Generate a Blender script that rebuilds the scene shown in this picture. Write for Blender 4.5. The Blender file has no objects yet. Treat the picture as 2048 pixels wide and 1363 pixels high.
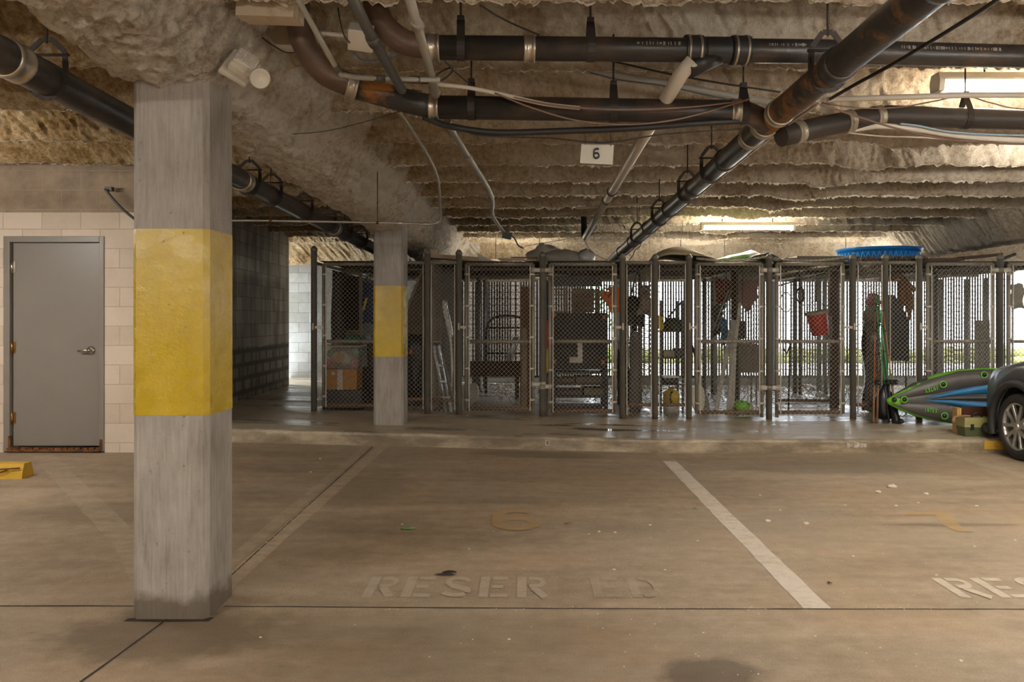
import bpy, bmesh, math, random
import numpy as np
from mathutils import Vector, Matrix, Euler
R = math.radians
random.seed(7)
SC = bpy.context.scene
COL = SC.collection
CAMH, F, PX, PY = 1.3, 1600.0, 1055.0, 637.0

def at(px, py, D):
    """world point seen at photo pixel (px, py) at depth D metres"""
    return Vector(((px - PX) / F * D, D, CAMH + (PY - py) / F * D))

def clamp(v, a, b): return max(a, min(b, v))
def fl(x, y):       # parking slab height: it falls gently to the right
    return clamp((y - 3.4) / 4.36, 0, 1) * clamp(1.25 - x, 0, 4.0) * .0252
def pl(x):          # raised platform height
    return .13 + clamp(1.25 - x, 0, 5.0) * .0252

# ------------------------------------------------------------------ materials
def new_mat(name):
    m = bpy.data.materials.new(name); m.use_nodes = True
    nt = m.node_tree; nt.nodes.clear()
    out = nt.nodes.new('ShaderNodeOutputMaterial')
    b = nt.nodes.new('ShaderNodeBsdfPrincipled')
    nt.links.new(b.outputs[0], out.inputs[0])
    return m, nt, b

class NT:
    def __init__(s, nt): s.nt = nt
    def n(s, t, **kw):
        x = s.nt.nodes.new(t)
        for k, v in kw.items(): setattr(x, k, v)
        return x
    def link(s, a, b): s.nt.links.new(a, b)
    def coord(s, scale=(1, 1, 1), rot=(0, 0, 0), loc=(0, 0, 0), kind='Object'):
        tc = s.n('ShaderNodeTexCoord'); mp = s.n('ShaderNodeMapping')
        mp.inputs['Scale'].default_value = scale; mp.inputs['Rotation'].default_value = rot
        mp.inputs['Location'].default_value = loc
        s.link(tc.outputs[kind], mp.inputs[0]); return mp.outputs[0]
    def noise(s, vec, scale, detail=4, rough=.6, dist=0):
        x = s.n('ShaderNodeTexNoise'); x.inputs['Scale'].default_value = scale
        x.inputs['Detail'].default_value = detail; x.inputs['Roughness'].default_value = rough
        x.inputs['Distortion'].default_value = dist
        s.link(vec, x.inputs['Vector']); return x.outputs['Fac']
    def ramp(s, fac, stops):
        x = s.n('ShaderNodeValToRGB'); cr = x.color_ramp
        while len(cr.elements) < len(stops): cr.elements.new(.5)
        for e, (p, c) in zip(cr.elements, stops):
            e.position = p; e.color = (*c, 1) if hasattr(c, '__len__') else (c, c, c, 1)
        s.link(fac, x.inputs[0]); return x.outputs[0]
    def mix(s, fac, a, b, mode='MIX'):
        x = s.n('ShaderNodeMix'); x.data_type = 'RGBA'; x.blend_type = mode
        for sock, v in ((x.inputs[0], fac), (x.inputs[6], a), (x.inputs[7], b)):
            if hasattr(v, 'is_linked'): s.link(v, sock)
            elif hasattr(v, '__len__'): sock.default_value = (*v[:3], 1)
            else: sock.default_value = v
        return x.outputs[2]
    def math(s, op, a, b=0.0, c=0.0):
        x = s.n('ShaderNodeMath'); x.operation = op
        for sock, v in zip(x.inputs, (a, b, c)):
            if hasattr(v, 'is_linked'): s.link(v, sock)
            else: sock.default_value = v
        return x.outputs[0]
    def bump(s, h, strength, dist=.01):
        x = s.n('ShaderNodeBump'); x.inputs['Strength'].default_value = strength
        x.inputs['Distance'].default_value = dist
        s.link(h, x.inputs['Height']); return x.outputs[0]
    def sep(s, v):
        x = s.n('ShaderNodeSeparateXYZ'); s.link(v, x.inputs[0]); return x.outputs

def sc3(c, k): return tuple(clamp(x * k, 0, 1) for x in c[:3])

_M = {}
def mat(name, col, rough=.6, metal=0.0, var=.18, vs=6, bump=.15, bs=60, alt=None, altf=.5, alts=4, soft=.08, spec=.5):
    """colour with mottling and an optional second colour in patches (wear, rust, dirt)"""
    if name in _M: return _M[name]
    m, nt, b = new_mat(name); k = NT(nt); co = k.coord()
    base = k.mix(k.noise(co, vs, 5), sc3(col, 1 - var), sc3(col, 1 + var))
    if alt is not None:
        msk = k.ramp(k.noise(co, alts, 6, .65), [(altf - soft, 0.0), (altf + soft, 1.0)])
        base = k.mix(msk, base, alt)
    nt.links.new(base, b.inputs['Base Color'])
    b.inputs['Roughness'].default_value = rough; b.inputs['Metallic'].default_value = metal
    b.inputs['Specular IOR Level'].default_value = spec
    if bump > 0: nt.links.new(k.bump(k.noise(co, bs, 3), bump), b.inputs['Normal'])
    _M[name] = m; return m

def emit_mat(name, col, strength):
    m, nt, b = new_mat(name)
    b.inputs['Base Color'].default_value = (.8, .8, .8, 1)
    b.inputs['Emission Color'].default_value = (*col, 1); b.inputs['Emission Strength'].default_value = strength
    return m

# foam: sprayed fireproofing, ochre with pale dusty parts, paler on the beams
def foam_mat():
    m, nt, b = new_mat('sprayed_foam'); k = NT(nt); co = k.coord()
    big = k.noise(co, .55, 3); mid = k.noise(co, 3.2, 6, .7); fine = k.noise(co, 26, 5, .75)
    x, y, z = k.sep(co)
    f1 = k.math('MULTIPLY_ADD', mid, .55, k.math('MULTIPLY', big, .45))
    f1 = k.math('MULTIPLY_ADD', fine, .8, k.math('SUBTRACT', f1, .40))
    ochre = k.ramp(f1, [(.28, (.22, .125, .045)), (.42, (.41, .28, .135)), (.54, (.55, .43, .27)), (.68, (.76, .67, .53))])
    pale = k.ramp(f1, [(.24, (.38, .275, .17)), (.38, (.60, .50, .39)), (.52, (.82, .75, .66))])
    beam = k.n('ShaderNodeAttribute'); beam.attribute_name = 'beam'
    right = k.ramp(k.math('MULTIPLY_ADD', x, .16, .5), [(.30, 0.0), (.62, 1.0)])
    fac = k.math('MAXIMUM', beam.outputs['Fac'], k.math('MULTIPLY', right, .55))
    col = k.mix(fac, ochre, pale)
    nt.links.new(col, b.inputs['Base Color'])
    b.inputs['Roughness'].default_value = .95; b.inputs['Specular IOR Level'].default_value = .15
    h = k.math('ADD', k.noise(co, 55, 5, .8), k.math('MULTIPLY', k.noise(co, 150, 3, .7), .4))
    nt.links.new(k.bump(h, .9, .03), b.inputs['Normal'])
    return m

def floor_mat(name='stained_slab', paint=None, cover=.5, seed=0.0, soft=.10, top=1.0):
    m, nt, b = new_mat(name); k = NT(nt); co = k.coord(); x, y, z = k.sep(co)
    st = k.coord(scale=(.35, 1.6, 1))
    a = k.noise(st, 1.1, 6, .62, .4); c = k.noise(co, 9, 6, .7); d = k.noise(st, 5, 5, .7)
    f = k.math('MULTIPLY_ADD', c, .3, k.math('MULTIPLY_ADD', d, .25, k.math('MULTIPLY', a, .45)))
    col = k.ramp(f, [(.36, (.20, .150, .100)), (.46, (.29, .223, .155)), (.55, (.375, .295, .212)), (.66, (.46, .375, .285))])
    orange = k.ramp(k.noise(co, .9, 4, .6), [(.48, 0.0), (.68, 1.0)])
    col = k.mix(k.math('MULTIPLY', orange, .32), col, (.40, .26, .145))
    gray = k.ramp(k.noise(k.coord(loc=(5, 3, 0)), .7, 4, .6), [(.5, 0.0), (.7, 1.0)])
    col = k.mix(k.math('MULTIPLY', gray, .55), col, (.30, .25, .19))
    # oil spots with a shape of their own
    wob = k.math('MULTIPLY_ADD', k.noise(co, 7, 4), .9, -.45)
    def spot(cx, cy, rx, ry, amt, cc):
        nonlocal col
        dx = k.math('DIVIDE', k.math('SUBTRACT', x, cx), rx); dy = k.math('DIVIDE', k.math('SUBTRACT', y, cy), ry)
        r = k.math('SQRT', k.math('ADD', k.math('POWER', k.math('ABSOLUTE', dx), 2), k.math('POWER', k.math('ABSOLUTE', dy), 2)))
        r = k.math('ADD', r, wob)
        msk = k.ramp(r, [(.62, 1.0), (.98, 0.0)])
        col = k.mix(k.math('MULTIPLY', msk, amt), col, cc)
    spot(.67, 2.93, .24, .16, .75, (.085, .06, .04))
    spot(-.42, 4.05, .06, .03, .9, (.03, .028, .026))
    spot(-2.6, 5.2, .9, .35, .4, (.13, .09, .05))
    spot(.12, 7.5, .75, .22, .5, (.13, .10, .07))
    spot(-1.5, 3.3, .55, .35, .6, (.10, .07, .04))
    spot(-1.2, 6.0, .35, .7, .3, (.14, .10, .06))
    spot(2.7, 5.05, .5, .05, .55, (.14, .11, .08))
    spot(2.6, 7.0, .9, .4, .35, (.15, .12, .09))
    fine = k.ramp(k.noise(co, 130, 2), [(.3, .82), (.7, 1.12)])
    col = k.mix(1.0, col, fine, 'MULTIPLY')
    if paint:      # paint worn through to the slab underneath
        pn = k.math('MULTIPLY_ADD', k.noise(k.coord(loc=(seed, seed, 0)), 28, 5, .75), .45, k.math('MULTIPLY', k.noise(k.coord(scale=(.6, 2.0, 1), loc=(seed, 0, 0)), 7, 5, .7), .55))
        pp = .5 + (.5 - cover) * .32
        pc = k.mix(k.noise(co, 20, 4), sc3(paint, .88), sc3(paint, 1.12))
        col = k.mix(k.math('MULTIPLY', k.ramp(pn, [(pp - soft, 0.0), (pp + soft, 1.0)]), top), col, pc)
    nt.links.new(col, b.inputs['Base Color'])
    nt.links.new(k.ramp(a, [(.35, .5), (.65, .72)]), b.inputs['Roughness'])
    b.inputs['Specular IOR Level'].default_value = .35
    nt.links.new(k.bump(k.noise(co, 160, 3, .7), .12, .004), b.inputs['Normal'])
    return m

def platform_mat():
    m, nt, b = new_mat('platform_concrete'); k = NT(nt); co = k.coord(); x, y, z = k.sep(co)
    st = k.coord(scale=(.4, 1.5, 1.5))
    a = k.noise(st, 1.6, 6, .65, .5); c = k.noise(co, 8, 6, .7)
    f = k.math('MULTIPLY_ADD', c, .4, k.math('MULTIPLY', a, .6))
    col = k.ramp(f, [(.32, (.19, .15, .10)), (.44, (.33, .27, .19)), (.56, (.47, .39, .28)), (.7, (.54, .46, .34))])
    # the kerb edge is stained: blotches of dark damp
    damp = k.ramp(k.noise(k.coord(scale=(.9, 1, 3)), 1.3, 5, .7), [(.40, 0.0), (.58, 1.0)])
    face = k.ramp(k.math('SUBTRACT', 7.80, y), [(.0, 0.0), (.03, 1.0)])
    col = k.mix(k.math('MULTIPLY', k.math('MULTIPLY', damp, face), .8), col, (.12, .09, .052))
    nt.links.new(col, b.inputs['Base Color'])
    nt.links.new(k.ramp(a, [(.38, .22), (.62, .6)]), b.inputs['Roughness'])
    nt.links.new(k.bump(k.noise(co, 90, 4, .7), .15, .004), b.inputs['Normal'])
    return m

def column_mat():
    m, nt, b = new_mat('cast_concrete'); k = NT(nt); co = k.coord()
    a = k.noise(k.coord(scale=(1, 1, .5)), 3.5, 6, .65); c = k.noise(k.coord(scale=(8, 8, .6)), 9, 3)
    f = k.math('MULTIPLY_ADD', c, .35, k.math('MULTIPLY', a, .65))
    col = k.ramp(f, [(.34, (.19, .17, .145)), (.46, (.29, .262, .235)), (.58, (.37, .335, .305)), (.7, (.44, .405, .375))])
    x, y, z = k.sep(co)
    wob = k.math('MULTIPLY_ADD', k.noise(co, 9, 4), .16, -.08)
    foot = k.ramp(k.math('ADD', z, wob), [(.07, 1.0), (.13, 0.0)])
    col = k.mix(k.math('MULTIPLY', foot, .8), col, (.09, .065, .04))
    pits = k.ramp(k.noise(co, 34, 3, .6), [(.25, 1.0), (.33, 0.0)])
    col = k.mix(k.math('MULTIPLY', pits, .6), col, (.12, .10, .085))
    nt.links.new(col, b.inputs['Base Color']); b.inputs['Roughness'].default_value = .72
    nt.links.new(k.bump(k.math('SUBTRACT', k.noise(co, 70, 4), pits), .3, .005), b.inputs['Normal'])
    return m

def yellow_mat():
    m, nt, b = new_mat('yellow_gloss_paint'); k = NT(nt); co = k.coord()
    a = k.noise(k.coord(scale=(1, 1, .4)), 5, 5)
    col = k.ramp(a, [(.35, (.42, .285, .010)), (.65, (.52, .37, .017))])
    pits = k.ramp(k.noise(co, 40, 3, .6), [(.235, 1.0), (.30, 0.0)])
    col = k.mix(k.math('MULTIPLY', pits, .7), col, (.16, .09, .015))
    nt.links.new(col, b.inputs['Base Color'])
    nt.links.new(k.ramp(k.noise(co, 12, 4), [(.3, .16), (.7, .42)]), b.inputs['Roughness'])
    nt.links.new(k.bump(k.math('ADD', k.noise(co, 28, 4, .7), k.math('MULTIPLY', pits, -.6)), .28, .006), b.inputs['Normal'])
    return m

def block_mat(name, c1, c2, joint, axis, stain=None, stain_amt=.6, vstreak=False, paint_top=None, bare=None):
    """concrete blocks .39 x .176; axis 'x' for walls facing y, 'y' for walls facing x"""
    m, nt, b = new_mat(name); k = NT(nt); co = k.coord(); x, y, z = k.sep(co)
    cb = k.n('ShaderNodeCombineXYZ')
    k.link(x if axis == 'x' else y, cb.inputs[0]); k.link(z, cb.inputs[1])
    br = k.n('ShaderNodeTexBrick'); k.link(cb.outputs[0], br.inputs['Vector'])
    br.inputs['Scale'].default_value = 1; br.inputs['Brick Width'].default_value = .352
    br.inputs['Row Height'].default_value = .176; br.inputs['Mortar Size'].default_value = .005
    br.inputs['Mortar Smooth'].default_value = .5
    br.inputs['Color1'].default_value = (0, 0, 0, 1); br.inputs['Color2'].default_value = (1, 1, 1, 1)
    n1 = k.noise(co, 6, 6, .7)
    tone = k.math('MULTIPLY_ADD', br.outputs['Color'], .35, k.math('MULTIPLY', n1, .65))
    col = k.ramp(tone, [(.25, c1), (.65, c2)])
    if stain:
        sv = k.coord(scale=(3.5, 3.5, .45)) if vstreak else co
        s = k.ramp(k.noise(sv, 1.6, 6, .72), [(.42, 0.0), (.62, 1.0)])
        col = k.mix(k.math('MULTIPLY', s, stain_amt), col, stain)
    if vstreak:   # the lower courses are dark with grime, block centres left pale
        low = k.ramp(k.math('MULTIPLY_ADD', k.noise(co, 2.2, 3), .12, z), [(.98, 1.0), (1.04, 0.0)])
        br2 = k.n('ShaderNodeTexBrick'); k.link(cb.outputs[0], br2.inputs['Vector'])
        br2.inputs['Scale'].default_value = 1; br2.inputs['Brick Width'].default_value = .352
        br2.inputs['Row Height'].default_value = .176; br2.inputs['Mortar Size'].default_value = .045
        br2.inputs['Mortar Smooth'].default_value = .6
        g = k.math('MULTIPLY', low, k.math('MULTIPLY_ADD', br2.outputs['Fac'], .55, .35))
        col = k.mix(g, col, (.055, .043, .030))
    if bare:
        up = k.ramp(z, [(paint_top - .004, 0.0), (paint_top + .004, 1.0)]) if paint_top < 1 else None
        gt = k.math('GREATER_THAN', z, paint_top)
        col = k.mix(gt, col, k.ramp(n1, [(.3, sc3(bare, .72)), (.7, sc3(bare, 1.25))]))
    jf = k.math('MULTIPLY', br.outputs['Fac'], k.math('MULTIPLY_ADD', k.noise(co, 5, 4), 1.2, 0.05))
    col = k.mix(jf, col, joint)
    nt.links.new(col, b.inputs['Base Color']); b.inputs['Roughness'].default_value = .7
    h = k.math('SUBTRACT', k.math('MULTIPLY', k.noise(co, 60, 4), .35), br.outputs['Fac'])
    nt.links.new(k.bump(h, .35, .01), b.inputs['Normal'])
    return m

# ------------------------------------------------------------------ mesh builder
class MB:
    def __init__(s): s.v = []; s.f = []; s.sm = []
    def add(s, vs, fs, smooth=False):
        o = len(s.v); s.v += [tuple(p) for p in vs]
        for f in fs: s.f.append(tuple(i + o for i in f)); s.sm.append(smooth)
        return s
    def box(s, c, d, rot=None, bev=0.0):
        c = Vector(c); h = Vector(d) / 2
        if bev <= 0:
            vs = [Vector((x * h.x, y * h.y, z * h.z)) for x in (-1, 1) for y in (-1, 1) for z in (-1, 1)]
            fs = [(0, 1, 3, 2), (4, 6, 7, 5), (0, 4, 5, 1), (2, 3, 7, 6), (0, 2, 6, 4), (1, 5, 7, 3)]
        else:
            bm = bmesh.new(); bmesh.ops.create_cube(bm, size=1)
            for v in bm.verts: v.co = Vector((v.co.x * d[0], v.co.y * d[1], v.co.z * d[2]))
            bmesh.ops.bevel(bm, geom=bm.edges[:], offset=min(bev, min(d) * .45), segments=2, affect='EDGES', profile=.5)
            bm.verts.index_update()
            vs = [v.co.copy() for v in bm.verts]; fs = [[v.index for v in f.verts] for f in bm.faces]; bm.free()
        if rot is not None:
            q = rot if isinstance(rot, Matrix) else Euler(rot).to_matrix()
            vs = [q @ v for v in vs]
        return s.add([v + c for v in vs], fs)
    def bx(s, x0, x1, y0, y1, z0, z1, bev=0.0):
        return s.box(((x0 + x1) / 2, (y0 + y1) / 2, (z0 + z1) / 2), (abs(x1 - x0), abs(y1 - y0), abs(z1 - z0)), bev=bev)
    def bar(s, a, b, w, h=None, up=(0, 0, 1), bev=0.0):
        a, b = Vector(a), Vector(b); h = h or w; d = b - a; z = d.normalized()
        u = Vector(up)
        if abs(z.dot(u)) > .98: u = Vector((0, 1, 0))
        x = u.cross(z).normalized(); y = z.cross(x)
        m = Matrix((x, y, z)).transposed()
        return s.box((a + b) / 2, (w, h, d.length), m, bev)
    def tube(s, pts, r, n=8, caps=True, closed=False, smooth=True):
        P = [Vector(p) for p in pts]; N = len(P)
        rr = r if hasattr(r, '__len__') else [r] * N
        T = []
        for i in range(N):
            if closed: t = P[(i + 1) % N] - P[i - 1]
            else: t = P[min(i + 1, N - 1)] - P[max(i - 1, 0)]
            T.append(t.normalized() if t.length > 1e-9 else Vector((0, 0, 1)))
        u = Vector((0, 0, 1)) if abs(T[0].z) < .9 else Vector((1, 0, 0))
        u = (u - T[0] * u.dot(T[0])).normalized()
        vs = []
        for i in range(N):
            u = u - T[i] * u.dot(T[i]); u.normalize(); w = T[i].cross(u)
            for j in range(n):
                a = 2 * math.pi * j / n
                vs.append(P[i] + (u * math.cos(a) + w * math.sin(a)) * rr[i])
        fs = []
        for i in range(N if closed else N - 1):
            i2 = (i + 1) % N
            for j in range(n):
                fs.append((i * n + j, i * n + (j + 1) % n, i2 * n + (j + 1) % n, i2 * n + j))
        s.add(vs, fs, smooth)
        if caps and not closed:
            o = len(s.v) - len(vs)
            s.f.append(tuple(o + j for j in reversed(range(n)))); s.sm.append(False)
            s.f.append(tuple(o + (N - 1) * n + j for j in range(n))); s.sm.append(False)
        return s
    def lathe(s, prof, origin=(0, 0, 0), axis=(0, 0, 1), n=20, smooth=True, caps=True):
        z = Vector(axis).normalized(); u = Vector((1, 0, 0)) if abs(z.x) < .9 else Vector((0, 1, 0))
        x = (u - z * u.dot(z)).normalized(); y = z.cross(x); o = Vector(origin); vs = []
        for r, h in prof:
            for j in range(n):
                a = 2 * math.pi * j / n
                vs.append(o + z * h + (x * math.cos(a) + y * math.sin(a)) * max(r, 1e-5))
        fs = []
        for i in range(len(prof) - 1):
            for j in range(n):
                fs.append((i * n + j, i * n + (j + 1) % n, (i + 1) * n + (j + 1) % n, (i + 1) * n + j))
        if caps:
            fs.append(tuple(reversed(range(n)))); fs.append(tuple((len(prof) - 1) * n + j for j in range(n)))
        return s.add(vs, fs, smooth)
    def ell(s, c, rad, rot=None, n=16, m=10, squash=None):
        c = Vector(c); vs = []; q = Euler(rot).to_matrix() if rot else Matrix.Identity(3)
        for i in range(m + 1):
            t = math.pi * i / m
            for j in range(n):
                a = 2 * math.pi * j / n
                p = Vector((math.sin(t) * math.cos(a), math.sin(t) * math.sin(a), math.cos(t)))
                if squash: p = squash(p)
                vs.append(c + q @ Vector((p.x * rad[0], p.y * rad[1], p.z * rad[2])))
        fs = [(i * n + j, (i + 1) * n + j, (i + 1) * n + (j + 1) % n, i * n + (j + 1) % n) for i in range(m) for j in range(n)]
        return s.add(vs, fs, True)
    def prism(s, poly, origin, ux, uy, th, smooth=False):
        """2-D outline spanned by ux, uy at origin, th thick along ux x uy"""
        o = Vector(origin); ux = Vector(ux); uy = Vector(uy); nz = ux.cross(uy).normalized() * th
        a = [o + ux * p[0] + uy * p[1] for p in poly]; n = len(a)
        return s.add(a + [p + nz for p in a], [tuple(reversed(range(n))), tuple(range(n, 2 * n))] +
                     [(i, (i + 1) % n, n + (i + 1) % n, n + i) for i in range(n)], smooth)
    def sheet(s, rows, th=0.004, smooth=True):
        """grid of points given a thickness: cloth, bags, panels"""
        nr, nc = len(rows), len(rows[0]); g = [[Vector(p) for p in r] for r in rows]
        top, bot = [], []
        for i in range(nr):
            for j in range(nc):
                du = g[i][min(j + 1, nc - 1)] - g[i][max(j - 1, 0)]; dv = g[min(i + 1, nr - 1)][j] - g[max(i - 1, 0)][j]
                n = du.cross(dv); n = n.normalized() if n.length > 1e-9 else Vector((0, 0, 1))
                top.append(g[i][j] + n * th / 2); bot.append(g[i][j] - n * th / 2)
        fs = []; N = nr * nc
        for i in range(nr - 1):
            for j in range(nc - 1):
                a = i * nc + j; q = (a, a + 1, a + nc + 1, a + nc)
                fs.append(q); fs.append(tuple(N + t for t in reversed(q)))
        ring = [j for j in range(nc)] + [i * nc + nc - 1 for i in range(1, nr)] + [(nr - 1) * nc + j for j in range(nc - 2, -1, -1)] + [i * nc for i in range(nr - 2, 0, -1)]
        for a, b in zip(ring, ring[1:] + ring[:1]): fs.append((b, a, N + a, N + b))
        return s.add(top + bot, fs, smooth)
    def build(s, name, m, parent=None, loc=None):
        me = bpy.data.meshes.new(name)
        off = Vector((0, 0, 0))
        if parent is not None: off = Vector(parent.get('_base', (0, 0, 0)))
        elif loc is not None: off = Vector(loc)
        me.from_pydata([(v[0] - off.x, v[1] - off.y, v[2] - off.z) for v in s.v], [], s.f)
        me.polygons.foreach_set('use_smooth', s.sm)
        me.update()
        if m: me.materials.append(m)
        o = bpy.data.objects.new(name, me); COL.objects.link(o)
        if parent is not None: o.parent = parent; o['_base'] = tuple(off)
        elif loc is not None: o.location = off; o['_base'] = tuple(off)
        return o

def tag(o, label=None, cat=None, group=None, kind=None):
    for k_, v in (('label', label), ('category', cat), ('group', group), ('kind', kind)):
        if v: o[k_] = v
    return o
def thing(name, label, cat, loc, group=None):
    o = bpy.data.objects.new(name, None); COL.objects.link(o); o.location = loc; o['_base'] = tuple(loc)
    o.empty_display_size = .05
    return tag(o, label, cat, group)
def struct(o): o['kind'] = 'structure'; return o
def solo(mb, name, m, label, cat, group=None):
    """a thing that is one mesh, its origin at its lowest middle"""
    xs = [v[0] for v in mb.v]; ys = [v[1] for v in mb.v]; zs = [v[2] for v in mb.v]
    return tag(mb.build(name, m, loc=((min(xs) + max(xs)) / 2, (min(ys) + max(ys)) / 2, min(zs))), label, cat, group)

# value noise for the foam and other lumpy meshes
def _hash(ix, iy, seed):
    h = (ix.astype(np.int64) * 374761393 + iy.astype(np.int64) * 668265263 + seed * 982451653) & 0xffffffff
    h = ((h ^ (h >> 13)) * 1274126177) & 0xffffffff
    return ((h ^ (h >> 16)) & 0xffff) / 65535.0
def vnoise(x, y, seed=0):
    ix, iy = np.floor(x), np.floor(y); fx, fy = x - ix, y - iy
    fx = fx * fx * (3 - 2 * fx); fy = fy * fy * (3 - 2 * fy)
    a, b = _hash(ix, iy, seed), _hash(ix + 1, iy, seed); c, d = _hash(ix, iy + 1, seed), _hash(ix + 1, iy + 1, seed)
    return (a + (b - a) * fx) * (1 - fy) + (c + (d - c) * fx) * fy
# ------------------------------------------------------------------ the setting
M_floor, M_plat, M_col, M_yel, M_foam = floor_mat(), platform_mat(), column_mat(), yellow_mat(), foam_mat()

def height_grid(xs, ys, fz):
    mb = MB(); vs = [(x, y, fz(x, y)) for y in ys for x in xs]; nc = len(xs)
    fs = [(j * nc + i, j * nc + i + 1, (j + 1) * nc + i + 1, (j + 1) * nc + i) for j in range(len(ys) - 1) for i in range(nc - 1)]
    return mb.add(vs, fs)
xs = [-7 + .25 * i for i in range(73)]
ys = [-4 + .3 * i for i in range(24)] + [3.4, 3.9, 4.5, 5, 5.5, 6, 6.5, 7, 7.4, 7.8]
floor = struct(height_grid(xs, ys, fl).build('floor', M_floor))

# raised platform with its kerb face, rounded nose
mb = MB(); px_ = [-4.2 + .3 * i for i in range(51)]
prof = [(7.765, -.02), (7.76, .0), (7.762, .10), (7.768, .122), (7.785, .13), (8.2, .13), (9.5, .13), (11, .13), (12.6, .13), (14.3, .13)]
vs = []
for (yy, zz) in prof:
    for x in px_: vs.append((x, yy, zz + (pl(x) - .13 if zz > .05 else fl(x, 7.76))))
nc = len(px_)
mb.add(vs, [(j * nc + i, j * nc + i + 1, (j + 1) * nc + i + 1, (j + 1) * nc + i) for j in range(len(prof) - 1) for i in range(nc - 1)])
platform = struct(mb.build('floor_platform', M_plat))

# joints in the slab
M_joint = mat('joint_dark', (.028, .02, .013), .9, var=.4, bump=0)
def strip(name, pts, w, m, parent, dz=.0015, jag=0.0, seg=.12, rnd=random.Random(3)):
    """a flat band of paint or joint that follows the slab"""
    mb = MB(); P = [Vector((p[0], p[1], 0)) for p in pts]; L = []
    for a, b in zip(P, P[1:]):
        n = max(1, int((b - a).length / seg))
        L += [a.lerp(b, i / n) for i in range(n)]
    L.append(P[-1]); vs = []
    for i, p in enumerate(L):
        t = (L[min(i + 1, len(L) - 1)] - L[max(i - 1, 0)]).normalized(); s = Vector((-t.y, t.x, 0))
        for k_ in (-1, 1):
            q = p + s * k_ * (w / 2 + rnd.uniform(-jag, jag)); vs.append((q.x, q.y, fl(q.x, q.y) + dz))
    mb.add(vs, [(2 * i + 1, 2 * i, 2 * i + 2, 2 * i + 3) for i in range(len(L) - 1)])
    return mb.build(name, m, parent)
strip('control_joint', [(-7, 3.615), (-1.74, 3.61)], .010, M_joint, floor, jag=.002)
strip('control_joint', [(-1.37, 3.607), (.3, 3.585), (6, 3.575), (10, 3.57)], .009, M_joint, floor, jag=.002)
strip('control_joint', [(-1.56, 3.46), (-1.60, 2.85), (-1.62, 2.0), (-1.65, -3)], .010, M_joint, floor, jag=.002)
strip('control_joint', [(-1.49, 7.7), (-1.49, 3.8)], .007, M_joint, floor, jag=.0015)
mb = MB(); rnd = random.Random(5)
x0, x1, y0, y1 = -1.735, -1.35, 3.435, 3.79
ringo = [(x0, y0), ((x0 + x1) / 2, y0 - .006), (x1 - .02, y0), (x1 + .03, y1 - .1), (x1 + .035, y1 + .03), (x0, y1 + .01)]
mb.add([(x, y, .0012) for x, y in ringo], [tuple(range(6))]); mb.build('control_joint', M_joint, floor)

# painted lines and stencilled words
P_line = floor_mat('white_line_paint', (.60, .54, .47), .80, seed=1.0)
P_faded = floor_mat('faded_line_paint', (.46, .37, .27), .60, seed=3.0, top=.8)
P_ghost = floor_mat('ghost_line_paint', (.46, .38, .28), .50, seed=5.0, top=.55)
P_word = floor_mat('white_word_paint', (.50, .43, .345), .75, seed=2.0, soft=.2, top=.62)
P_word_dim = floor_mat('rubbed_word_paint', (.48, .41, .32), .5, seed=2.5, soft=.2, top=.36)
P_word_r = floor_mat('clear_word_paint', (.58, .52, .44), .85, seed=4.0, soft=.2, top=.85)
P_num = floor_mat('amber_number_paint', (.44, .27, .085), .8, seed=6.0, soft=.25, top=.6)
strip('line_marking', [(1.297, 7.30), (1.30, 3.59)], .125, P_line, floor, jag=.004)
strip('line_marking', [(1.297, 7.72), (1.297, 7.30)], .125, P_ghost, floor, jag=.003)
strip('line_marking', [(-1.40, 7.72), (-1.47, 3.62)], .10, P_faded, floor, jag=.004)
strip('line_marking', [(-1.545, 7.72), (-1.575, 3.80)], .09, P_ghost, floor, jag=.004)
strip('line_marking', [(-4.3, 7.1), (-2.24, 4.52), (-1.9, 4.0)], .16, P_ghost, floor, jag=.004)
strip('line_marking', [(4.03, 7.7), (4.12, 6.65), (4.15, 3.6)], .12, P_ghost, floor, jag=.004)

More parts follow.
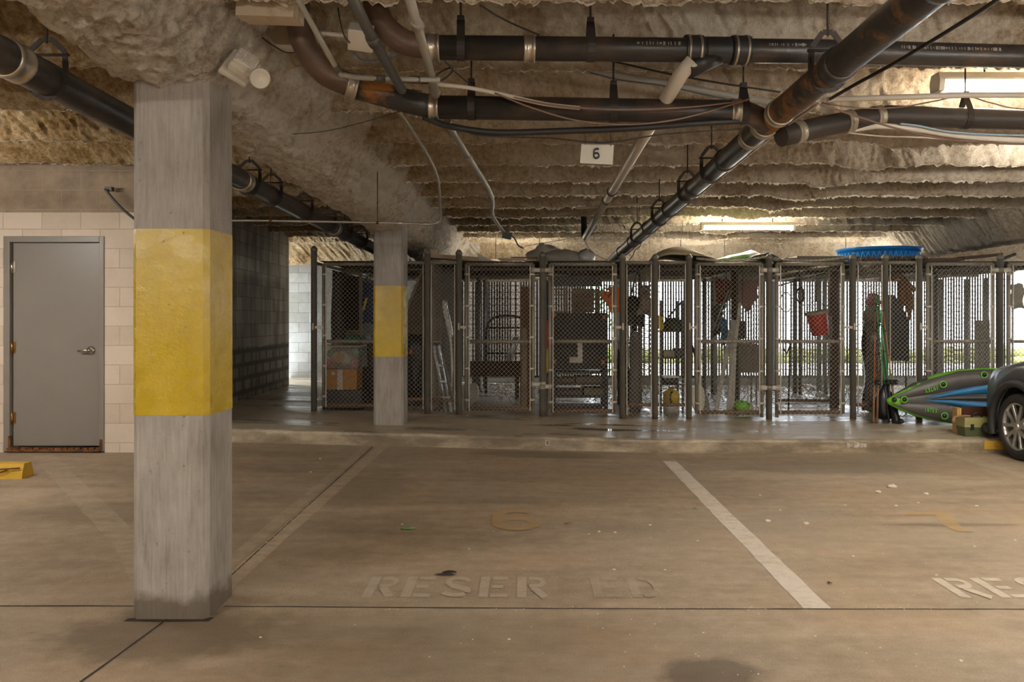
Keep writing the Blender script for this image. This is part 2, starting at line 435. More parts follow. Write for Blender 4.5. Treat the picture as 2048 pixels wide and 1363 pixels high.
def ribbon(pts, w):
    """outline quads of a stroke, as list of 4-gons"""
    out = []; P = [Vector(p) for p in pts]
    L = []; 
    for i, p in enumerate(P):
        t = (P[min(i + 1, len(P) - 1)] - P[max(i - 1, 0)]).normalized(); n = Vector((-t.y, t.x)); L.append((p - n * w / 2, p + n * w / 2))
    return [(L[i][0], L[i + 1][0], L[i + 1][1], L[i][1]) for i in range(len(L) - 1)]
def arc(cx, cy, rx, ry, a0, a1, n=9): return [(cx + rx * math.cos(R(a0 + (a1 - a0) * i / n)), cy + ry * math.sin(R(a0 + (a1 - a0) * i / n))) for i in range(n + 1)]
def rect(x0, y0, x1, y1): return [[Vector((x0, y0)), Vector((x1, y0)), Vector((x1, y1)), Vector((x0, y1))]]
GLYPH = {   # stencil capitals in a unit box
 'R': rect(0, 0, .30, 1) + ribbon([(.38, .92), (.55, .92)] + arc(.58, .73, .25, .19, 90, -90, 8) + [(.38, .54)], .17) + ribbon([(.50, .46), (.86, .0)], .24),
 'E': rect(0, 0, .30, 1) + rect(.37, .84, .88, 1) + rect(.37, .43, .74, .58) + rect(.37, 0, .88, .16),
 'S': ribbon(arc(.48, .74, .33, .19, 15, 200, 9) + [(.30, .56)], .18) + ribbon([(.26, .56), (.62, .42)] + arc(.5, .27, .33, .19, 40, -20, 4), .22) + ribbon(arc(.46, .27, .36, .19, -35, -165, 7), .18),
 'V': ribbon([(.12, 1), (.38, .06)], .24) + ribbon([(.82, 1), (.54, .06)], .18),
 'D': rect(0, 0, .28, 1) + ribbon([(.36, .92), (.5, .92)] + arc(.46, .5, .36, .42, 80, -80, 9) + [(.36, .08)], .17),
 '6': ribbon(arc(.5, .31, .34, .24, 0, 360, 18), .20) + ribbon([(.16, .33), (.16, .62)] + arc(.52, .66, .36, .26, 180, 50, 8), .20),
 '7': ribbon([(.02, .92), (.86, .92)], .16) + ribbon([(.82, .92), (.62, .60), (.50, .30), (.48, 0)], .28),
 '2': ribbon(arc(.48, .70, .34, .22, 165, -30, 8) + [(.18, .10)], .16) + rect(.1, 0, .88, .15),
 'J': rect(.62, .0, 1.0, 1.0) + rect(.0, .0, .62, .28),
}
def letter_mesh(mb, ch, O, ux, uy, dz=(0, 0, .002), zf=None):
    O, ux, uy, dz = Vector(O), Vector(ux), Vector(uy), Vector(dz)
    for n_, poly in enumerate(GLYPH[ch]):
        q = [O + ux * p.x + uy * p.y + dz * (1 + .06 * n_) for p in poly]
        if zf: q = [Vector((p.x, p.y, zf(p.x, p.y) + dz.z * (1 + .06 * n_))) for p in q]
        mb.add(q, [tuple(range(len(q)))])
def word(txt, x, y, w, h, pitch, mats):
    for i, ch in enumerate(txt):
        if mats[i] is None: continue
        mb = MB(); letter_mesh(mb, ch, (x + i * pitch, y, 0), (w, 0, 0), (0, h, 0), zf=fl); mb.build('stencil_letter', mats[i], floor)
word('RESERVED', -.775, 3.725, .155, .285, .181, [P_word, P_word, P_word, P_word, P_word, None, P_word_dim, P_word_dim])
word('RESERVED', 2.02, 3.725, .165, .285, .19, [P_word_r] * 8)
word('6', -.25, 4.88, .36, .50, 1, [P_num]); word('7', 2.50, 4.88, .34, .50, 1, [P_num])
# numbers and a yellow patch on the kerb face
M_wp = mat('old_white_paint', (.56, .52, .46), .7, var=.3, vs=20, alt=(.25, .2, .14), altf=.56, alts=14)
M_blk = mat('black_paint', (.02, .02, .02), .6)
kf = 7.758
mb = MB()
for i in range(6):
    x = 3.10 + .032 * i; mb.bx(x, x + .027, kf - .003, kf + .004, .052 + .004 * (i % 2), .094 - .003 * (i % 3))
mb.build('kerb_number_patch', M_wp, platform)
mb = MB(); letter_mesh(mb, '7', (3.165, kf - .004, .050), (.05, 0, 0), (0, 0, .055), dz=(0, -.001, 0)); mb.build('kerb_number', M_wp, platform)
mb = MB(); mb.bx(.175, .215, kf - .003, kf + .004, .072, .122); mb.build('kerb_number_patch', M_wp, platform)
mb = MB(); letter_mesh(mb, '6', (.182, kf - .004, .078), (.026, 0, 0), (0, 0, .038), dz=(0, -.001, 0)); mb.build('kerb_number', M_blk, platform)
M_kyel = mat('worn_yellow', (.55, .33, .03), .6, var=.2, alt=(.25, .18, .09), altf=.60, alts=12)
mb = MB(); mb.bx(4.43, 4.62, kf - .003, kf + .006, .035, .118); mb.build('kerb_paint', M_kyel, platform)

# ---------------- columns
def column(x0, x1, y0, y1, z0, z1, yz0, yz1, ch, groove):
    def octo(g=0):
        a, b, c, d = x0 - g, x1 + g, y0 - g, y1 + g
        return [(a + ch, c), (b - ch, c), (b, c + ch), (b, d - ch), (b - ch, d), (a + ch, d), (a, d - ch), (a, c + ch)]
    mb = MB(); mb.prism(octo(), (0, 0, z0), (1, 0, 0), (0, 1, 0), z1 - z0); c = struct(mb.build('column', M_col))
    mb = MB(); mb.prism(octo(.0018), (0, 0, yz0), (1, 0, 0), (0, 1, 0), groove - yz0)
    mb.prism(octo(.0003), (0, 0, groove), (1, 0, 0), (0, 1, 0), .006)
    mb.prism(octo(.0018), (0, 0, groove + .006), (1, 0, 0), (0, 1, 0), yz1 - groove - .006)
    mb.build('yellow_paint_band', M_yel, c); return c
c1 = column(-1.713, -1.383, 3.461, 3.765, -.01, 2.42, .8825, 1.689, .022, 1.555)
c2 = column(-1.600, -1.290, 8.30, 8.62, .17, 2.36, .906, 1.642, .022, 1.50)
c1['label'] = 'thick concrete column standing on the parking slab, wide yellow band around its middle'
c2['label'] = 'thinner-looking concrete column standing on the raised platform in front of the storage cages'

# ---------------- walls
M_wall = block_mat('painted_block', (.52, .43, .34), (.64, .55, .45), (.40, .32, .24), 'x', paint_top=2.262, bare=(.30, .225, .155))
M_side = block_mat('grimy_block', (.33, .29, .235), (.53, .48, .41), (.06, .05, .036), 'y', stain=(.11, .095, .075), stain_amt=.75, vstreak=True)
M_back = block_mat('pale_block', (.22, .225, .21), (.36, .365, .35), (.12, .115, .10), 'x', stain=(.22, .21, .16), stain_amt=.5)
M_plain = mat('plain_concrete', (.36, .31, .25), .8, var=.2, vs=3)
def wall(name, m, *boxes):
    mb = MB()
    for b in boxes: mb.bx(*b)
    return struct(mb.build(name, m))
WY = 7.25
wall('wall_left', M_wall, (-7.2, -4.744, WY, WY + .2, -.05, 2.8), (-3.833, -3.55, WY, WY + .2, -.05, 2.8), (-4.744, -3.833, WY, WY + .2, 2.047, 2.8))
# side wall of the stair room: runs back, very slightly splayed
mb = MB()
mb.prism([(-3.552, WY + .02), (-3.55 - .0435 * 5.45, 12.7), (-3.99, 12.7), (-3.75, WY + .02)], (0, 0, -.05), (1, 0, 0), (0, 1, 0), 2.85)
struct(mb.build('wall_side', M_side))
wall('wall_stair', M_plain, (-7.2, -3.79, 12.5, 12.7, -.05, 2.8))
wall('wall_back', M_back, (-5.3, -1.62, 14.15, 14.35, -.1, 2.95))
wall('wall_right', M_plain, (10.8, 11, -4.2, 14.3, -.1, 2.9))
wall('wall_far_left', M_plain, (-7.2, -7.0, -4.2, 12.7, -.1, 3.1))
wall('wall_rear', M_plain, (-7.2, 11, -4.2, -4.0, -.1, 2.9))
wall('trim_1', M_plain, (-1.62, 11, 14.12, 14.38, 2.29, 2.95))          # lintel over the open back
wall('trim_2', M_back, (-1.62, 11, 14.05, 14.3, .0, .26))               # upstand under the screen

mb = MB(); mb.bx(-7.2, -4.1, 7.6, 12.7, -.06, -.001); struct(mb.build('floor_stair', M_plain))
# door in the block wall
M_door = mat('grey_door_paint', (.215, .195, .175), .34, var=.09, vs=2.5, bump=.03, bs=30, spec=.5)
M_dfr = mat('grey_frame_paint', (.22, .195, .17), .38, var=.12, vs=5, bump=.05)
M_rust = mat('rust', (.20, .075, .02), .9, var=.45, vs=14, bump=.4, alt=(.07, .03, .012), altf=.5, alts=20)
M_steel = mat('brushed_steel', (.55, .52, .46), .32, 1.0, var=.08, bump=.05)
M_brass = mat('tarnished_brass', (.35, .20, .07), .4, 1.0, var=.25)
d = MB(); zb, zt = .1445, 1.989
d.bx(-4.680, -3.884, WY + .03, WY + .075, zb, zt, bev=.003)
door = struct(d.build('door_1', M_door))
mb = MB()
for a, b in ((-4.744, -4.688), (-3.876, -3.833)): mb.bx(a, b, WY - .012, WY + .12, .10, 2.047, bev=.004)
mb.bx(-4.688, -3.876, WY - .0115, WY + .12, 1.993, 2.047, bev=.003); mb.build('door_frame', M_dfr, door)
mb = MB(); mb.bx(-4.70, -3.86, WY - .03, WY + .10, .098, .118, bev=.004)
for i in range(14):
    x = -4.69 + i * .062; mb.box((x, WY + .01, .124), (.05, .05, .016), (0, random.uniform(-.1, .1), 0))
mb.bx(-4.700, -4.682, WY - .014, WY + .02, .11, .24); mb.bx(-3.872, -3.846, WY - .016, WY + .02, .11, .21)
mb.build('rusted_threshold', M_rust, door)
for z, mm in ((1.77, M_steel), (1.04, M_brass), (.40, M_brass)):
    mb = MB(); mb.tube([(-4.684, WY + .018, z - .055), (-4.684, WY + .018, z + .055)], .011, 10)
    for q in (-.018, .018): mb.tube([(-4.684, WY + .018, z + q - .001), (-4.684, WY + .018, z + q + .001)], .0125, 10)
    mb.bx(-4.680, -4.655, WY + .024, WY + .032, z - .05, z + .05); mb.build('hinge', mm, door)
hx, hz = at(179, 700, WY).x, at(179, 700, WY).z
mb = MB(); mb.lathe([(.001, 0), (.034, 0), (.036, .004), (.034, .012), (.018, .016), (.013, .02), (.013, .055), (.001, .057)], (hx, WY + .03, hz), (0, -1, 0), 24)
mb.tube([(hx, WY - .018, hz), (hx - .02, WY - .024, hz), (hx - .06, WY - .022, hz - .003), (hx - .10, WY - .012, hz - .006)], [.012, .011, .010, .008], 10)
mb.build('lever_handle', M_steel, door)
mb = MB(); mb.bx(-3.890, -3.883, WY + .02, WY + .035, hz - .03, hz + .03); mb.build('strike_plate', M_steel, door)

# ---------------- sprayed ceiling: ribs every .844 m, two long beams
def ceil_axes():
    y = [-4.2, -3, -2, -1, 0, .8, 1.4, 1.9, 2.2]; t = 2.4
    while t < 14.32:
        y.append(t); t += .0105 + .0008 * max(0, t - 3)
    x = [-7.2]
    while x[-1] < 11:
        v = x[-1]; x.append(v + (.0125 if -3.9 < v < 3.2 else .020 if -5 < v < 7.4 else .12))
    return np.array(x), np.array(y)
CX, CY = ceil_axes()
X, Y = np.meshgrid(CX, CY)
def ss(a, b, t): t = np.clip((t - a) / (b - a), 0, 1); return t * t * (3 - 2 * t)
wob = (vnoise(X * 1.1, Y * .35, 1) - .5) * .07 + (vnoise(X * 3.7, Y * 1.2, 2) - .5) * .05 + (vnoise(X * 11, Y * 3, 3) - .5) * .022 + (vnoise(X * 31, Y * 9, 4) - .5) * .02
flow = np.exp(-((X - 2.8 - .15 * (vnoise(Y * .9, Y * 0, 8) - .5)) / .22) ** 2)
p = (Y - 3.2 + wob - .11 * flow) / .844
w = 1 - np.abs(2 * (p - np.floor(p)) - 1)         # 0 at crest, 1 at trough
h = np.sin(np.pi / 2 * np.sqrt(w * w + .004)) ** .85
zr = 2.512 + .43 * h + (vnoise(X * .8, Y * .8, 5) - .5) * .03 - .03 * flow
bx1 = -1.545 + .012 * (Y - 3.4) + (vnoise(Y * 1.5, X * 0, 6) - .5) * .04
bb = 2.325 - .021 * (Y - 3.4)
dist = np.abs(X - bx1)
z1 = bb + np.maximum(0, dist - .17) * np.where(X > bx1, 1.25, 1.15) + .03 * (dist / .2) ** 2
bx2 = 6.15
d2 = np.abs(X - bx2); z2 = 2.28 + np.maximum(0, d2 - .20) * .95
def smin(a, b, k): hh = np.clip(.5 + .5 * (b - a) / k, 0, 1); return b * (1 - hh) + a * hh - k * hh * (1 - hh)
Z = smin(zr, z1, .07); Z = smin(Z, z2, .10)
Z = smin(Z, 2.27 + np.maximum(0, 13.9 - Y) * 1.3 + (vnoise(X * 2.2, Y * 2, 9) - .5) * .04, .06)
beam_mask = np.maximum(ss(.06, -.03, z1 - zr), ss(.06, -.03, z2 - zr))
gy, gx = np.gradient(Z, CY, CX)
nl = 1 / np.sqrt(1 + gx * gx + gy * gy); nx_, ny_, nz_ = -gx * nl, -gy * nl, nl
U, V = X + .83 * Z, Y + .61 * Z
def fbm(f, s): return (vnoise(U * f, V * f, s) - .5)
bmk = .45 + .55 * beam_mask; lump = fbm(7, 11) * .014 * bmk + fbm(14, 12) * .024 * bmk + fbm(27, 13) * .024 * bmk + fbm(48, 14) * .020 + (vnoise(X * 71, Y * 71, 21) - .5) * .012
ridge = np.abs(fbm(19, 15)) * 2; lump = lump - .016 * bmk * (1 - ridge) ** 3
fade = ss(2.3, 2.6, Y); lump = lump * fade
Z = Z + nz_ * lump
YY = Y + ny_ * lump + (fbm(13, 16) * .016 + fbm(36, 17) * .020) * fade
XX = X + (nx_ * lump + (fbm(14, 18) * .02 + fbm(35, 19) * .02) * fade) * (CX[None, :] > -6) * (CX[None, :] < 9)
YY[0] = -4.2; YY[-1] = 14.32
nv = X.size; nr_, nc_ = X.shape
co = np.empty((nv, 3), np.float32); co[:, 0] = XX.ravel(); co[:, 1] = YY.ravel(); co[:, 2] = Z.ravel()
ii = np.arange(nr_ - 1)[:, None] * nc_ + np.arange(nc_ - 1)[None, :]
keep = ~((X[:-1, :-1] < -4.6) & (Y[:-1, :-1] > 12.65))
ii = ii[keep]
quads = np.stack([ii, ii + nc_, ii + nc_ + 1, ii + 1], -1).astype(np.int32)
me = bpy.data.meshes.new('ceiling'); me.vertices.add(nv); me.vertices.foreach_set('co', co.ravel())
nq = len(quads); me.loops.add(nq * 4); me.loops.foreach_set('vertex_index', quads.ravel())
me.polygons.add(nq); me.polygons.foreach_set('loop_start', np.arange(nq, dtype=np.int32) * 4)
me.polygons.foreach_set('use_smooth', np.ones(nq, dtype=bool))
at_ = me.attributes.new('beam', 'FLOAT', 'POINT'); at_.data.foreach_set('value', beam_mask.ravel().astype(np.float32))
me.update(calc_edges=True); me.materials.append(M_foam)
ceiling = bpy.data.objects.new('ceiling', me); COL.objects.link(ceiling); struct(ceiling)
mb = MB(); mb.bx(-4.6, 11, -4.2, 14.35, 3.12, 3.2); mb.bx(-7.2, -4.6, -4.2, 12.65, 3.12, 3.2); struct(mb.build('ceiling_slab', M_plain))
# loose fibres fringing each rib; their pale colour stands in for rim light
def fringe_mat():
    m, nt, b = new_mat('rim_light_fibres'); k = NT(nt); co = k.coord()
    col = k.ramp(k.noise(co, 14, 4), [(.35, (.50, .42, .31)), (.6, (.80, .74, .64))])
    d_ = k.n('ShaderNodeBsdfDiffuse'); t_ = k.n('ShaderNodeBsdfTranslucent'); mx = k.n('ShaderNodeMixShader'); mx.inputs[0].default_value = .5
    k.link(col, d_.inputs[0]); k.link(col, t_.inputs[0]); k.link(d_.outputs[0], mx.inputs[1]); k.link(t_.outputs[0], mx.inputs[2])
    k.link(mx.outputs[0], [n for n in nt.nodes if n.type == 'OUTPUT_MATERIAL'][0].inputs[0]); return m
M_fringe = fringe_mat(); rnd = random.Random(17)
for kk in range(-1, 13):
    ph_c = np.abs(p - kk); ph_c = np.where(ph_c < .30, Z, 9.0); best = np.argmin(ph_c, axis=0); mb = MB(); prev = None
    L_x = np.array([CX[j] for j in range(nc_)]); hgt = .005 + .016 * vnoise(L_x * 9, L_x * 0 + kk * 3.3, 30) ** 2 + .022 * vnoise(L_x * 60, L_x * 0 + kk, 31) ** 2.5
    for j in range(0, nc_):
        if not -4.4 < CX[j] < 8.2: prev = None; continue
        i = int(best[j]); 
        if ph_c[i, j] > 8 or beam_mask[i, j] > .45 or CY[i] < 2.3: prev = None; continue
        dens = vnoise(np.array([CX[j] * 1.3]), np.array([kk * 7.1]), 33)[0]
        v = Vector((XX[i, j], YY[i, j], Z[i, j])); hh_ = float(hgt[j]) * (.35 + 1.0 * float(dens)) * (.55 if CX[j] < -1.5 else 1) * min(1, max(.4, CY[i] / 8))
        cur = (v + Vector((0, .004, .012)), v + Vector((0, -.006 + rnd.uniform(-.006, .006), -hh_ * rnd.uniform(.5, 1.3))))
        if prev and (prev[0] - cur[0]).length < .055: mb.add([prev[0], cur[0], cur[1], prev[1]], [(0, 1, 2, 3)])
        prev = cur
    if mb.f: mb.build('fibre_fringe', M_fringe, ceiling)
def cz(x, y):
    """height of the foam above a spot"""
    i = int(np.searchsorted(CX, x)); j = int(np.searchsorted(CY, y))
    return float(Z[min(j, nr_ - 1), min(i, nc_ - 1)])
# ------------------------------------------------------------------ overhead pipes, conduits, cables
M_rod = mat('dark_rod', (.05, .04, .035), .6, .5)
M_iron = mat('black_iron_pipe', (.030, .027, .025), .38, .0, var=.35, vs=9, bump=.12, bs=50, alt=(.085, .05, .03), altf=.60, alts=5, soft=.12)
M_irust = mat('rusting_iron_pipe', (.030, .027, .024), .42, .0, var=.35, vs=9, bump=.25, bs=40, alt=(.30, .125, .03), altf=.57, alts=3.2, soft=.05)
M_ibrown = mat('brown_iron_elbow', (.11, .066, .045), .45, .0, var=.4, vs=12, bump=.2, bs=40, alt=(.20, .10, .04), altf=.62, alts=7)
M_clamp = mat('clamp_steel', (.48, .43, .35), .34, .85, var=.15, vs=20, bump=.05)
M_rubber = mat('black_rubber', (.022, .021, .021), .45, var=.2, bump=.05)
M_pvc = mat('dusty_white_pvc', (.55, .49, .41), .35, var=.12, vs=10, bump=.05)
M_pvcg = mat('grey_pvc', (.33, .31, .27), .45, var=.12, vs=10, bump=.05)
M_emt = mat('galvanised_conduit', (.40, .38, .35), .38, .75, var=.15, vs=20, bump=.05)
M_dark = mat('dark_conduit', (.085, .078, .07), .42, .2, var=.2, vs=10)
M_wire = mat('black_cable', (.02, .018, .017), .5, var=.2, bump=0)
M_wbrn = mat('brown_cable', (.20, .12, .085), .5, var=.2, bump=0)
M_wwht = mat('white_cable', (.68, .64, .56), .45, var=.1, bump=0)
M_wblu = mat('pale_blue_cable', (.35, .50, .68), .45, var=.1, bump=0)

def big_pipe_mat():
    m, nt, b = new_mat('rust_blotched_iron'); k = NT(nt); co = k.coord(); x, y, z = k.sep(co)
    n = k.noise(co, 4.5, 6, .68); base = k.mix(k.noise(co, 9, 5), (.021, .019, .018), (.046, .041, .037))
    win = k.math('MAXIMUM', k.math('SUBTRACT', 1.0, k.math('DIVIDE', k.math('ABSOLUTE', k.math('ADD', y, .28)), .75)), 0.0)   # leaking joints around the wye
    f = k.ramp(k.math('MULTIPLY_ADD', win, .26, n), [(.60, 0.0), (.70, 1.0)])
    rust = k.mix(k.noise(co, 22, 5, .7), (.10, .035, .012), (.36, .165, .04))
    nt.links.new(k.mix(f, base, rust), b.inputs['Base Color'])
    nt.links.new(k.math('MULTIPLY_ADD', f, .45, .40), b.inputs['Roughness'])
    nt.links.new(k.bump(k.math('MULTIPLY_ADD', f, .6, k.noise(co, 40, 4)), .25), b.inputs['Normal']); return m
def spl(pts, n=8):
    """Catmull-Rom through points"""
    P = [Vector(p) for p in pts]; out = []
    for i in range(len(P) - 1):
        a, b, c, d = P[max(i - 1, 0)], P[i], P[i + 1], P[min(i + 2, len(P) - 1)]
        for j in range(n):
            t = j / n
            out.append(.5 * ((2 * b) + (c - a) * t + (2 * a - 5 * b + 4 * c - d) * t * t + (3 * b - a - 3 * c + d) * t ** 3))
    out.append(P[-1]); return out
def coupling(root, c, d, r, w=.05, m=None, name='coupling'):
    c, d = Vector(c), Vector(d).normalized(); h = w / 2
    mb = MB(); mb.lathe([(r - .002, -h), (r + .005, -h), (r + .0065, -h * .9), (r + .0065, -h * .55), (r + .004, -h * .5), (r + .004, h * .5), (r + .0065, h * .55), (r + .0065, h * .9), (r + .005, h), (r - .002, h)], c, d, 24)
    return mb.build(name, m or M_clamp, root)
def rubber_coupling(root, c, d, r, w=.07):
    c, d = Vector(c), Vector(d).normalized(); h = w / 2
    mb = MB(); mb.lathe([(r - .002, -h), (r + .008, -h), (r + .009, -h * .9), (r + .009, h * .9), (r + .008, h), (r - .002, h)], c, d, 24)
    o = mb.build('rubber_coupling', M_rubber, root)
    for s in (-.62, .62):
        mb = MB(); mb.lathe([(r + .006, -.006), (r + .012, -.005), (r + .012, .005), (r + .006, .006)], c + d * h * s, d, 24); mb.build('band', M_clamp, o)
def clevis(root, c, d, r, top=None, rise=.13):
    """strap under the pipe, peaked yoke over it, rod up to the ceiling"""
    c, d = Vector(c), Vector(d).normalized(); s = Vector((d.y, -d.x, 0)).normalized(); u = Vector((0, 0, 1)); g = r + .006
    mb = MB()
    pts = [c + s * g + u * (r * .6 + .03)] + [c + (s * math.cos(R(a)) + u * math.sin(R(a))) * g for a in range(0, -181, -20)] + [c - s * g + u * (r * .6 + .03)]
    for a, b in zip(pts, pts[1:]): mb.bar(a, b, .024, .004, up=d)
    top_p = c + u * (r + rise)
    q = [c + s * g + u * (r * .5), c + s * g * .96 + u * (r + .045), c + s * .02 + u * (r + rise - .015), c - s * .02 + u * (r + rise - .015), c - s * g * .96 + u * (r + .045), c - s * g + u * (r * .5)]
    for a, b in zip(q, q[1:]): mb.bar(a, b, .022, .004, up=d)
    mb.tube([c + s * (g + .015) + u * (r + .03), c - s * (g + .015) + u * (r + .03)], .006, 6)
    zc = top if top else cz(c.x, c.y)
    mb.tube([top_p - u * .03, Vector((c.x, c.y, max(zc + .03, top_p.z + .04)))], .005, 6)
    return mb.build('clevis_hanger', M_rod, root)
def strap(root, c, d, r, w=.035):
    """flat loop strap round a pipe, hung from a rod"""
    c, d = Vector(c), Vector(d).normalized(); s = Vector((d.y, -d.x, 0)).normalized(); u = Vector((0, 0, 1)); g = r + .004
    mb = MB(); pts = [c + u * (r + .07)] + [c + (s * math.cos(R(a)) + u * math.sin(R(a))) * g for a in range(30, -211, -20)] + [c + u * (r + .07)]
    for a, b in zip(pts, pts[1:]): mb.bar(a, b, w, .004, up=s if abs((b - a).normalized().dot(s)) < .9 else u) if False else mb.add(
        [a - d * w / 2, b - d * w / 2, b + d * w / 2, a + d * w / 2], [(0, 1, 2, 3)])
    mb.box(c + u * (r + .075), (.03, .03, .02))
    mb.tube([c + u * (r + .07), Vector((c.x, c.y, max(cz(c.x, c.y) + .03, c.z + r + .1)))], .005, 6)
    return mb.build('strap_hanger', M_rod, root)
def lerp_x(pts, x):
    for a, b in zip(pts, pts[1:]):
        a, b = Vector(a), Vector(b)
        if min(a.x, b.x) <= x <= max(a.x, b.x): return a.lerp(b, (x - a.x) / (b.x - a.x)), (b - a)
def lerp_y(pts, y):
    for a, b in zip(pts, pts[1:]):
        a, b = Vector(a), Vector(b)
        if a.y <= y <= b.y: return a.lerp(b, (y - a.y) / (b.y - a.y)), (b - a)

# pipe along the left side of the beam
t = thing('drain_pipe', 'black drain pipe hung on peaked clevis hangers along the left of the foam beam', 'pipe', (-2.0, 3, 2.3))
lp = [(-2.0, -3.5, 2.37), (-2.0, 3.0, 2.30), (-2.0, 14.1, 2.17)]
mb = MB(); mb.tube(lp, .071, 24); mb.build('pipe_run', M_iron, t)
for y in (3.10, 5.62, 8.27, 10.9):
    c, dd = lerp_y(lp, y); coupling(t, c, dd, .071, .095)
for y in (3.33, 5.75, 6.25, 7.15, 8.0, 8.75, 9.6, 1.2): 
    c, dd = lerp_y(lp, y); clevis(t, c, dd, .071, rise=.11)

# the big pipe that runs away from us to the cages
t = thing('drain_pipe', 'big black drain pipe with orange rust running from overhead right to the cages', 'pipe', (1.22, 4, 2.3))
bp = [(1.22, -3.5, 2.36), (1.22, 2.46, 2.295), (1.22, 4.0, 2.297), (1.22, 14.1, 2.10)]
mb = MB(); mb.tube(bp, .062, 24); mb.build('pipe_run', big_pipe_mat(), t)
for y in (3.87, 4.12, 4.36):
    c, dd = lerp_y(bp, y); coupling(t, c, dd, .062, .06, m=mat('dull_clamp', (.38, .33, .26), .42, .5, var=.3, vs=20))
for y in (2.33, 3.15, 4.95, 5.9, 6.9, 8.1, 9.3, 10.4):
    c, dd = lerp_y(bp, y); mb = MB()
    mb.lathe([(.060, -.045), (.069, -.045), (.071, -.03), (.071, .02), (.066, .045), (.060, .045)], c, dd, 24); mb.build('hub_joint', M_iron, t)
for y in (3.25, 5.3, 6.1, 7.4, 8.9): 
    c, dd = lerp_y(bp, y); clevis(t, c, dd, .062, rise=.12)

# upper transverse pipe
t = thing('drain_pipe', 'upper of the two crosswise black drain pipes, close under the front foam rib', 'pipe', (0, 3.5, 2.48))
up = [at(862, 95, 3.5), at(1640, 103, 3.62), at(2060, 113, 3.8), (6.5, 4.1, 2.62)]
mb = MB(); mb.tube(up, .053, 24); mb.build('pipe_run', M_iron, t)
el = spl([at(745, -30, 3.5), at(752, 15, 3.5), at(772, 55, 3.5), at(812, 85, 3.5), at(870, 95, 3.5)], 8)
mb = MB(); mb.tube(el, .053, 24); mb.build('elbow', M_ibrown, t)
for px_i in (868, 1058):
    c, dd = lerp_x(up, at(px_i, 95, 3.51).x); coupling(t, c, dd, .053, .05)
for px_i in (922, 1182):
    c, dd = lerp_x(up, at(px_i, 95, 3.52).x); strap(t, c, dd, .053)
for px_i in (1386, 1481):
    c, dd = lerp_x(up, at(px_i, 98, 3.58).x); rubber_coupling(t, c, dd, .056, .082)
c, dd = lerp_x(up, at(1435, 98, 3.58).x)
mb = MB(); mb.lathe([(.057, -.06), (.059, -.05), (.059, .05), (.057, .06)], c, dd, 24)
mb.tube([c + Vector((.01, 0, -.02)), at(1375, 140, 3.56)], [.042, .040], 16); mb.build('wye_fitting', M_rubber, t)
# faint maker's print along the pipe (illegible pale ticks)
rnd = random.Random(11)
for px0, px1 in ((1265, 1345), (1520, 1590), (1790, 2010)):
    q = px0; mb = MB()
    while q < px1:
        c, dd = lerp_x(up, at(q, 100, 3.7).x)
        hgt = rnd.choice((.012, .016, .016, .008))
        mb.box(c + Vector((0, -.0512, .012)), (.004 if rnd.random() < .6 else .010, .003, hgt), (R(-14), 0, 0)); q += rnd.uniform(4, 9)
    mb.build('pipe_print', mat('faded_print', (.22, .19, .16), .7), t)

# lower transverse pipe, with the rusty swept bend on the left
t = thing('drain_pipe', 'lower crosswise drain pipe with rusty swept elbow rising to the ceiling at its left end', 'pipe', (0, 3.95, 2.34))
lo = [at(862, 214, 3.95), at(1490, 224, 3.95), at(1535, 245, 4.0)]
mb = MB(); mb.tube(lo, .057, 24); mb.build('pipe_run', M_iron, t)
mb = MB(); mb.tube([at(700, 171, 3.80), at(832, 207, 3.92), at(866, 214, 3.95)], .057, 24); mb.build('pipe_run', M_irust, t)
el = spl([at(596, 28, 3.60), at(600, 62, 3.60), at(618, 108, 3.64), at(652, 148, 3.72), at(705, 172, 3.80)], 8)
mb = MB(); mb.tube(el, .055, 24); mb.build('elbow', M_ibrown, t)
mb = MB(); mb.tube([at(596, -60, 3.60), at(596, 34, 3.60)], .052, 24); mb.build('riser', M_dark, t)
coupling(t, at(597, 36, 3.60), (0, 0, 1), .054, .03)
coupling(t, at(704, 172, 3.80), at(730, 179, 3.82) - at(690, 167, 3.79), .0605, .05)
coupling(t, at(829, 206, 3.95), at(840, 209, 3.95) - at(800, 198, 3.95), .0605, .05)
coupling(t, at(868, 214, 3.95), (1, 0, 0), .0605, .048)
coupling(t, at(1470, 223, 3.95), (1, 0, 0), .057, .05)
for px_i in (943, 1227, 1487):
    c, dd = lerp_x(lo, at(px_i, 218, 3.95).x); strap(t, c, dd, .057)
t = thing('drain_pipe', 'dark branch pipe joining the big rusty pipe and running right below the bright fixture', 'pipe', (3, 4.25, 2.35))
ro = [at(1562, 272, 4.06), at(1640, 254, 4.15), at(1705, 241, 4.2), at(1775, 231, 4.25), at(2060, 240, 4.3), (6.5, 4.4, 2.33)]
mb = MB(); mb.tube(ro, .054, 24); mb.build('pipe_run', mat('grey_brown_iron', (.045, .035, .029), .5, var=.4, vs=7, bump=.15), t)
for px_i, pyi in ((1588, 266), (1702, 241), (1768, 231)):
    c, dd = lerp_x(ro, at(px_i, pyi, 4.15).x); coupling(t, c, dd, .054, .045, m=mat('dull_clamp', (.38, .33, .26), .42, .5))
c, dd = lerp_x(ro, at(1932, 236, 4.27).x); strap(t, c, dd, .054)

